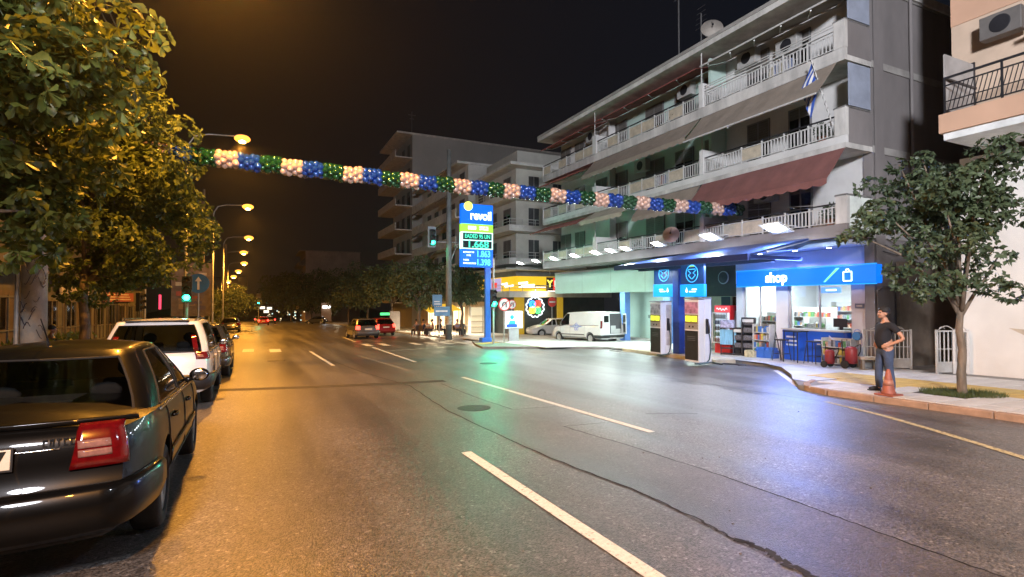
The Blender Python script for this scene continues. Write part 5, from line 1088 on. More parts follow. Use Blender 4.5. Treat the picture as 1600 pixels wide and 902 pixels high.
def gpt(t): return ga.lerp(gb, t) - Vector((0, 0, 4 * .18 * t * (1 - t)))
cl_i = 0; seq = 'bgp'; cnt = 0
allb = []
for k in range(ncl):
    t = k / ncl; c = gpt(t); seg = int((ncl - k) / 4) ; kind = seq[(1 - seg) % 3]
    for q in range(6):
        a = q * pi / 3 + (pi / 6 if k % 2 else 0) + random.uniform(-.12, .12); d = Vector((A0.y * cos(a), -A0.x * cos(a), sin(a))).normalized(); d = (d + A0 * random.uniform(-.15, .15)).normalized(); allb.append((c + Vector((0, 0, .008 * sin(k * .7))), d, kind, random.uniform(.90, 1.08)))
allb.sort(key=lambda b: (b[0].x < -3.2, (b[0] + b[1] * .2 - CAM).length - b[1].y * -8))
for i, (c, d, kind, s) in enumerate(allb):
    e = d.to_track_quat('Z', 'Y').to_euler()
    if i < 300: inst('balloon', bmesh_src[kind], c - gl.location, gl, e, (s, s, s))
    else:
        me = bmesh_src[kind]; R = e.to_matrix(); b = far_[kind]; vs = [(R @ (v.co * s)) + c - gl.location for v in me.vertices]; b.add(vs, [tuple(p.vertices) for p in me.polygons])
for k_, b in far_.items():
    if b.v: o = b.build('balloons', bm_m[k_], gl, smooth=True); o['kind'] = 'stuff'
e2 = atX(1325, 318, XF + .1)
MB().tube([tuple(Vector(p) - gl.location) for p in [ga + Vector((-3, 0, .1))] + [gpt(i / 14) for i in range(15)] + [e2]], .01, 5).build('string', WMET, gl)
# ================================================================== VEHICLES
def smooth_interp(keys, y):
    xs = [k[0] for k in keys]; vs = [k[1] for k in keys]
    if y <= xs[0]: return vs[0]
    if y >= xs[-1]: return vs[-1]
    i = max(j for j in range(len(xs)) if xs[j] <= y); h = xs[i + 1] - xs[i]; t = (y - xs[i]) / h
    m = lambda j: 0 if j <= 0 or j >= len(xs) - 1 else (vs[j + 1] - vs[j - 1]) / (xs[j + 1] - xs[j - 1])
    return (2 * t ** 3 - 3 * t * t + 1) * vs[i] + (t ** 3 - 2 * t * t + t) * h * m(i) + (-2 * t ** 3 + 3 * t * t) * vs[i + 1] + (t ** 3 - t * t) * h * m(i + 1)
SEAMM = mat('panel_gap', (.006, .006, .006), .8)
TAIL = mat('tail_red', (.11, .003, .004), .12, var=.25, scale=30, coat=.6); TAILW = mat('tail_clear', (.26, .13, .11), .15, var=.2, scale=30, coat=.5); HEADL = mat('headlamp', (.55, .58, .60), .1, var=.1)
TLIT = glow('tail_lit', (1, .05, .03), 6); HLIT = glow('headlamp_lit', (1, .92, .75), 20)
PLATE = mat('number_plate', (.72, .70, .60), .4, var=.05)
def car(name, loc, rz, P, paint, label, cat='car', group=None, lit=False, detail=1):
    """car pointing +Y from rear bumper y=0; P: dimensions"""
    root = empty(name, loc, rz, -math.atan(SY) * cos(rz)); tag(root, label, cat, group)
    Ln, Wd, zb = P['L'], P['W'] / 2, P['zb']; zs_k, zd_k, rear = P['belt'], P['deck'], P['rear']
    prof = [(0, .86), (.06, .95), (.16, .985), (.30, 1.0), (.55, 1.0), (.75, .992), (.90, .975), (1.0, .945)]
    def planw(y, z):
        e = 1.0
        for q, rr_, am in ((y, P.get('rr', .55), P.get('ra', .10)), (Ln - y, .9, .20)):
            if q < rr_: e -= am * (1 - q / rr_) ** 2.2
        return Wd * e
    def zs(y): return smooth_interp(zs_k, y)
    def zd(y): return smooth_interp(zd_k, y)
    def hw(y, z): t = (z - zb) / max(.05, zs(y) - zb); return planw(y, z) * smooth_interp(prof, max(0, min(1, t)))
    def yoff_r(z): return smooth_interp(rear, z)
    def yoff_f(z): return smooth_interp(P['front'], z)
    def warp(y, z):
        r = yoff_r(z) * max(0, 1 - y / 1.0) ** 1.5; f = yoff_f(z) * max(0, 1 - (Ln - y) / 1.2) ** 1.5; return y + r - f
    T = [0, .05, .12, .2, .3, .42, .55, .66, .75, .84, .92, 1.0]
    NS = 46; mb = MB(); rows = []
    ys_ = [Ln * (.5 - .5 * cos(pi * i / (NS - 1))) for i in range(NS)]
    for y in ys_:
        zsh, zdk = zs(y), max(zd(y), zs(y) + .005); half = []
        for t in T: z = zb + (zsh - zb) * t; half.append((hw(y, z), warp(y, z), z))
        w0 = half[-1][0]
        for u in (.93, .82, .6, .3): z = zsh + (zdk - zsh) * sin((1 - u) / .7 * pi / 2 if u > .3 else pi / 2); half.append((w0 * u, warp(y, z), z))
        half.append((0, warp(y, zdk), zdk + .012)); ring = half + [(-a, b, c) for a, b, c in half[-2::-1]]
        rows.append(ring)
    mb.grid(rows)
    nr = len(rows[0])
    bow_r, bow_f = P.get('bow', .09), .28
    for idx, bow, sgn in ((0, bow_r, -1), (-1, bow_f, 1)):
        ring = rows[idx]; cap = []
        for i in range(nr // 2 + 1):
            a = ring[i]; b = ring[nr - 1 - i]; w = a[0]
            cap.append([(w * u, a[1] + sgn * bow * (1 - u * u) * (w / Wd), a[2] + (0)) for u in (1, .92, .8, .6, .4, .2, 0, -.2, -.4, -.6, -.8, -.92, -1)] if w > .01 else [(0, a[1] + sgn * 0, a[2])] * 13)
        mb.grid(cap)
    # floor
    mb.grid([[r[0], (0, r[0][1], r[0][2]), r[-1]] for r in rows])
    me = mb.mesh('body', paint, True); bm = bmesh.new(); bm.from_mesh(me); bmesh.ops.remove_doubles(bm, verts=bm.verts, dist=.002); bmesh.ops.dissolve_degenerate(bm, dist=.0005, edges=bm.edges); bmesh.ops.recalc_face_normals(bm, faces=bm.faces); bm.to_mesh(me); bm.free()
    body = bpy.data.objects.new('body', me); col.objects.link(body)
    wr = P['wr']; cuts = []
    for yw in P['axles']:
        for s in (-1, 1):
            cme = MB().lathe([(wr + .055, -.32), (wr + .055, .32)], 40, 'x').mesh('cut', SEAMM, True); c = bpy.data.objects.new('cut', cme); col.objects.link(c); c.location = (s * (Wd - .05), yw, wr + .01); cuts.append(c)
            q = body.modifiers.new('b', 'BOOLEAN'); q.operation = 'DIFFERENCE'; q.object = c; q.solver = 'EXACT'
    bpy.context.view_layer.update(); baked(body); 
    for c in cuts: bpy.data.objects.remove(c)
    body.data.polygons.foreach_set('use_smooth', [True] * len(body.data.polygons)); body.data.set_sharp_from_angle(angle=radians(38)) if hasattr(body.data, 'set_sharp_from_angle') else None
    body.parent = root
    # ---- surface helpers
    def side(y, z, off=0, s=1): return Vector((s * (hw(y, z) + off), warp(y, z), z))
    def back(x, z, off=0):
        w = hw(0, z); return Vector((x, warp(0, z) - bow_r * (1 - (x / w) ** 2) * (w / Wd) - off, z))
    def patch(nm, m, rows_, th=.012, parent=None, sm=True):
        o = MB().grid(rows_).build(nm, m, parent or root, smooth=sm); q = o.modifiers.new('t', 'SOLIDIFY'); q.thickness = th; q.offset = 0; return o
    # ---- greenhouse
    gb_, gt_ = P['gbase'], P['gtop']; zr = P['zr']; wt_ = P['wt']; colsr = [0, .2, .4, .6, .8, 1.0]
    def loops(v):
        y0, y1 = gb_[0] + (gt_[0] - gb_[0]) * v, gb_[1] + (gt_[1] - gb_[1]) * v; zbl = lambda y: zs(max(0, min(Ln, y))) - .015
        w = (Wd * .925) + (wt_ - Wd * .925) * (v ** 1.15); w += .02 * sin(pi * v); pts = []; xc = w - .10
        for u in colsr: pts.append((xc * u, y0 - .05 * (1 - u * u), 'rear' if u < 1 else 'cp'))
        cpl = P.get('cp', .35); pts.append((w - .03, y0 + .07, 'cp')); pts.append((w, y0 + cpl * .6, 'cp')); pts.append((w + .004, y0 + cpl, 'w1'))
        ya = y1 - P.get('ap', .26); yb = P['bp'] + (ya - P['bp']) * 0
        for t in (.33, .67): pts.append((w + .006, y0 + cpl + (yb - .05 - y0 - cpl) * t, 'w1'))
        pts.append((w + .006, yb - .05, 'b')); pts.append((w + .006, yb + .05, 'w2'))
        for t in (.33, .67): pts.append((w, yb + .05 + (ya - yb - .05) * t, 'w2'))
        pts.append((w - .012, ya, 'a')); pts.append((w - .045, y1 - .10, 'a')); xf = w - .12
        for u in colsr[::-1]: pts.append((xf * u, y1 - .02 + .10 * (1 - u * u), 'front'))
        out = []
        for x, y, g in pts:
            zlow = zbl(y); zt = zr - .045 * ((y - (gt_[0] + gt_[1]) / 2) / ((gt_[1] - gt_[0]) / 2 + .3)) ** 2; out.append((x, y, zlow + (zt - zlow) * v))
        return out, [g for _, _, g in pts]
    V = [0, .05, .28, .5, .72, .90, 1.0]; LO = [loops(v)[0] for v in V]; gk = loops(0)[1]; n = len(gk)
    shell = MB(); wins = {}
    for s in (1, -1):
        for i in range(n - 1):
            kind = gk[i]
            for r in range(len(V) - 1):
                quad = [LO[r][i], LO[r][i + 1], LO[r + 1][i + 1], LO[r + 1][i]]; quad = [(s * a, b, c) for a, b, c in quad]
                if kind in ('rear', 'front', 'w1', 'w2') and 1 <= r <= 4 and not (kind in P.get('blank', ())):
                    key = (kind, s if kind[0] == 'w' else 0); wins.setdefault(key, MB()).add(quad, [(0, 1, 2, 3)])
                else: shell.add(quad, [(0, 1, 2, 3)])
    top = LO[-1]; i0, i1 = 5, n - 6; us = [-1, -.8, -.6, -.4, -.2, 0, .2, .4, .6, .8, 1]; roof = []
    for k in range(i0, i1):
        x, y, z = top[k]; f = (k - i0) / (i1 - i0 - 1)
        roof.append([(x * u, y - (.05 * (1 - u * u) if k == i0 else -.10 * (1 - u * u) if k == i1 - 1 else 0), z + .045 * (1 - u * u) * sin(pi * min(1, max(0, f))) ** .5) for u in us])
    x, y, z = top[n - 6 + 0]
    roof.append([(x * u, y + .10 * (1 - u * u), z) for u in us])
    shell.grid(roof)
    me = shell.mesh('roof', paint, True); bm = bmesh.new(); bm.from_mesh(me); bmesh.ops.remove_doubles(bm, verts=bm.verts, dist=.004); bmesh.ops.recalc_face_normals(bm, faces=bm.faces); bm.to_mesh(me); bm.free()
    ro = bpy.data.objects.new('roof', me); col.objects.link(ro); ro.parent = root
    nm = {'rear': 'rear_window', 'front': 'windscreen', 'w1': 'rear_side_window', 'w2': 'front_side_window'}
    gm = P.get('glass', GLASSD)
    for (k, s), w in wins.items():
        me = w.mesh(nm[k], gm, True); bm = bmesh.new(); bm.from_mesh(me); bmesh.ops.remove_doubles(bm, verts=bm.verts, dist=.003); bmesh.ops.recalc_face_normals(bm, faces=bm.faces); bm.to_mesh(me); bm.free(); o = bpy.data.objects.new(nm[k], me); col.objects.link(o); o.parent = root
        if detail: # black rubber seal round the pane
            bm = bmesh.new(); bm.from_mesh(me); es = [e for e in bm.edges if e.is_boundary]; sl = MB()
            for e in es: sl.tube([e.verts[0].co, e.verts[1].co], .010, 5, cap=False)
            bm.free(); sl.build('seal', SEAMM, o)
    # interior
    if P.get('seats', True):
        st = MB(); 
        for yy in ([gb_[0] + 1.0] if not P.get('van') else []): st.box(-Wd * .72, Wd * .72, yy - .12, yy, .45, zs(2) + .02)
        for x in (-.36, .36): st.box(x - .24, x + .24, gb_[0] + 1.9, gb_[0] + 2.02, .4, zs(2) + .12)
        st.build('seats', mat('seat_cloth', (.05, .05, .05), .9), root, bevel=.04)
        hr = MB()
        for x in (-.36, .36): hr.ball((x, gb_[0] + 1.96, zs(2) + .22), .12, 10, (1.05, .45, .9)); hr.ball((x * .95, gb_[0] + .98, zs(2) + .09), .11, 10, (1.1, .45, .75))
        hr.build('headrest', mat('seat_cloth', (.05, .05, .05)), root, smooth=True)
    # wheels
    rim_m = P.get('rim', mat('alloy_rim', (.50, .50, .50), .35, .3, var=.1, scale=12)); tw = .10
    ty = [(wr * .66, -tw), (wr * .90, -tw), (wr * .975, -tw * .85), (wr, -tw * .5), (wr, tw * .5), (wr * .975, tw * .85), (wr * .90, tw), (wr * .66, tw)]
    tme = MB().lathe(ty + [ty[0]], 36, 'x').mesh('tyre', RUBBER, True); rb_ = MB().lathe([(wr * .68, .06), (wr * .66, .08), (wr * .62, .085), (wr * .60, .02), (wr * .15, .03), (wr * .15, .0)], 30, 'x')
    NSp = P.get('spokes', 5)
    for k in range(NSp):
        a = 2 * pi * k / NSp + .3; c, s_ = cos(a), sin(a); pr = []
        for rr_, hw_, xx in ((.05, .045, .055), (wr * .35, .034, .07), (wr * .62, .05, .075)): pr.append([(xx, rr_ * c - hw_ * s_, rr_ * s_ + hw_ * c), (xx + .004, rr_ * c, rr_ * s_), (xx, rr_ * c + hw_ * s_, rr_ * s_ - hw_ * c)])
        rb_.grid(pr)
    rb_.lathe([(.001, .085), (.05, .08), (.055, .05)], 14, 'x'); rme = rb_.mesh('rim', rim_m); dme = MB().lathe([(.001, .015), (wr * .6, .01)], 24, 'x').mesh('brake_disc', mat('brake_dark', (.06, .055, .05), .6), True)
    for yw in P['axles']:
        for s in (-1, 1):
            w = inst('wheel', tme, (s * (Wd - .115), yw, wr), root, (0, 0, 0 if s > 0 else pi)); inst('rim', rme, (0, 0, 0), w); inst('brake_disc', dme, (0, 0, 0), w)
    # lights, plate, trims
    z0, z1, xi, yo = P['tail']; tl = TLIT if lit else TAIL
    for s in (1, -1):
        def trow(z, a=0., b=1.):
            w = hw(0, z); xj = xi + P.get('slant', 0) * (z - z0) / (z1 - z0); xs = [xj * w + (w * .975 - xj * w) * (a + (b - a) * k / 6) for k in range(7)]; r = [back(s * x, z, .012) for x in xs]
            if b >= 1: r += [side(max(.012, yo * k / 4), z, .012, s) for k in range(1, 5)]
            return r
        zz = [z0 + (z1 - z0) * k / 6 for k in range(7)]; o = patch('tail_light', tl, [trow(z) for z in zz], .02)
        if detail and not lit: 
            for f0, f1 in ((.26, .42), (.46, .64)): patch('clear_lens', TAILW, [[back(s * (xi + (.99 - xi) * (.18 + .66 * q / 5)) * hw(0, z), z, .024) for q in range(6)] for z in [z0 + (z1 - z0) * (f0 + (f1 - f0) * k / 3) for k in range(4)]], .006, o)
    pz = P.get('plate', .78); pl = MB().box(-.26, .26, -.008, .004, -.057, .057).build('number_plate', PLATE, root, bevel=.004); b0 = back(P.get('px', 0), pz, .012); pl.location = b0; pl.rotation_euler = (-.1, 0, 0)
    if P.get('ptext'): text(P['ptext'], .125, SEAMM, pl, (0, -.010, -.002), TR, ext=.001, bold=.003)
    MB().box(-.27, .27, -.004, .006, -.067, .067).build('plate_frame', BLACK, pl)
    # bumper
    bz0, bz1 = P['bumper']
    def brow(z, o): 
        w = hw(0, z); xs = [w * (-.985 + 1.97 * k / 16) for k in range(17)]; L_ = [side(.12 * k, z, o, -1) for k in range(5, 0, -1)]; R_ = [side(.12 * k, z, o, 1) for k in range(1, 6)]
        return L_ + [back(x, z, o) for x in xs] + R_
    patch('bumper', P.get('bumper_mat', paint), [brow(bz0, .0), brow(bz0 + .04, .035), brow((bz0 + bz1) / 2, .05), brow(bz1 - .03, .045), brow(bz1 - .005, .03), brow(bz1, .0)], .012)
    # headlamps
    fz0, fz1 = P['headz']
    for s in (1, -1):
        rows_ = []
        for k in range(4):
            z = fz0 + (fz1 - fz0) * k / 3; w = hw(Ln, z); r = [Vector((s * w * u, warp(Ln, z) + bow_f * (1 - u * u) * (w / Wd) + .012, z)) for u in (.55, .7, .85, .97)] + [side(Ln - .1 * q, z, .012, s) for q in (.2, 1.2, 2.6)]
            rows_.append(r)
        patch('headlight', HLIT if P.get('hlit') else HEADL, rows_, .016)
    # seams and handles on both sides
    if detail:
        for s in (1, -1):
            sm_ = MB()
            for ya_, z0_ in P['doors']:
                pts = [side(ya_, zb + .10 + (zs(ya_) - zb - .10) * k / 10, .003, s) for k in range(11)]; sm_.tube(pts, .0045, 4)
            sm_.tube([side(P['doors'][0][0] + (P['doors'][-1][0] - P['doors'][0][0]) * k / 20, zb + .10, .003, s) for k in range(21)], .0045, 4); sm_.build('door_gap', SEAMM, root)
            for yh in P['handles']:
                MB().tube([side(yh - .09, zs(yh) - .13, .004, s), side(yh - .07, zs(yh) - .13, .03, s), side(yh + .07, zs(yh) - .13, .03, s), side(yh + .09, zs(yh) - .13, .004, s)], .014, 6).build('door_handle', P.get('handle_mat', paint), root, smooth=True)
            ym = P['mirror']; b = side(ym, zs(ym), 0, s); mm = MB().ball((b.x + s * .12, ym, zs(ym) + .08), .10, 14, (1.05, .6, .72)).tube([(b.x - s * .06, ym + .02, zs(ym) + .0), (b.x + s * .06, ym, zs(ym) + .05)], .03, 8).build('wing_mirror', P.get('mirror_mat', BLACK), root, smooth=True)
            MB().ball((b.x + s * .12, ym - .052, zs(ym) + .08), .08, 12, (1.05, .12, .75)).build('mirror_glass', CHROME, mm, smooth=True)
            patch('side_moulding', P.get('mould', BLACK), [[side(P['doors'][0][0] + (P['doors'][-1][0] - P['doors'][0][0]) * k / 20, z, .010, s) for k in range(21)] for z in (P['mz'] - .03, P['mz'], P['mz'] + .03)], .012)
            patch('belt_trim', P.get('trim', BLACK), [[side(gb_[0] + .25 + (gb_[1] - gb_[0] - .45) * k / 24, zs(gb_[0] + .25 + (gb_[1] - gb_[0] - .45) * k / 24) - dz, .004 + dz * .3, s) for k in range(25)] for dz in (.0, .022)], .008)
            patch('sill', BLACK, [[side(P['axles'][0] + .4 + (P['axles'][1] - P['axles'][0] - .8) * k / 12, z, .006, s) for k in range(13)] for z in (zb + .01, zb + .09)], .01)
        # boot gap and wiper area
        tz = P.get('boot_z')
        if tz: 
            MB().tube([back(hw(0, tz) * (-.93 + 1.86 * k / 20), tz, .002) for k in range(21)], .005, 4).build('boot_gap', SEAMM, root)
    root['L'] = Ln
    del root['L']
    return root, dict(side=side, back=back, hw=hw, zs=zs, zd=zd, patch=patch, warp=warp, loops=loops)

BLKP = mat('black_car_paint', (.004, .004, .004), .30, 0, var=.1, coat=.38, spec=.1); WHP = mat('white_car_paint', (.66, .67, .68), .25, var=.04, coat=.6); GRP = mat('grey_car_paint', (.12, .12, .125), .25, .3, var=.06, coat=.7); DGP = mat('dark_grey_car_paint', (.05, .055, .06), .22, .3, var=.06, coat=.8); REDC = mat('red_car_paint', (.28, .015, .015), .22, var=.06, coat=.8)
SEDAN = dict(L=4.50, W=1.74, zb=.29, wr=.315, axles=(1.06, 3.58), belt=[(0, .93), (.5, .945), (1.5, .925), (3.0, .90), (3.9, .84), (4.5, .66)], deck=[(0, .985), (.25, 1.035), (.8, 1.035), (1.6, 1.0), (3.2, .96), (3.6, .95), (4.2, .86), (4.5, .70)],
             rear=[(.2, .16), (.35, .05), (.5, .02), (.62, .05), (.66, .09), (.85, .12), (.95, .16), (1.04, .22)], front=[(.2, .12), (.5, 0), (.7, .12), (.95, .3)], gbase=(.62, 3.42), gtop=(1.30, 2.62), zr=1.385, wt=.56, bp=2.28, cp=.42, ap=.20,
             tail=(.72, .975, .64, .03), plate=.82, bumper=(.33, .62), headz=(.56, .72), doors=((1.20, 0), (2.30, 0), (3.22, 0)), handles=(1.50, 2.55), mirror=3.02, mz=.52, boot_z=.625, trim=CHROME, mirror_mat=BLKP, rr=.75, ra=.15, bow=.10)
cs, hs = car('parked_saloon', (-1.53, 4.12, gz(-1.5, 4.12)), radians(.6), dict(SEDAN, slant=.08, px=-.06, bumper_mat=BLKP, mould=BLKP, glass=glass_mat('saloon_glass', (.45, .46, .46))), BLKP, 'shiny black four-door saloon parked nearest at the left edge, seen from behind')
cs.scale = (1, 1, 1.045)
np_ = [c for c in cs.children if c.name.startswith('number_plate')][0]; text('7', .125, SEAMM, np_, (.205, -.011, -.002), TR, ext=.001, bold=.003)
# boot badge lettering, emblem, aerial, boot lip
bd = cs; bk_ = hs['back']
for k, ch in enumerate('KEPALA'):
    pass
bl = empty('badge_anchor', (0, 0, 0)); bpy.data.objects.remove(bl)
p_ = bk_(.43, .885, .004); t_ = scribble(MB(), 'y', -.10, .10, -.022, .022, -.004, .004, 6, 8).box(-.07, .12, -.0035, .004, -.040, -.032).build('boot_badge', CHROME, cs, loc=p_, rot=(-.12, 0, .10))
p_ = bk_(0, .93, .006); em = MB().lathe([(.001, -.012), (.035, -.008), (.04, 0)], 20, 'y').build('boot_emblem', CHROME, cs, smooth=True); em.location = p_
MB().tube([(-.02, 1.46, 1.38), (-.02, 1.42, 1.46), (-.02, 1.25, 1.62)], .008, 6, .004).build('roof_aerial', BLACK, cs); MB().ball((-.02, 1.47, 1.385), .035, 10, (1, 1.4, .6)).build('aerial_base', BLACK, cs)
hs['patch']('boot_lip', BLKP, [[bk_(x * .80, .97, -.03) + Vector((0, 0, 0)) for x in [i / 10 - 1 for i in range(21)]], [bk_(x * .80, 1.0, .01) for x in [i / 10 - 1 for i in range(21)]]], .02)
hs['patch']('chrome_strip', CHROME, [[bk_(x * .42, .845, .006) for x in [i / 10 - 1 for i in range(21)]], [bk_(x * .42, .852, .006) for x in [i / 10 - 1 for i in range(21)]]], .006)
MB().box(-.30, .30, .8, 1.2, 1.035, 1.045).build('parcel_shelf', mat('seat_cloth', (.05, .05, .05)), cs)
SUVP = dict(L=4.35, W=1.80, zb=.28, wr=.35, axles=(.85, 3.45), belt=[(0, 1.02), (1.5, 1.03), (3.2, 1.0), (4.0, .92), (4.35, .75)], deck=[(0, 1.06), (2, 1.06), (3.2, 1.06), (3.9, 1.0), (4.35, .8)], rear=[(.25, .12), (.45, 0), (.65, .03), (.9, .08), (1.06, .12)], front=[(.25, .1), (.5, 0), (.8, .1), (1.0, .22)],
            gbase=(.10, 3.45), gtop=(.42, 2.75), zr=1.62, wt=.66, bp=2.05, cp=.30, ap=.2, tail=(.90, 1.03, .80, .15), plate=.80, bumper=(.34, .62), headz=(.66, .84), doors=((.95, 0), (2.05, 0), (3.1, 0)), handles=(1.25, 2.35), mirror=2.95, mz=.5, bumper_mat=BLACK, mould=BLACK, rr=.5, ra=.08, bow=.07)
s2_, h2_ = car('parked_suv', (-1.70, 11.35, gz(-1.7, 11.35)), radians(.4), SUVP, WHP, 'white compact SUV with dark rear glass parked second in the left row')
for s in (-1, 1):
    MB().tube([(s * .58, .6, 1.60), (s * .60, .75, 1.66), (s * .60, 2.4, 1.66), (s * .58, 2.6, 1.60)], .018, 6).build('roof_rail', BLACK, s2_, smooth=True)
    h2_['patch']('tail_upper', TAIL, [[h2_['back'](s * .83 * h2_['hw'](0, 1.0) + s * .01 * q, 1.04 + .0 * k, .012) + Vector((-s * .10 * k / 4 * .6, .028 * k, .075 * k)) for q in range(-4, 5)] for k in range(5)], .02)
MB().box(-.5, .5, .34, .52, 1.60, 1.625).build('roof_spoiler', BLACK, s2_, bevel=.01)
HAT = dict(L=4.05, W=1.74, zb=.24, wr=.31, axles=(.75, 3.25), belt=[(0, .93), (1.5, .95), (3.0, .92), (3.7, .82), (4.05, .66)], deck=[(0, .97), (2, .99), (3.0, .98), (3.6, .90), (4.05, .70)], rear=[(.2, .12), (.4, .0), (.6, .03), (.85, .10), (.97, .14)], front=[(.2, .1), (.5, 0), (.7, .12), (.95, .3)],
           gbase=(.16, 3.20), gtop=(.62, 2.35), zr=1.46, wt=.60, bp=1.95, cp=.30, ap=.2, tail=(.70, .96, .74, .2), plate=.72, bumper=(.30, .58), headz=(.56, .72), doors=((.85, 0), (1.95, 0), (2.95, 0)), handles=(1.15, 2.2), mirror=2.75, mz=.48, bow=.08)
car('parked_hatchback', (-1.60, 16.4, gz(-1.6, 16.4)), 0, HAT, DGP, 'dark grey car parked third in the left row ahead of the white SUV')
car('moving_hatchback', (7.1, 38.9, gz(7.1, 38.9)), radians(4), dict(HAT), GRP, 'grey hatchback driving away in the middle lane with its tail lights on', lit=True, detail=0)
car('moving_car', (9.6, 44.6, gz(9.6, 44.6)), radians(3), HAT, REDC, 'dark red car driving away just beyond the grey hatchback', lit=True, detail=0)
car('parked_hatchback', (-2.6, 60, gz(-2.6, 60)), 0, HAT, DGP, 'black car parked far ahead beside the grey kiosk', lit=False, detail=0)
WHC = atX(846, 522, 21.6)
car('parked_hatchback', (24.0, 38.2, gz(23.8, 38.2)), radians(82), dict(HAT), WHP, 'small white hatchback parked in front of the yellow corner shop', detail=0)
for i, (px_, y, c, lab) in enumerate(((412, 100, REDC, 'red-lit car at the far end of the street, left of the queue'), (424, 118, DGP, 'far dark car with red tail lights in the queue'), (404, 135, GRP, 'far grey car with red tail lights near the green signal'))):
    p = atY(px_, 466, y); car('distant_car', (p.x, y, gz(p.x, y)), 0, HAT, c, lab, group='cars waiting far down the street', lit=True, detail=0)
for px_, y, lab in ((510, 112, 'dark car parked beneath the small lit sign far down the right side'),):
    p = atY(px_, 466, y); car('distant_car', (p.x, y, gz(p.x, y)), radians(60), HAT, DGP, lab, detail=0)
# van
VANP = dict(L=5.0, W=1.95, zb=.30, wr=.33, axles=(.98, 4.10), belt=[(0, 1.12), (3.4, 1.12), (4.1, 1.05), (4.6, .98), (5.0, .76)], deck=[(0, 1.16), (3.6, 1.16), (4.2, 1.12), (4.7, 1.02), (5.0, .80)], rear=[(.3, .06), (.5, 0), (1.2, .0)], front=[(.25, .08), (.5, 0), (.8, .10), (1.1, .22)],
            gbase=(.015, 4.35), gtop=(.10, 3.45), zr=1.94, wt=.82, bp=3.00, cp=2.2, ap=.2, tail=(.95, 1.40, .93, .06), plate=.45, bumper=(.36, .54), headz=(.72, .96), doors=((1.5, 0), (2.9, 0), (3.9, 0)), handles=(2.75, 3.15), mirror=3.75, mz=.55, bumper_mat=BLACK, mould=mat('van_moulding', (.12, .12, .12), .6), blank=('rear', 'w1'), van=True, rr=.2, ra=.03, bow=.02, rim=mat('steel_rim', (.35, .35, .35), .5))
vr = radians(7); van, hv = car('parked_van', (19.25, 26.3, gz(19.3, 27)), vr, VANP, WHP, 'white delivery van parked with its rear doors open', 'van')
dark_panel = MB().box(-.26, .66, -.035, -.02, .62, 1.82); dark_panel.build('dark_load_panel', mat('painted_load_shade', (.045, .045, .05), .8), van)  # flat dark panel stands in for the shade inside the open van
MB().box(-.2, .2, -.06, -.036, .64, 1.1).box(.15, .6, -.06, -.036, .64, .9).build('cargo', mat('cargo_pale', (.35, .36, .36), .7), van, bevel=.02)
for s, a in ((-1, radians(-100)), (1, radians(-8))):
    d = empty('rear_door', (s * .80, -.03, .60)); d.parent = van; d.rotation_euler = (0, 0, a if s < 0 else radians(-70))
for ch in [c for c in van.children if c.name.startswith('rear_door')]: bpy.data.objects.remove(ch)
def vdoor(x, ang, s):
    me = MB().box(0, s * .72, -.035, .0, .0, 1.22); o = me.build('rear_door', WHP, van, bevel=.015); o.location = (x, -.04, .60); o.rotation_euler = (0, 0, ang)
    MB().box(min(s * .1, s * .62), max(s * .1, s * .62), -.042, -.036, .72, 1.12).build('door_glass', GLASSD, o); MB().box(min(s * .12, s * .6), max(s * .12, s * .6), .002, .012, .1, .6).build('inner_panel', DARKM, o); MB().box(min(s * .08, s * .66), max(s * .08, s * .66), .002, .010, .70, 1.14).build('inner_glass', GLASSD, o); return o
MB().box(-.82, -.28, -.05, -.022, .60, 1.84).build('rear_door', WHP, van, bevel=.012); MB().box(-.74, -.38, -.057, -.051, .70, .80).build('number_plate', PLATE, van); MB().box(-.74, -.36, -.056, -.051, 1.3, 1.7).build('rear_door_glass', GLASSD, van); vdoor(.80, radians(60), -1)
em_ = empty('side_emblem', (-.985, 2.25, 1.02)); em_.parent = van
LV = mat('van_emblem_m', (.4, .5, .9)) if 1 else glow('van_emblem', (.40, .50, .95), .5); mb = MB()
for k in range(5): ring(mb, 0, 0, .11, .016)
bpy.data.objects.remove(em_); em = MB()
for k in range(5):
    a = k * 2 * pi / 5 + .3; em.tube([(-.985, 2.25 + .16 * cos(a) + .085 * cos(t), 1.02 + .16 * sin(a) + .085 * sin(t)) for t in [i * pi / 6 for i in range(13)]], .014, 5)
em.tube([(-.985, 2.55, 1.05), (-.985, 2.85, 1.05)], .02, 5).tube([(-.985, 2.0, 1.05), (-.985, 1.75, 1.05)], .02, 5); em.build('side_emblem', mat('emblem_lilac', (.20, .25, .62), .4), van)
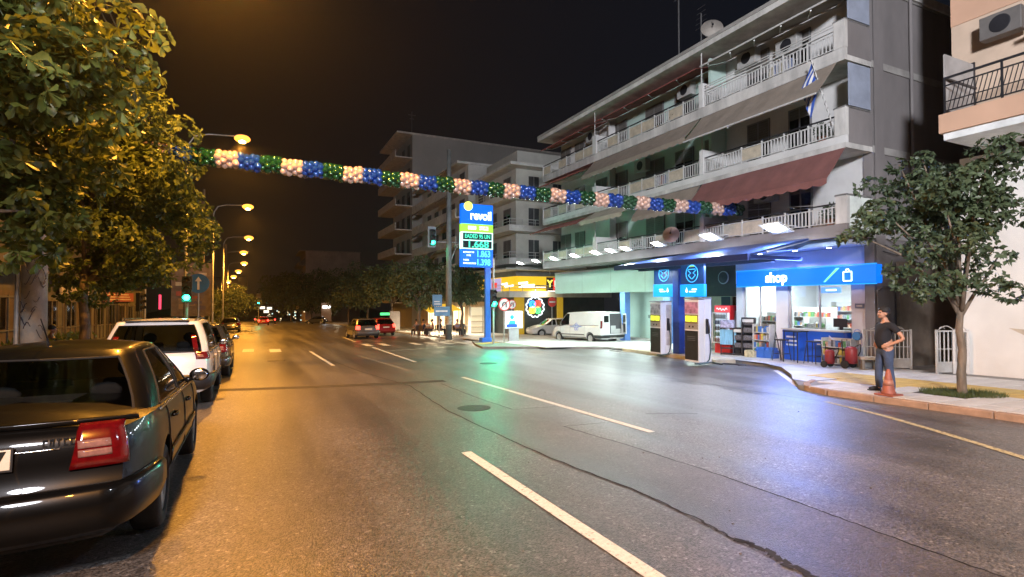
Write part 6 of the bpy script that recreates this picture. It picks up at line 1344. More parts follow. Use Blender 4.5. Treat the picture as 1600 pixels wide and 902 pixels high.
# ================================================================== PEOPLE
SKIN = mat('skin', (.42, .22, .14), .55, var=.08, scale=8); HAIR = mat('dark_hair', (.012, .010, .009), .6, var=.3, scale=30, bump=.6, bscale=120)
def skinned(name, chains, m, parent, sub=2, extra=None, voxel=0):
    """chains: lists of (x,y,z,r) joined at equal points; grown with a Skin modifier"""
    vs = []; es = []; key = {}; rad = []
    for ch in chains:
        prev = None
        for p in ch:
            k = tuple(round(c, 3) for c in p[:3])
            if k not in key: key[k] = len(vs); vs.append(p[:3]); rad.append(p[3] if len(p) == 4 else (p[3], p[4]))
            i = key[k]
            if prev is not None and prev != i: es.append((prev, i))
            prev = i
    me = bpy.data.meshes.new(name); me.from_pydata(vs, es, []); o = bpy.data.objects.new(name, me); col.objects.link(o)
    o.modifiers.new('s', 'SKIN'); sv = me.skin_vertices[0].data
    for i, r in enumerate(rad): sv[i].radius = (r, r) if not isinstance(r, tuple) else r
    sv[0].use_root = True
    q = o.modifiers.new('u', 'SUBSURF'); q.levels = sub; q.render_levels = sub
    bpy.context.view_layer.update(); baked(o); me = o.data
    if extra:
        bm = bmesh.new(); bm.from_mesh(me); t = bpy.data.meshes.new('t'); t.from_pydata(extra.v, [], extra.f); bm.from_mesh(t); bm.to_mesh(me); bm.free()
    if voxel:
        r = o.modifiers.new('r', 'REMESH'); r.mode = 'VOXEL'; r.voxel_size = voxel; s = o.modifiers.new('sm', 'SMOOTH'); s.factor = .5; s.iterations = 3
        bpy.context.view_layer.update(); baked(o); me = o.data
    me.polygons.foreach_set('use_smooth', [True] * len(me.polygons)); me.materials.clear(); me.materials.append(m)
    if parent: o.parent = parent
    return o
def hand(w, d, up, r=.010):
    """five fingers from wrist w along d; returns chains"""
    w = Vector(w); d = Vector(d).normalized(); up = Vector(up).normalized(); s = d.cross(up).normalized(); pm = w + d * .055; ch = [[(*w, .026), (*(w + d * .03), .032, .018), (*pm, .036, .016)]]
    for k, (o, l) in enumerate(((-.030, .065), (-.010, .075), (.010, .070), (.029, .055))):
        b = pm + s * o + d * .02; m1 = b + d * l * .5 - up * .006; e = m1 + d * l * .5 - up * .025; ch.append([(*pm, .036, .016), (*b, .011), (*m1, .009), (*e, .008)])
    b = w + d * .03 - s * .03; ch.append([(*(w + d * .03), .032, .018), (*b, .012), (*(b + d * .03 - s * .025), .010), (*(b + d * .055 - s * .028), .008)]); return ch
def head_mb(c, tilt=0):
    c = Vector(c); mb = MB(); R = Matrix.Rotation(tilt, 3, 'X')
    def b(o, r, s): 
        t = MB().ball((0, 0, 0), r, 18, s); mb.add([c + R @ (Vector(v) + Vector(o)) for v in t.v], t.f)
    b((0, -.012, .03), .098, (.80, .98, .98)); b((0, .022, -.045), .072, (.82, .95, .95)); b((0, .055, -.085), .034, (1, .8, .7)); b((0, .096, -.022), .017, (.8, 1.2, 1.3)); b((0, .088, .005), .012, (.8, .9, 2))
    b((0, .080, -.058), .016, (1.5, .6, .5)); b((0, .082, .022), .022, (2.2, .5, .5))
    for s in (-1, 1): b((s * .080, -.012, -.012), .024, (.35, .8, 1.25)); b((s * .035, .070, -.035), .028, (1, .8, .8))
    return mb
man = empty('person', (11.81, 6.70, gz(11.81, 6.7) + .122), radians(62)); tag(man, 'person in black T-shirt and blue jeans standing with hands on hips at the kerb', 'person')
HZ = 1.575
b = [(0, -.02, .96, .135, .115), (0, .01, 1.08, .155, .140), (0, .02, 1.22, .150, .130), (0, -.02, 1.36, .155, .105), (0, -.03, 1.44, .07), (0, -.01, 1.50, .055), (0, .0, 1.56, .06)]
ch = [b]
for s in (-1, 1):
    fy = .05 if s > 0 else -.05
    ch.append([b[0], (s * .10, -.01, .87, .10), (s * .11, fy * .6 + .01, .52, .066), (s * .12, fy, .30, .058), (s * .125, fy - .01, .08, .040), (s * .13, fy + .03, .035, .036), (s * .14, fy + .15, .025, .026)])
    sh_ = (s * .19, -.03, 1.375, .058); el = (s * .36, -.16, 1.13, .040) if s > 0 else (s * .37, -.15, 1.12, .040); wr_ = (s * .205, .035, .985, .026)
    ch.append([b[3], sh_, (s * .275, -.10, 1.25, .048), el, ((el[0] + wr_[0]) / 2, (el[1] + wr_[1]) / 2, (el[2] + wr_[2]) / 2, .036), wr_])
    hc_ = hand(wr_[:3], (-s * .45, .85, -.30), (s * .8, .5, .1)); hc_[0][0] = wr_; ch += hc_
body = skinned('body', ch, SKIN, man, 2, head_mb((0, .02, HZ + .055), radians(6)), .009)
TSH = mat('black_cotton', (.010, .010, .013), .9, var=.2, scale=12, bump=.4, bscale=14); JEAN = mat('blue_denim', (.040, .060, .11), .9, var=.3, scale=9, bump=.4, bscale=16)
tc_ = [[(0, -.02, .86, .160, .140), (0, -.02, .93, .162, .145), (0, .02, 1.02, .168, .158), (0, .035, 1.12, .172, .165), (0, .02, 1.24, .165, .148), (0, -.02, 1.365, .170, .115), (0, -.03, 1.445, .085, .075)]]
for s in (-1, 1): tc_.append([(0, -.02, 1.365, .170, .115), (s * .19, -.03, 1.385, .075), (s * .262, -.085, 1.275, .072), (s * .285, -.105, 1.235, .070)])
skinned('t_shirt', tc_, TSH, man, 2, None, .012)
jc = [[(0, -.02, .99, .148, .130), (0, -.02, .92, .158, .138)]]
for s in (-1, 1):
    fy = .05 if s > 0 else -.05
    jc.append([(0, -.02, .92, .158, .138), (s * .10, -.01, .82, .112), (s * .11, fy * .6 + .02, .52, .082), (s * .12, fy, .28, .076), (s * .125, fy - .01, .10, .070), (s * .125, fy, .065, .068)])
skinned('jeans', jc, JEAN, man, 2, None, .012)
hr = MB(); R = Matrix.Rotation(radians(6), 3, 'X'); c = Vector((0, .02, HZ + .055)); t = MB().ball((0, 0, 0), .104, 22, (.84, 1.0, .98)); keep = []
t.v = [tuple(c + R @ (Vector(v) * (1 + .03 * sin(v[0] * 90) * sin(v[2] * 80)) + Vector((0, -.018, .040)))) for v in t.v]
t.f = [f for f in t.f if not (sum(t.v[i][1] for i in f) / len(f) > .075 and sum(t.v[i][2] for i in f) / len(f) < HZ + .115) and sum(t.v[i][2] for i in f) / len(f) > HZ + (.0 if sum(t.v[i][1] for i in f) / len(f) < -.02 else .075)]
o = t.build('hair', HAIR, man, smooth=True); q = o.modifiers.new('t', 'SOLIDIFY'); q.thickness = .012; q.offset = 1
for s in (-1, 1):
    fy = .05 if s > 0 else -.05; sm = MB().ball((s * .135, fy + .075, .045), .075, 14, (.62, 1.75, .60)).box(s * .135 - .045, s * .135 + .045, fy - .06, fy + .205, .0, .022); sm.build('shoe', BLACK, man, smooth=False)
    MB().ball((s * .036, .098, HZ + .073), .012, 10).build('eye', mat('eye_dark', (.05, .04, .04), .2), man, smooth=True)

# seated café guests and tables
def seated(loc, rz, shirt, trousers, label, sk=SKIN, hairm=HAIR):
    root = empty('person', loc, rz); b = [(0, 0, .50, .13, .11), (0, -.02, .68, .12, .10), (0, .0, .90, .14, .09), (0, .01, 1.0, .06), (0, .03, 1.06, .055), (0, .04, 1.12, .06)]
    ch = [b]; tr = []; tp = [[(0, 0, .52, .15, .13), (0, -.02, .68, .14, .12), (0, 0, .89, .16, .105), (0, .01, .98, .08)]]
    for s in (-1, 1):
        leg = [(s * .09, .10, .50, .075), (s * .12, .42, .50, .058), (s * .12, .44, .26, .05), (s * .12, .42, .07, .04), (s * .12, .54, .04, .03)]
        ch.append([b[0]] + leg); tr.append([(0, 0, .50, .14, .12), (s * .09, .10, .50, .092), (s * .12, .43, .50, .075), (s * .12, .44, .26, .068), (s * .12, .42, .12, .06)])
        arm = [(s * .18, .0, .89, .05), (s * .22, .06, .68, .04), (s * .12, .28, .66, .03)]; ch.append([b[2]] + arm); hc_ = hand(arm[-1][:3], (-s * .3, .9, 0), (0, 0, 1)); hc_[0][0] = arm[-1]; ch += hc_; tp.append([(0, 0, .89, .16, .105), (s * .18, 0, .89, .065), (s * .215, .04, .74, .055)])
    skinned('body', ch, sk, root, 1, head_mb((0, .05, 1.20)), 0); skinned('shirt', tp, shirt, root, 1); skinned('trousers', tr, trousers, root, 1)
    t = MB().ball((0, .03, 1.235), .105, 12, (.84, 1, .95)); t.f = [f for f in t.f if not (sum(t.v[i][1] for i in f) / len(f) > .10) and sum(t.v[i][2] for i in f) / len(f) > 1.2]; t.build('hair', hairm, root, smooth=True)
    return tag(root, label, 'person')
CH = MB().box(-.22, .22, -.2, .2, .42, .46).box(-.22, .22, -.24, -.20, .42, .85)
for sx in (-.2, .2):
    for sy in (-.2, .18): CH.tube([(sx, sy, 0), (sx, sy, .42)], .018, 6)
def cafe_chair(loc, rz, label):
    root = empty('cafe_chair', loc, rz); MB().box(-.22, .22, -.2, .2, .42, .46).build('seat', mat('chair_dark', (.06, .04, .03), .6), root); MB().box(-.22, .22, -.24, -.205, .47, .86).build('backrest', mat('chair_dark', (.06, .04, .03)), root)
    for sx in (-.2, .2):
        for sy in (-.2, .18): MB().tube([(sx, sy, 0), (sx, sy, .42)], .018, 6).build('leg', GALV, root)
    return tag(root, label, 'chair', 'café chairs')
def cafe_table(loc, label):
    root = empty('cafe_table', loc); MB().lathe([(.36, .72), (.36, .75)], 20).build('table_top', mat('table_pale', (.50, .48, .44), .4), root); MB().tube([(0, 0, 0), (0, 0, .72)], .035, 8).lathe([(.24, 0), (.22, .03)], 16).build('pedestal', DARKM, root); return tag(root, label, 'table', 'café tables')
cl_ = [mat('shirt_white', (.62, .62, .62), .9), mat('shirt_navy', (.03, .04, .08), .9), mat('shirt_rust', (.28, .10, .06), .9), mat('shirt_grey', (.22, .22, .24), .9), mat('shirt_lilac', (.34, .30, .42), .9), mat('trouser_dark', (.03, .03, .04), .9)]
for i, (px_, yy, rz, sh_, lab, cl) in enumerate([(651, 39.5, 20, 3, 'seated café guest in grey nearest the road end of the café row', 'café chair of the guest in grey'), (661, 39.0, -60, 1, 'seated café guest in dark navy left of the blue direction boards', 'café chair of the guest in navy'),
        (668, 40.5, 150, 0, 'seated café guest in white facing the viewer under the tree', 'café chair of the guest in white'), (676, 38.5, 80, 2, 'seated café guest in rust red beside the road sign post', 'café chair of the guest in rust red'), (688, 40.0, -90, 1, 'seated café guest in navy close to the mast', 'café chair left of the mast, of the second guest in navy'),
        (714, 38.2, 200, 4, 'seated café guest in lilac alone right of the tall mast', 'café chair of the lone guest right of the mast'), (722, 39.2, 170, 3, 'seated café guest in grey behind the lone guest right of the mast', 'café chair farthest right, of the guest in grey')]):
    p = atY(px_, 466, yy); z = gz(p.x, yy) + .105; seated((p.x, yy, z), radians(rz), cl_[sh_], cl_[5], lab); cafe_chair((p.x, yy, z), radians(rz), cl)
for px_, yy, lab in ((656, 39.6, 'round café table nearest the road end of the row'), (672, 39.4, 'round café table under the tree in the middle of the row'), (694, 39.3, 'round café table just left of the tall mast'), (728, 38.6, 'round café table right of the tall mast')):
    p = atY(px_, 466, yy + .8); cafe_table((p.x, yy + .8, gz(p.x, yy) + .105), lab)
pd = atY(155, 512, 16.0); 
per = seated((-5.2, 18.8, gz(-5, 18.8) + .15), radians(-30), cl_[5], cl_[5], 'dark figure sitting on the left pavement under the round tree'); 
wl = empty('low_planter', (-5.4, 19, gz(-5.4, 19) + .12)); tag(wl, 'long low planter wall with dark shrubs behind the black saloon', 'planter'); MB().box(-.5, .5, -3.5, 3.5, 0, .45).build('planter_wall', CONC, wl)
rgq = np.random.default_rng(8); P = rgq.uniform((-.45, -3.4, .45), (.45, 3.4, .95), (1500, 3)); o = bpy.data.objects.new('shrub_leaves', leaves_mesh('shrub_leaves', P, rgq.normal(size=P.shape) + np.array([0, 0, .8]), .12, DI, LF2, rgq)); col.objects.link(o); o.parent = wl; o['kind'] = 'stuff'

# café fronts under the trees: glowing awning and windows
cf = empty('cafe_building', (18.0, 56, -1.9)); tag(cf, 'warm lit café front with a yellow awning behind the seated guests', 'shop')
WARM = glow('warm_window', (1, .72, .38), 2.4)
for y in (47, 51.5, 56, 61): bx(cf, 'lit_window', WARM, 19.0, 19.1, y, y + 3.2, -1.9, .9); bx(cf, 'mullion', DARKM, 18.97, 18.998, y + 1.5, y + 1.6, -1.9, .9)
bx(cf, 'wall', mat('cafe_wall', (.45, .38, .28), .7), 19.12, 19.28, 45, 68, -2, 1.5)
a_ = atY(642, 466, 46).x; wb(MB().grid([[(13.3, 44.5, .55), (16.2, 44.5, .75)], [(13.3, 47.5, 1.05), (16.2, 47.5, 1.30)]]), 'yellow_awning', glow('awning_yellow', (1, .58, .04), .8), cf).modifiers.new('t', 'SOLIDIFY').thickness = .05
wb(MB().tube([(13.35, 44.6, -1.4), (13.35, 44.6, .55)], .03, 6).tube([(16.1, 44.6, -1.4), (16.1, 44.6, .75)], .03, 6), 'awning_post', GALV, cf)
lamp('AREA', (14.8, 45.8, .3), (1, .80, .52), 700, size=2, name='cafe_fill'); lamp('AREA', (16.6, 42.2, 1.2), (1, .88, .68), 260, size=1.2, name='stall_glow'); lamp('AREA', (15.2, 52.0, 1.0), (1, .80, .52), 450, size=2, name='cafe_fill')  # no fittings: lamps added to brighten the café pavement and its trees
wsh = empty('white_stall', (17.2, 43.2, -1.6)); tag(wsh, 'pale doorway and shelves of a lit kiosk right of the tall mast', 'shop'); MB().box(-.06, 1.2, 1.8, 1.9, 0, 2.6).build('back_panel', glow('stall_glow', (1, .85, .55), .6), wsh)
for k in range(4): MB().box(-.02, 1.15, 1.4, 1.79, .3 + k * .5, .34 + k * .5).build('shelf', mat('shelf_wood', (.35, .22, .12), .6), wsh)
for x in (-.12, 1.21): MB().box(x, x + .06, 1.3, 1.9, 0, 2.7).build('side_post', WMET, wsh)
gsn = atY(606, 491, 62); g_ = empty('green_pharmacy_sign', gsn); tag(g_, 'small glowing green sign above the dark red car', 'sign'); MB().box(-.85, .85, 0, .12, -.12, .16).build('panel', glow('neon_green2', (.08, 1, .25), 1.6), g_); MB().box(-.92, .92, .121, .18, -.18, .22).build('frame', DARKM, g_)
vb_ = atY(617, 510, 52); v_ = empty('vending_panel', (vb_.x, 52, gz(vb_.x, 52) + .1)); tag(v_, 'pale upright notice panel on the pavement just right of the dark red car', 'notice panel'); MB().box(-.45, .45, 0, .1, .2, 2.0).build('face', mat('panel_pale', (.5, .5, .48), .5), v_); MB().box(-.5, -.45, 0, .12, 0, 2.05).build('leg', GALV, v_); MB().box(.45, .5, 0, .12, 0, 2.05).build('leg', GALV, v_)
# small lit things far down the street
fsn = atY(510, 480, 118); f_ = empty('lit_shop_sign', fsn); tag(f_, 'small bright white shop sign far down the right side under dark trees', 'sign'); MB().box(-.75, .75, 0, .2, -.2, .25).build('panel', glow('far_white', (.85, .95, 1), 5), f_); MB().box(-1.0, 1.0, .21, .3, -3, .9).build('wall_panel', mat('far_wall', (.3, .2, .14), .8), f_)
lamp('POINT', fsn + Vector((2, -2, 0)), (1, .8, .55), 120, size=.2, name='shop_glow')
rr = random.Random(9)
for k in range(26):
    px_ = rr.uniform(418, 492); yv = rr.uniform(486, 501); p = atY(px_, yv, 150 + rr.uniform(-10, 20)); q = tag(MB().ball((0, 0, 0), rr.uniform(.10, .2), 8).build('distant_light', glow('far_warm' if k % 3 else 'far_cool', (1, .78, .45) if k % 3 else (.7, 1, .9), 1.2), None, loc=p), 'tiny window or lamp light among the dark trees at the far end of the street', 'light', 'tiny lights at the far end')
for px_, yv, y, es_ in ((410, 481, 128, 1), (416, 487, 126, 1), (421, 482, 130, 1)):
    p = atY(px_, yv, y); tag(MB().box(-.5, .5, 0, .1, -.28, .28).build('lit_sign', glow('far_panel', (1, .9, .7), 1.5), None, loc=p), {410: 'leftmost small bright panel above the far red tail lights', 416: 'middle small bright panel above the far red tail lights', 421: 'rightmost small bright panel above the far red tail lights'}[px_], 'sign', 'bright panels at the far end')

# ================================================================== STATION GOODS AND SMALL THINGS
def at_g(x, y, h=.12): return (x, y, gz(x, y) + h)
cone = empty('traffic_cone', at_g(11.32, 6.36)); tag(cone, 'worn orange traffic cone on the kerb in front of the standing man', 'traffic cone')
CO = mat('cone_orange', (.28, .08, .05), .6, var=.25, scale=8)
MB().lathe([(.135, .035), (.12, .06), (.035, .50), (.022, .52), (.001, .52)], 24).build('cone_body', CO, cone, smooth=True); MB().box(-.18, .18, -.18, .18, 0, .035).build('base', CO, cone, bevel=.01); MB().lathe([(.099, .20), (.077, .31)], 24).build('band', mat('cone_band', (.36, .15, .10), .5), cone, smooth=True)
# red drinks cooler
fr = empty('drinks_cooler', at_g(17.5, 16.3)); fr.rotation_euler = (0, 0, radians(-84)); tag(fr, 'red glass-door drinks cooler glowing between the pumps and the shop', 'fridge')
RC = mat('cooler_red', (.55, .02, .025), .35, var=.05); MB().box(-.38, .38, .02, .70, 0, 2.0).build('cabinet', RC, fr, bevel=.02); MB().box(-.36, .36, -.03, .018, 1.72, 1.98).build('header', glow('cooler_header', (1, .08, .10), 1.0), fr); MB().tube([(-.26 + .026 * k, -.034, 1.84 + .045 * sin(k * 1.15) + .02 * sin(k * .4)) for k in range(21)], .014, 6).build('header_script', glow('cooler_script', (1, .85, .85), 1.3), fr); MB().lathe([(.001, 1.78), (.05, 1.78), (.05, 1.60), (.10, 1.42), (.085, 1.2), (.11, .95), (.001, .95)], 12, 'z', (0, 0, 0)).build('bottle_print', mat('bottle_print', (.62, .40, .40), .5), fr, loc=(.385, .34, 0)).scale.__setattr__('x', .06)
MB().box(-.36, .36, -.02, .018, .0, .42).build('base_panel', RC, fr); MB().box(-.33, .33, -.005, .015, .45, 1.70).build('lit_back', glow('cooler_light', (.75, .85, 1), 1.0), fr)
dr = MB().box(-.36, -.32, -.20, -.16, .43, 1.71).box(.32, .36, -.20, -.16, .43, 1.71).box(-.32, .32, -.20, -.16, 1.67, 1.71).box(-.32, .32, -.20, -.16, .43, .47).build('door', WMET, fr); MB().box(-.32, .32, -.185, -.175, .47, 1.67).build('door_glass', GLASSC, dr)
bc = [mat('bottle_cola', (.05, .02, .015), .2), mat('bottle_red', (.45, .03, .03), .3), mat('bottle_blue', (.05, .14, .4), .3), mat('bottle_green', (.05, .25, .08), .3), mat('bottle_clear', (.55, .6, .62), .2)]
for k in range(5):
    z = .48 + k * .245; MB().box(-.31, .31, -.155, -.01, z - .012, z - .002).build('shelf', WMET, fr)
    g_ = MB()
    for q in range(8): g_.lathe([(.028, z), (.028, z + .13), (.012, z + .17), (.012, z + .19)], 8, 'z', (-.27 + q * .077, -.10, 0))
    tag(g_.build('bottle_row', bc[(k * 2 + 1) % 5], fr))
def put(name, mbs, x, y, rz, label, cat, h=.12, group=None):
    root = empty(name, at_g(x, y, h), rz); 
    for nm, mb, m in mbs: mb.build(nm, m, root)
    return tag(root, label, cat, group)
BWH = mat('crate_blue', (.04, .14, .50), .5)
put('newspaper_rack', [('frame', MB().tube([(-.28, 0, 0), (-.28, 0, 1.05)], .02, 6).tube([(.28, 0, 0), (.28, 0, 1.05)], .02, 6).box(-.3, .3, -.02, .26, .03, .07), DARKM), ('poster', MB().box(-.30, .30, -.05, -.02, .42, 1.02), mat('poster_cyan', (.18, .42, .60), .4, var=.4, scale=9, stretch=(6, 1, .3))), ('shelf', MB().box(-.3, .3, -.02, .3, .25, .28), DARKM)], 16.9, 15.45, radians(-60), 'stand with a light blue poster in front of the drinks cooler', 'stand')
put('wrapped_pack', [('pack', MB().box(-.25, .25, -.15, .15, 1.10, 1.40), mat('film_pack', (.35, .36, .50), .3, var=.5, scale=12)), ('tray', MB().box(-.27, .27, -.17, .17, 1.06, 1.095), DARKM)], 16.9, 15.47, radians(-60), 'shrink-wrapped pack of bottles on top of the light blue stand', 'pack')
for (x, y, h_, lab) in ((17.2, 14.72, 1.5, 'tallest black display tower beside the shop door'), (17.15, 15.1, 1.1, 'low black display tower between the blue stand and the tall tower')):
    fr_ = MB().box(-.24, .24, -.14, .14, 0, .08).box(-.24, -.2, -.14, .14, .08, h_).box(.2, .24, -.14, .14, .08, h_).box(-.2, .2, .10, .14, .08, h_)
    put('display_tower', [('frame', fr_, BLACK)] + [('shelf', MB().box(-.2, .2, -.14, .10, .3 + k * .3, .32 + k * .3), BLACK) for k in range(int((h_ - .3) / .3))] + [('goods', MB().box(-.18, .18, -.1, .08, .33 + k * .3, .5 + k * .3), mat('goods_dark', (.09, .09, .10), .5, var=.8, scale=20)) for k in range(int((h_ - .3) / .3))] + [('header', MB().box(-.2, .2, -.15, -.141, h_ - .18, h_ - .06), mat('header_grey', (.5, .52, .5), .5))], x, y, radians(-62), lab, 'display')
gcol = [mat('goods_%d' % i, c, .4, var=.3, scale=20) for i, c in enumerate([(.5, .5, .48), (.45, .08, .05), (.06, .16, .42), (.5, .4, .08), (.1, .1, .11), (.12, .3, .12), (.5, .3, .2), (.3, .32, .36)])]
rr = random.Random(12)
def shelf_unit(x, y, w, h, n, rz, label, deep=.35, gh=.2, m=WMET, z=.12):
    root = empty('shelf_unit', at_g(x, y, z), rz); MB().box(-w / 2, -w / 2 + .03, 0, deep, 0, h).box(w / 2 - .03, w / 2, 0, deep, 0, h).box(-w / 2 + .03, w / 2 - .03, deep - .02, deep, 0, h).build('frame', m, root)
    for k in range(n):
        zz = .06 + (h - .1) * k / n; MB().box(-w / 2 + .03, w / 2 - .03, .0, deep - .02, zz, zz + .025).build('shelf', m, root); packs = {}; xx = -w / 2 + .05
        while xx < w / 2 - .12:
            ww = rr.uniform(.05, .11); q = rr.randrange(8); packs.setdefault(q, MB()).box(xx, xx + ww, .02, .16, zz + .027, zz + .027 + gh * rr.uniform(.6, 1.0)); xx += ww + .012
        for q, b in packs.items(): o = b.build('goods', gcol[q], root); o['kind'] = 'stuff'
    return tag(root, label, 'shelves')
SF = radians(-90)
shelf_unit(18.4, 14.6, 1.1, 1.7, 5, SF, 'goods shelf behind the left shop window'); shelf_unit(19.6, 13.8, 1.6, 1.9, 5, SF, 'goods shelf deep in the middle of the shop'); shelf_unit(20.6, 12.0, 1.5, 1.7, 5, SF, 'wide goods shelf at the back of the shop, right part'); shelf_unit(20.7, 10.9, 1.0, 1.7, 5, SF, 'narrow goods shelf at the back right corner of the shop')
shelf_unit(21.2, 13.2, 1.8, 2.1, 6, SF, 'tall goods shelf against the back wall behind the middle of the shop'); shelf_unit(18.6, 13.0, .9, 1.5, 4, SF, 'goods shelf just behind the white pier between the shop windows'); shelf_unit(16.35, 10.72, .95, .86, 3, SF, 'low white outdoor shelf of dark bottles under the right shop window', gh=.22); shelf_unit(17.05, 14.05, .75, 1.25, 4, SF, 'cluttered outdoor rack left of the shop entrance', gh=.24)
put('shop_counter', [('front', MB().box(-1.1, 1.1, 0, .06, 0, 1.05), BLUE), ('top', MB().box(-1.15, 1.15, -.03, .55, 1.055, 1.10), WMET), ('side', MB().box(-1.1, -1.04, .061, .5, 0, 1.05), BLUE), ('side', MB().box(1.04, 1.1, .061, .5, 0, 1.05), BLUE), ('print', MB().box(-.95, -.55, -.012, -.002, .5, .56).box(-.95, -.55, -.012, -.002, .64, .70).box(-.95, -.6, -.012, -.002, .78, .84).box(.1, .9, -.012, -.002, .72, .78).box(.2, .9, -.012, -.002, .60, .64), mat('print_pale', (.55, .62, .75), .5))], 16.95, 11.95, SF, 'blue service counter with white print in front of the right shop window', 'counter')
put('till_screen', [('screen', MB().box(-.22, .22, -.02, .03, 1.2, 1.48), BLACK), ('stand', MB().box(-.05, .05, .03, .08, 1.105, 1.25), BLACK)], 17.1, 11.05, SF, 'black till screen on the right end of the blue counter', 'till')
for y, lab in ((12.15, 'left blue lit strip sign hanging inside the shop'), (11.0, 'right blue lit strip sign hanging inside the shop')):
    r0_ = empty('strip_sign', (18.3, y, 2.05)); tag(r0_, lab, 'sign'); MB().box(-.03, .03, -.36, .36, -.10, .10).build('panel', glow('strip_blue', (.12, .30, 1), 1.3), r0_); MB().box(-.04, -.031, -.22, .15, -.03, .03).build('print', LW, r0_); MB().tube([(0, -.3, .1), (0, -.3, .62)], .005, 5).tube([(0, .3, .1), (0, .3, .62)], .005, 5).build('hanger', GALV, r0_)
def stool(x, y, label, h=.75):
    root = empty('bar_stool', at_g(x, y)); MB().box(-.17, .17, -.17, .17, h - .04, h).build('seat', BLACK, root, bevel=.01)
    for sx in (-1, 1):
        for sy in (-1, 1): MB().tube([(sx * .21, sy * .21, 0), (sx * .14, sy * .14, h - .04)], .013, 6).build('leg', DARKM, root)
    MB().tube([(.18, .18, .25), (-.18, .18, .25), (-.18, -.18, .25), (.18, -.18, .25), (.18, .18, .25)], .009, 6).build('foot_ring', DARKM, root); return tag(root, label, 'stool')
stool(16.5, 12.75, 'leftmost black bar stool in front of the shop, beside the white wall'); stool(16.35, 11.45, 'black bar stool right of the high black table')
ht_ = empty('high_table', at_g(16.35, 12.1)); tag(ht_, 'high black square table between the two bar stools', 'table'); MB().box(-.28, .28, -.28, .28, 1.03, 1.07).build('table_top', BLACK, ht_)
for sx in (-1, 1):
    for sy in (-1, 1): MB().tube([(sx * .26, sy * .26, 0), (sx * .24, sy * .24, 1.03)], .018, 6).build('leg', DARKM, ht_)
wc_ = MB(); 
for k in range(20): wc_.tube([(-.15 + .015 * k, .01, .55), (-.15 + .015 * k, .01, .9)], .004, 4)
put('wire_rack', [('frame', MB().tube([(-.2, 0, 0), (0, 0, 1.0), (.2, 0, 0)], .012, 6).tube([(0, .3, 0), (0, 0, 1.0)], .012, 6), DARKM)], 16.4, 12.9, SF, 'folded dark wire stand left of the bar stools', 'stand')
for (x, y, lab, c_) in ((17.0, 13.95, 'stack of two blue crates under the left shop window, left one', 0), (17.0, 13.55, 'blue canister crate under the left shop window, right one', 0)):
    put('crate', [('box', MB().box(-.19, .19, -.16, .16, 0, .02).box(-.19, .19, -.16, -.14, .021, .30).box(-.19, .19, .14, .16, .021, .30).box(-.19, -.17, -.139, .139, .021, .30).box(.17, .19, -.139, .139, .021, .30), BWH), ('canisters', MB().box(-.16, -.01, -.13, .13, .03, .40).box(.01, .16, -.13, .13, .03, .40), mat('canister_blue', (.05, .18, .60), .35, var=.3, scale=6))], x, y, SF, lab, 'crate')
put('crate', [('box', MB().box(-.22, .22, -.18, .18, 0, .26), mat('crate_cream', (.50, .42, .26), .7, var=.4, scale=9))], 16.9, 14.3, SF, 'cream cardboard carton left of the blue crates', 'box')
RDC = mat('canister_red', (.24, .02, .025), .45, var=.15)
for (x, y, s, lab) in ((16.0, 10.02, .85, 'larger red wheeled tank by the shop wall near the man'), (15.72, 10.5, .7, 'smaller red wheeled tank beside the larger one')):
    root = empty('wheeled_tank', at_g(x, y)); MB().lathe([(.001, .16 * s), (.16 * s, .17 * s), (.19 * s, .22 * s), (.19 * s, .68 * s), (.14 * s, .76 * s), (.001, .78 * s)], 20).build('tank', RDC, root, smooth=True)
    for sx in (-1, 1): MB().lathe([(.10 * s, -.03), (.14 * s, -.02), (.14 * s, .02), (.10 * s, .03)], 18, 'x', (sx * .22 * s, .08, .14 * s)).build('wheel', RUBBER, root)
    MB().tube([(-.14 * s, .16, .2), (-.14 * s, .2, 1.0 * s), (.14 * s, .2, 1.0 * s), (.14 * s, .16, .2)], .014, 6).build('handle', DARKM, root); MB().tube([(0, -.1, .76 * s), (.2, -.15, .85 * s), (.28, -.1, .5), (.2, 0, .2)], .015, 6).build('hose', BLACK, root, smooth=True); tag(root, lab, 'tank')
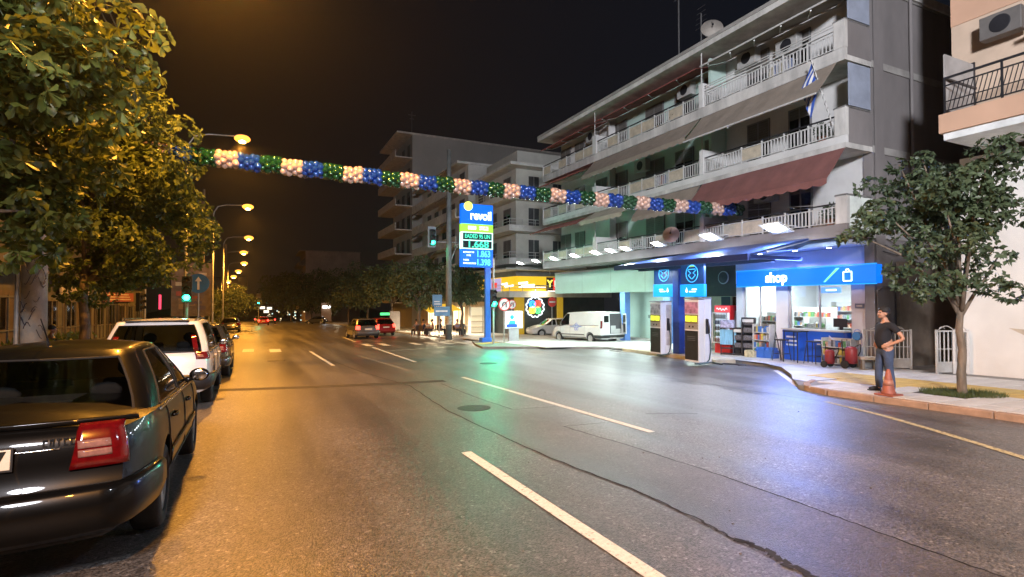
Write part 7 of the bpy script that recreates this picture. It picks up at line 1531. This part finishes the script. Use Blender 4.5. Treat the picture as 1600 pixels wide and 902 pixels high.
put('hose_reel', [('reel', MB().lathe([(.13, -.06), (.13, -.04), (.08, -.04), (.08, .04), (.13, .04), (.13, .06)], 20, 'y', (0, 0, .95)), mat('reel_blue', (.06, .22, .55), .4)), ('hose', MB().tube([(.1 * cos(t), 0, 1.05 + .1 * sin(t)) for t in [i * .5 for i in range(13)]] + [(.2, -.1, .7), (.0, -.2, .5), (-.5, -.1, .62), (-.9, 0, .9)], .015, 6), mat('hose_pale', (.4, .45, .7), .4)), ('post', MB().tube([(0, .02, 0), (0, .02, 1.05)], .025, 6), GALV)], 16.6, 10.2, SF, 'blue hose reel with a pale hose at the right corner of the shop', 'hose reel')
put('house_number_plate', [('plate', MB().box(-.14, .14, -.03, 0, 1.93, 2.08), mat('plate_grey', (.15, .18, .25), .5)), ('print', MB().box(-.09, .09, -.036, -.031, 1.98, 2.03), WMET)], 17.24, 10.5, SF, 'small dark plate fixed on the white shop wall above the red tanks', 'plate', h=.0)
put('stone_bench', [('slab', MB().box(-.26, .26, -.13, .13, .28, .36), mat('bench_cream', (.55, .50, .40), .7)), ('foot', MB().box(-.22, -.14, -.1, .1, 0, .279), CONC), ('foot', MB().box(.14, .22, -.1, .1, 0, .279), CONC)], 16.3, 9.7, radians(-35), 'low cream stone bench behind the standing man', 'bench')
for k in range(0): pass
# fallen debris on the road, nothing else loose
dm = MB()
for k in range(160):
    x = rr.uniform(-1, 10); y = rr.uniform(1.5, 14); s = rr.uniform(.003, .008); z = gz(x, y) + .002; dm.box(x - s, x + s, y - s, y + s, z, z + s)
tag(dm.build('gravel', mat('grit', (.22, .20, .17), .8, var=.5, scale=30)), 'loose grit scattered over the road', 'gravel', kind='stuff')
bpy.context.view_layer.update()

# ================================================================== HAZE ADDED FOR LAMP HALOS AND SKY GLOW
hz_ = MB().box(-520, 520, -90, 920, -32, 60).build('haze', bpy.data.materials.new('halo_haze')); hz_['kind'] = 'stuff'
m_ = hz_.data.materials[0]; m_.use_nodes = True; n_ = m_.node_tree; n_.nodes.clear(); o_ = n_.nodes.new('ShaderNodeOutputMaterial'); v_ = n_.nodes.new('ShaderNodeVolumePrincipled'); v_.inputs['Density'].default_value = .0004; v_.inputs['Color'].default_value = (.9, .9, .9, 1); v_.inputs['Anisotropy'].default_value = .85
n_.links.new(v_.outputs[0], o_.inputs['Volume'])
